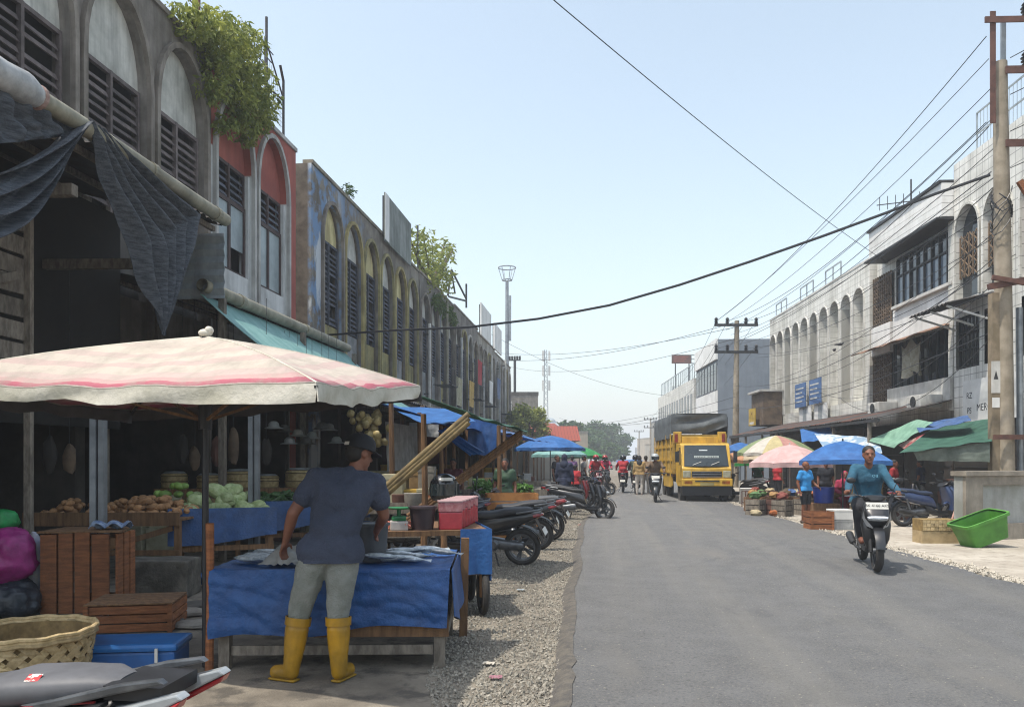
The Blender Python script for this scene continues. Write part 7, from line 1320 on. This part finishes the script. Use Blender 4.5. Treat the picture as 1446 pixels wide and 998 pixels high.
# ------------------------------------------------------------------ roof things on the left row
def wxr(px_, py_, X): return WX(px_, py_, X)
base = Vector((-8.1, 16.0, 9.7)); cl_ = [(wxr(px_, py_, -7.75) - base, (s_, s_ * .8, s_ * .75)) for px_, py_, s_ in ((268, 25, .5), (295, 40, .6), (320, 50, .6), (345, 62, .55), (305, 85, .55), (335, 95, .6), (360, 110, .5), (300, 125, .4), (330, 135, .5), (355, 145, .5), (376, 140, .35), (340, 170, .4), (365, 175, .35), (318, 175, .3), (350, 195, .25), (375, 165, .3))]
sh_ = shrub('hanging_fig', 'lush green shrub spilling over the parapet above the red arches', 'shrub', base, cl_, 5600, .15, m_leaf_l, 3, 10, droop=.9)
b_ = WX(612, 400, -8.3); b_.z = 9.7; cl_ = [(wxr(px_, py_, -8.3) - b_, (s_, s_, s_ * 1.2)) for px_, py_, s_ in ((600, 385, .9), (585, 350, .55), (598, 335, .5), (605, 365, .8), (618, 375, .9), (622, 395, .8), (632, 358, .45), (640, 352, .3), (628, 345, .4), (575, 330, .3), (610, 345, .4), (612, 400, .8), (595, 400, .6))]
shrub('roof_shrub', 'leafy upright shrub growing on the parapet past the roof board', 'shrub', b_, cl_, 1500, .28, m_leaf_l, 5, 11)
b_ = WX(624, 425, -7.9); shrub('parapet_weeds', 'drooping weeds hanging down the overgrown parapet', 'weeds', b_, [((0, .6 * k, -.1 - .3 * (k % 2)), (.2, .5, .35)) for k in range(-3, 6)], 900, .22, m_leaf, 6, 2, droop=1.2)
b_ = WX(492, 288, -8.2); shrub('roof_weed', 'small sparse weed on the blue painted parapet', 'weeds', b_, [((0, 0, .35), (.25, .25, .3)), ((0, .2, .55), (.12, .12, .2)), ((0, -.2, .5), (.12, .12, .15))], 160, .12, m_leaf_d, 8, 3)
t = thing('roof_board', 'blank weathered advertising board on the parapet of the stained shophouse', 'board', (-7.85, 27.6, 9.75)); m_bd = M('roof_board', '#878d8a', '#6a716d', 1.2, .85, streak=.6, dirt='#434a46')
MB().b2(-.02, .02, 0, 3.9, -.25, 1.5).obj('panel', m_bd, t); MB().b2(.021, .03, 0, .55, -.2, 1.5).obj('pale_sheet', m_wht, t)
for y_ in (.1, 1.9, 3.7): MB().b2(-.1, -.03, y_ - .04, y_ + .04, 0, 1.4).obj('strut', m_dark, t)
for k, (y_, ln, h_, lb) in enumerate(((50.2, 4.5, 2.0, 'first pale roof board of the far left row'), (56.5, 4, 1.8, 'second pale roof board of the far left row'))): t = thing('roof_board', lb, 'board', (-7.85, y_, 9.75)); MB().b2(-.05, .05, 0, ln, -.1, h_).obj('panel', m_wht, t); MB().b2(-.12, -.06, .1, .2, 0, h_ - .1).obj('strut', m_dark, t)
t = thing('roof_frame', 'black bent steel frame with wire mesh at the end of the red parapet', 'frame', (-8, 18.9, 9.65)); MB().tube([(0, 0, 0), (0, 0, 1.45), (.0, -.2, 1.75)], .035, 6).obj('post', m_dark, t); MB().tube([(0, -1.0, .2), (0, -1.0, 2.5)], .035, 6).obj('post', m_dark, t); MB().tube([(0, 0, .95), (0, -1.0, .85)], .025, 6).obj('rail', m_dark, t); MB().tube([(0, 0, 1.0), (0, -1.0, 1.9)], .02, 6).obj('stay', m_dark, t)
mb = MB()
for i in range(9): mb.tube([(0, -.05 - i * .11, .2), (0, -.05 - i * .11, .95 + i * .09)], .004, 3); 
for i in range(7): mb.tube([(0, 0, .25 + i * .11), (0, -1, .25 + i * .11)], .004, 3)
tag(mb.obj('mesh', m_dark, t), kind='stuff')
t = thing('dish_frame', 'black tripod frame of a dish without its bowl on the far parapet', 'frame', WX(640, 425, -8.2)); MB().tube([(0, -1.5, 0), (0, -.5, 1.6), (.3, 2.5, .6)], .06, 5).obj('strut', m_dark, t); MB().tube([(0, -1.2, 0), (.3, 2.5, .5)], .06, 5).obj('strut', m_dark, t); MB().tube([(0, -.5, 1.5), (.1, 0, .4)], .05, 5).obj('strut', m_dark, t); MB().tube([(.3, 2.5, .1), (.3, 2.5, 1.5)], .06, 5).obj('feed', m_dark, t)
for k, (px_, y0, y1, X, lb) in enumerate(((590, 318, 382, -8.2, 'thin mast beside the leafy roof shrub'), (375, 52, 130, -8.3, 'thin mast rising out of the hanging shrub'), (281, 0, 30, -8.4, 'rusty stub mast above the hanging shrub'))):
    a, b = WX(px_, y1 + 20, X), WX(px_, y0, X); a.z = 9.5; t = thing('aerial', lb, 'aerial', (a.x, a.y, a.z)); MB().tube([(0, 0, 0), (0, 0, b.z - a.z)], .035, 6).obj('mast', m_dark if k < 2 else m_rust, t)
    for q in range(4): MB().bar((-.02, -.5, b.z - a.z - .2 - .25 * q), (-.02, .5 - .1 * q, b.z - a.z - .2 - .25 * q), .02, .02).obj('element', m_dark, t)
c = D(1253, 252, 28.5); t = thing('aerial', 'television aerial above the near white tiled parapet', 'aerial', (c.x + .9, c.y + .2, 9.0)); MB().tube([(0, 0, 0), (0, 0, c.z - 9.0)], .03, 6).obj('mast', m_dark, t); MB().bar((-1.2, 0, 1.9), (.5, 0, 2.05), .03, .03).obj('boom', m_dark, t)
for q in range(6): MB().bar((-1.1 + q * .28, 0, 1.7 + .03 * q), (-1.1 + q * .28, 0, 2.2 + .03 * q), .02, .02).obj('element', m_dark, t)
# ------------------------------------------------------------------ pipes, brackets and cloths on the far left facades
rr = random.Random(41)
for k, y_ in enumerate((34.6, 38.6, 42.7, 46.6, 50.8, 54.6, 58.9, 62.5)):
    t = thing('down_pipe', 'pale drain pipe standing off the far left facades', 'pipe', (-7.75, y_, 0), 0, 'drain pipes on the far left facades'); h_ = rr.uniform(6.5, 9.6); MB().tube([(0, 0, 2.9), (0, 0, h_)], .07, 8).obj('pipe', rr.choice((m_sill, m_pvc, m_netb)), t)
    for z in (4.5, h_ - .5): MB().b2(-.25, .02, -.05, .05, z - .03, z + .03).obj('clip', m_dark, t)
for k, (y_, z, c_, lb) in enumerate(((47.5, 6.2, mredc, 'red cloth hung on the far left facade'), (52.5, 5.4, m_wht, 'pale sheet hung on the far left facade'), (44.4, 4.6, m_yel, 'yellowed board fixed on the far left facade'), (56.5, 6.0, m_blue_d, 'blue cloth hung on the far left facade'), (40.4, 4.4, m_cream, 'cream board fixed on the far left facade'))):
    o = plain(MB().sheet(lambda u, v: (.04 * math.sin(u * 14) * v, 1.5 * u, 1.5 * v), 12, 6, .01), 'facade_cloth', c_, lb, 'cloth'); o.location = (-7.6, y_, z)
for k, y_ in enumerate((36.5, 45.5, 51.5, 60.5)):
    t = thing('facade_rack', 'rusty balcony rack jutting from the far left facades', 'rack', (-8, y_, 5.1), 0, 'balcony racks on the far left'); 
    for q in range(5): MB().bar((0, q * .4, 0), (.9, q * .4, 0), .03, .03).obj('bar', m_dark, t)
    MB().bar((.9, 0, 0), (.9, 1.6, 0), .04, .04).obj('edge', m_dark, t); MB().bar((.9, 0, .8), (.9, 1.6, .8), .03, .03).obj('rail', m_dark, t)
    for q in range(3): MB().bar((.9, q * .8, 0), (.9, q * .8, .8), .03, .03).obj('upright', m_dark, t)
# ------------------------------------------------------------------ far end of the street
t = thing('roof_billboard', 'dark brown billboard on a steel frame above the far rooftops', 'billboard', D(965, 507, 80), TH); MB().b2(-1.2, .75, -.05, .05, -.45, .45).obj('panel', M('billboard', '#5a3f38', '#4a3029', 3, .8), t); mb = MB()
for x in (.8, 1.2): mb.bar((x, 0, -.45), (x, 0, .45), .06, .06)
for z in (-.42, .0, .42): mb.bar((.76, 0, z), (1.3, 0, z), .06, .06)
mb.obj('frame', m_dark, t)
for x in (-.8, .6): MB().bar((x, .1, -3.7), (x, .1, -.45), .1, .1).obj('strut', m_dark, t)
for k in range(3): MB().b2(-1.0, .5 - .2 * k, -.056, -.051, .18 - .2 * k, .26 - .2 * k).obj('lettering_line', M('bill_red', '#8a4a3c', '#7a4034'), t)
def house(label, px_, d, w, dp, h, roof_h, mw, mr, rz=0.0, win=0, name='house', cat='house'):
    p = D(px_, 648, d); t = thing(name, label, cat, (p.x, p.y, 0), TH + rz); MB().b2(-w / 2, w / 2, 0, dp, 0, h).obj('wall', mw, t)
    if roof_h: r_ = MB(); o = .4; r_.add([(-w / 2 - o, -o, h), (w / 2 + o, -o, h), (w / 2 + o, dp + o, h), (-w / 2 - o, dp + o, h), (-w / 2 - o, dp / 2, h + roof_h), (w / 2 + o, dp / 2, h + roof_h)], [(0, 1, 5, 4), (2, 3, 4, 5), (0, 4, 3), (1, 2, 5), (0, 3, 2, 1)]); r_.obj('roof', mr, t)
    else: MB().b2(-w / 2 - .05, w / 2 + .05, -.05, dp, h, h + .3).obj('parapet', mr, t)
    for i in range(win):
        x = -w / 2 + (i + .5) * w / win
        for z in [z_ for z_ in (1.8, 5.0, 8.0) if z_ + 1.2 < h]: MB().b2(x - .45, x + .45, -.03, -.001, z, z + 1.2).obj('window', m_glass, t)
    return t
m_roofr = M('roof_tile_red', '#8a3f30', '#73342a', 2, .85, streak=.2, wave=(0, 4.0, [(0, '#8a3f30'), (.85, '#5c2a22')])); m_far = [M('far_wall_%d' % i, c, None, .5, .9, streak=.25, dirt='#5f5c57') for i, c in enumerate(('#aaa69d', '#97938a', '#b5b0a4', '#8c8f94', '#a89c8a'))]
house('grey two storey house with low parapet past the shophouse row', 741, 76, 2.6, 8, 7.8, 0, m_conc, m_conc_d, win=2)
house('long low house with red tiled roof behind the wide blue umbrella', 768, 62, 5.0, 6, 3.0, 1.3, m_far[0], m_roofr)
house('taller house with red tiled gable roof', 778, 88, 4.0, 8, 4.2, 1.6, m_far[2], m_roofr, .4)
house('small grey roofed house beside the red gable', 760, 95, 5, 8, 5.2, 1.6, m_far[1], m_zinc, .2)
house('brown walled house behind the red gable', 795, 110, 7, 8, 5.2, 0, m_far[4], m_conc, 0, 3)
rr = random.Random(9)
for k in range(16):
    d = 130 + k * 17; side = -1 if k % 3 == 0 else 1; d += 150 if side < 0 else 0; px_ = (896 + 54 * 130 / d if side > 0 else 884 - 14 * 200 / d) + rr.uniform(-2, 2)
    house(['pale', 'grey', 'cream', 'blue grey'][k % 4] + ' shophouse far down the street, ' + ['flat roofed', 'narrow', 'wide', 'tall'][(k // 4) % 4] + ' one', px_, d, rr.uniform(4, 6), 12, rr.uniform(4.5, 9), 0, m_far[k % 5], m_far[(k + 2) % 5], rr.uniform(-.15, .15), 4, 'far_shophouse', 'shophouse')
def tree(label, px_, d, zc, rx, rz_, n, size, seed, mat=m_leaf_d):
    p = D(px_, 648, d); r = random.Random(seed); cl_ = []
    for k in range(16): a = r.random() * 6.28; q = r.random() ** .5; cl_.append((Vector((math.cos(a) * rx * q * .75, math.sin(a) * rx * q * .75, zc + rz_ * r.uniform(-.7, .75) * (1.1 - .5 * q))), (rx * r.uniform(.28, .45),) * 2 + (rz_ * r.uniform(.28, .42),)))
    t = thing('tree', label, 'tree', (p.x, p.y, 0)); mb = MB(); leaves(mb, cl_, n, size, seed, .2, .6); mb.obj('crown', mat, t); tr = MB(); tr.tube([(0, 0, 0), (.1, 0, zc * .5), (0, 0, zc)], [.3, .22, .1], 8)
    for c, _ in cl_[:7]: tr.tube([(0.05, 0, zc * .45), c * .6 + Vector((0, 0, zc * .2)), c], [.14, .09, .03], 6)
    tr.obj('trunk', m_bark, t); return t
tree('leafy green tree between the floodlight post and the red roofs', 742, 62, 4.3, 1.9, 1.9, 3400, .30, 1, m_leaf_l)
for k, (px_, d, zc, rx, rz_) in enumerate(((816, 150, 4.8, 5.2, 3.4), (834, 165, 5.8, 6.0, 4.2), (854, 175, 5.2, 5.6, 4.2), (840, 140, 3.4, 6.2, 2.6), (803, 125, 5.8, 2.2, 1.8), (862, 190, 3.8, 4.0, 3.0))):
    tree('dark green tree crown, %s of the clump closing the far end of the street' % ('leftmost', 'tallest', 'broad third', 'low front', 'small round', 'rearmost')[k].replace('leftmost', 'wide first'), px_, d, zc, rx, rz_, 5200, .75, 30 + k)
tree('thin tree behind the far end of the shophouse row', 697, 95, 10.2, 2.2, 2.6, 900, .35, 60, m_leaf_d)
# ------------------------------------------------------------------ hazy air
hz = MB().box((0, 600, 15.5), (1620, 1820, 33)).obj('haze', None); tag(hz, 'thin pale haze filling the air of the street', 'haze', kind='stuff')
mh = bpy.data.materials.new('haze'); mh.use_nodes = True; t_ = mh.node_tree; t_.nodes.clear()
out_ = t_.nodes.new('ShaderNodeOutputMaterial'); pv = t_.nodes.new('ShaderNodeVolumePrincipled'); pv.inputs['Color'].default_value = (.86, .92, 1, 1); pv.inputs['Density'].default_value = .0015; pv.inputs['Anisotropy'].default_value = .2
t_.links.new(pv.outputs[0], out_.inputs['Volume']); hz.material_slots[0].material = mh
bpy.data.scenes.remove(TS)
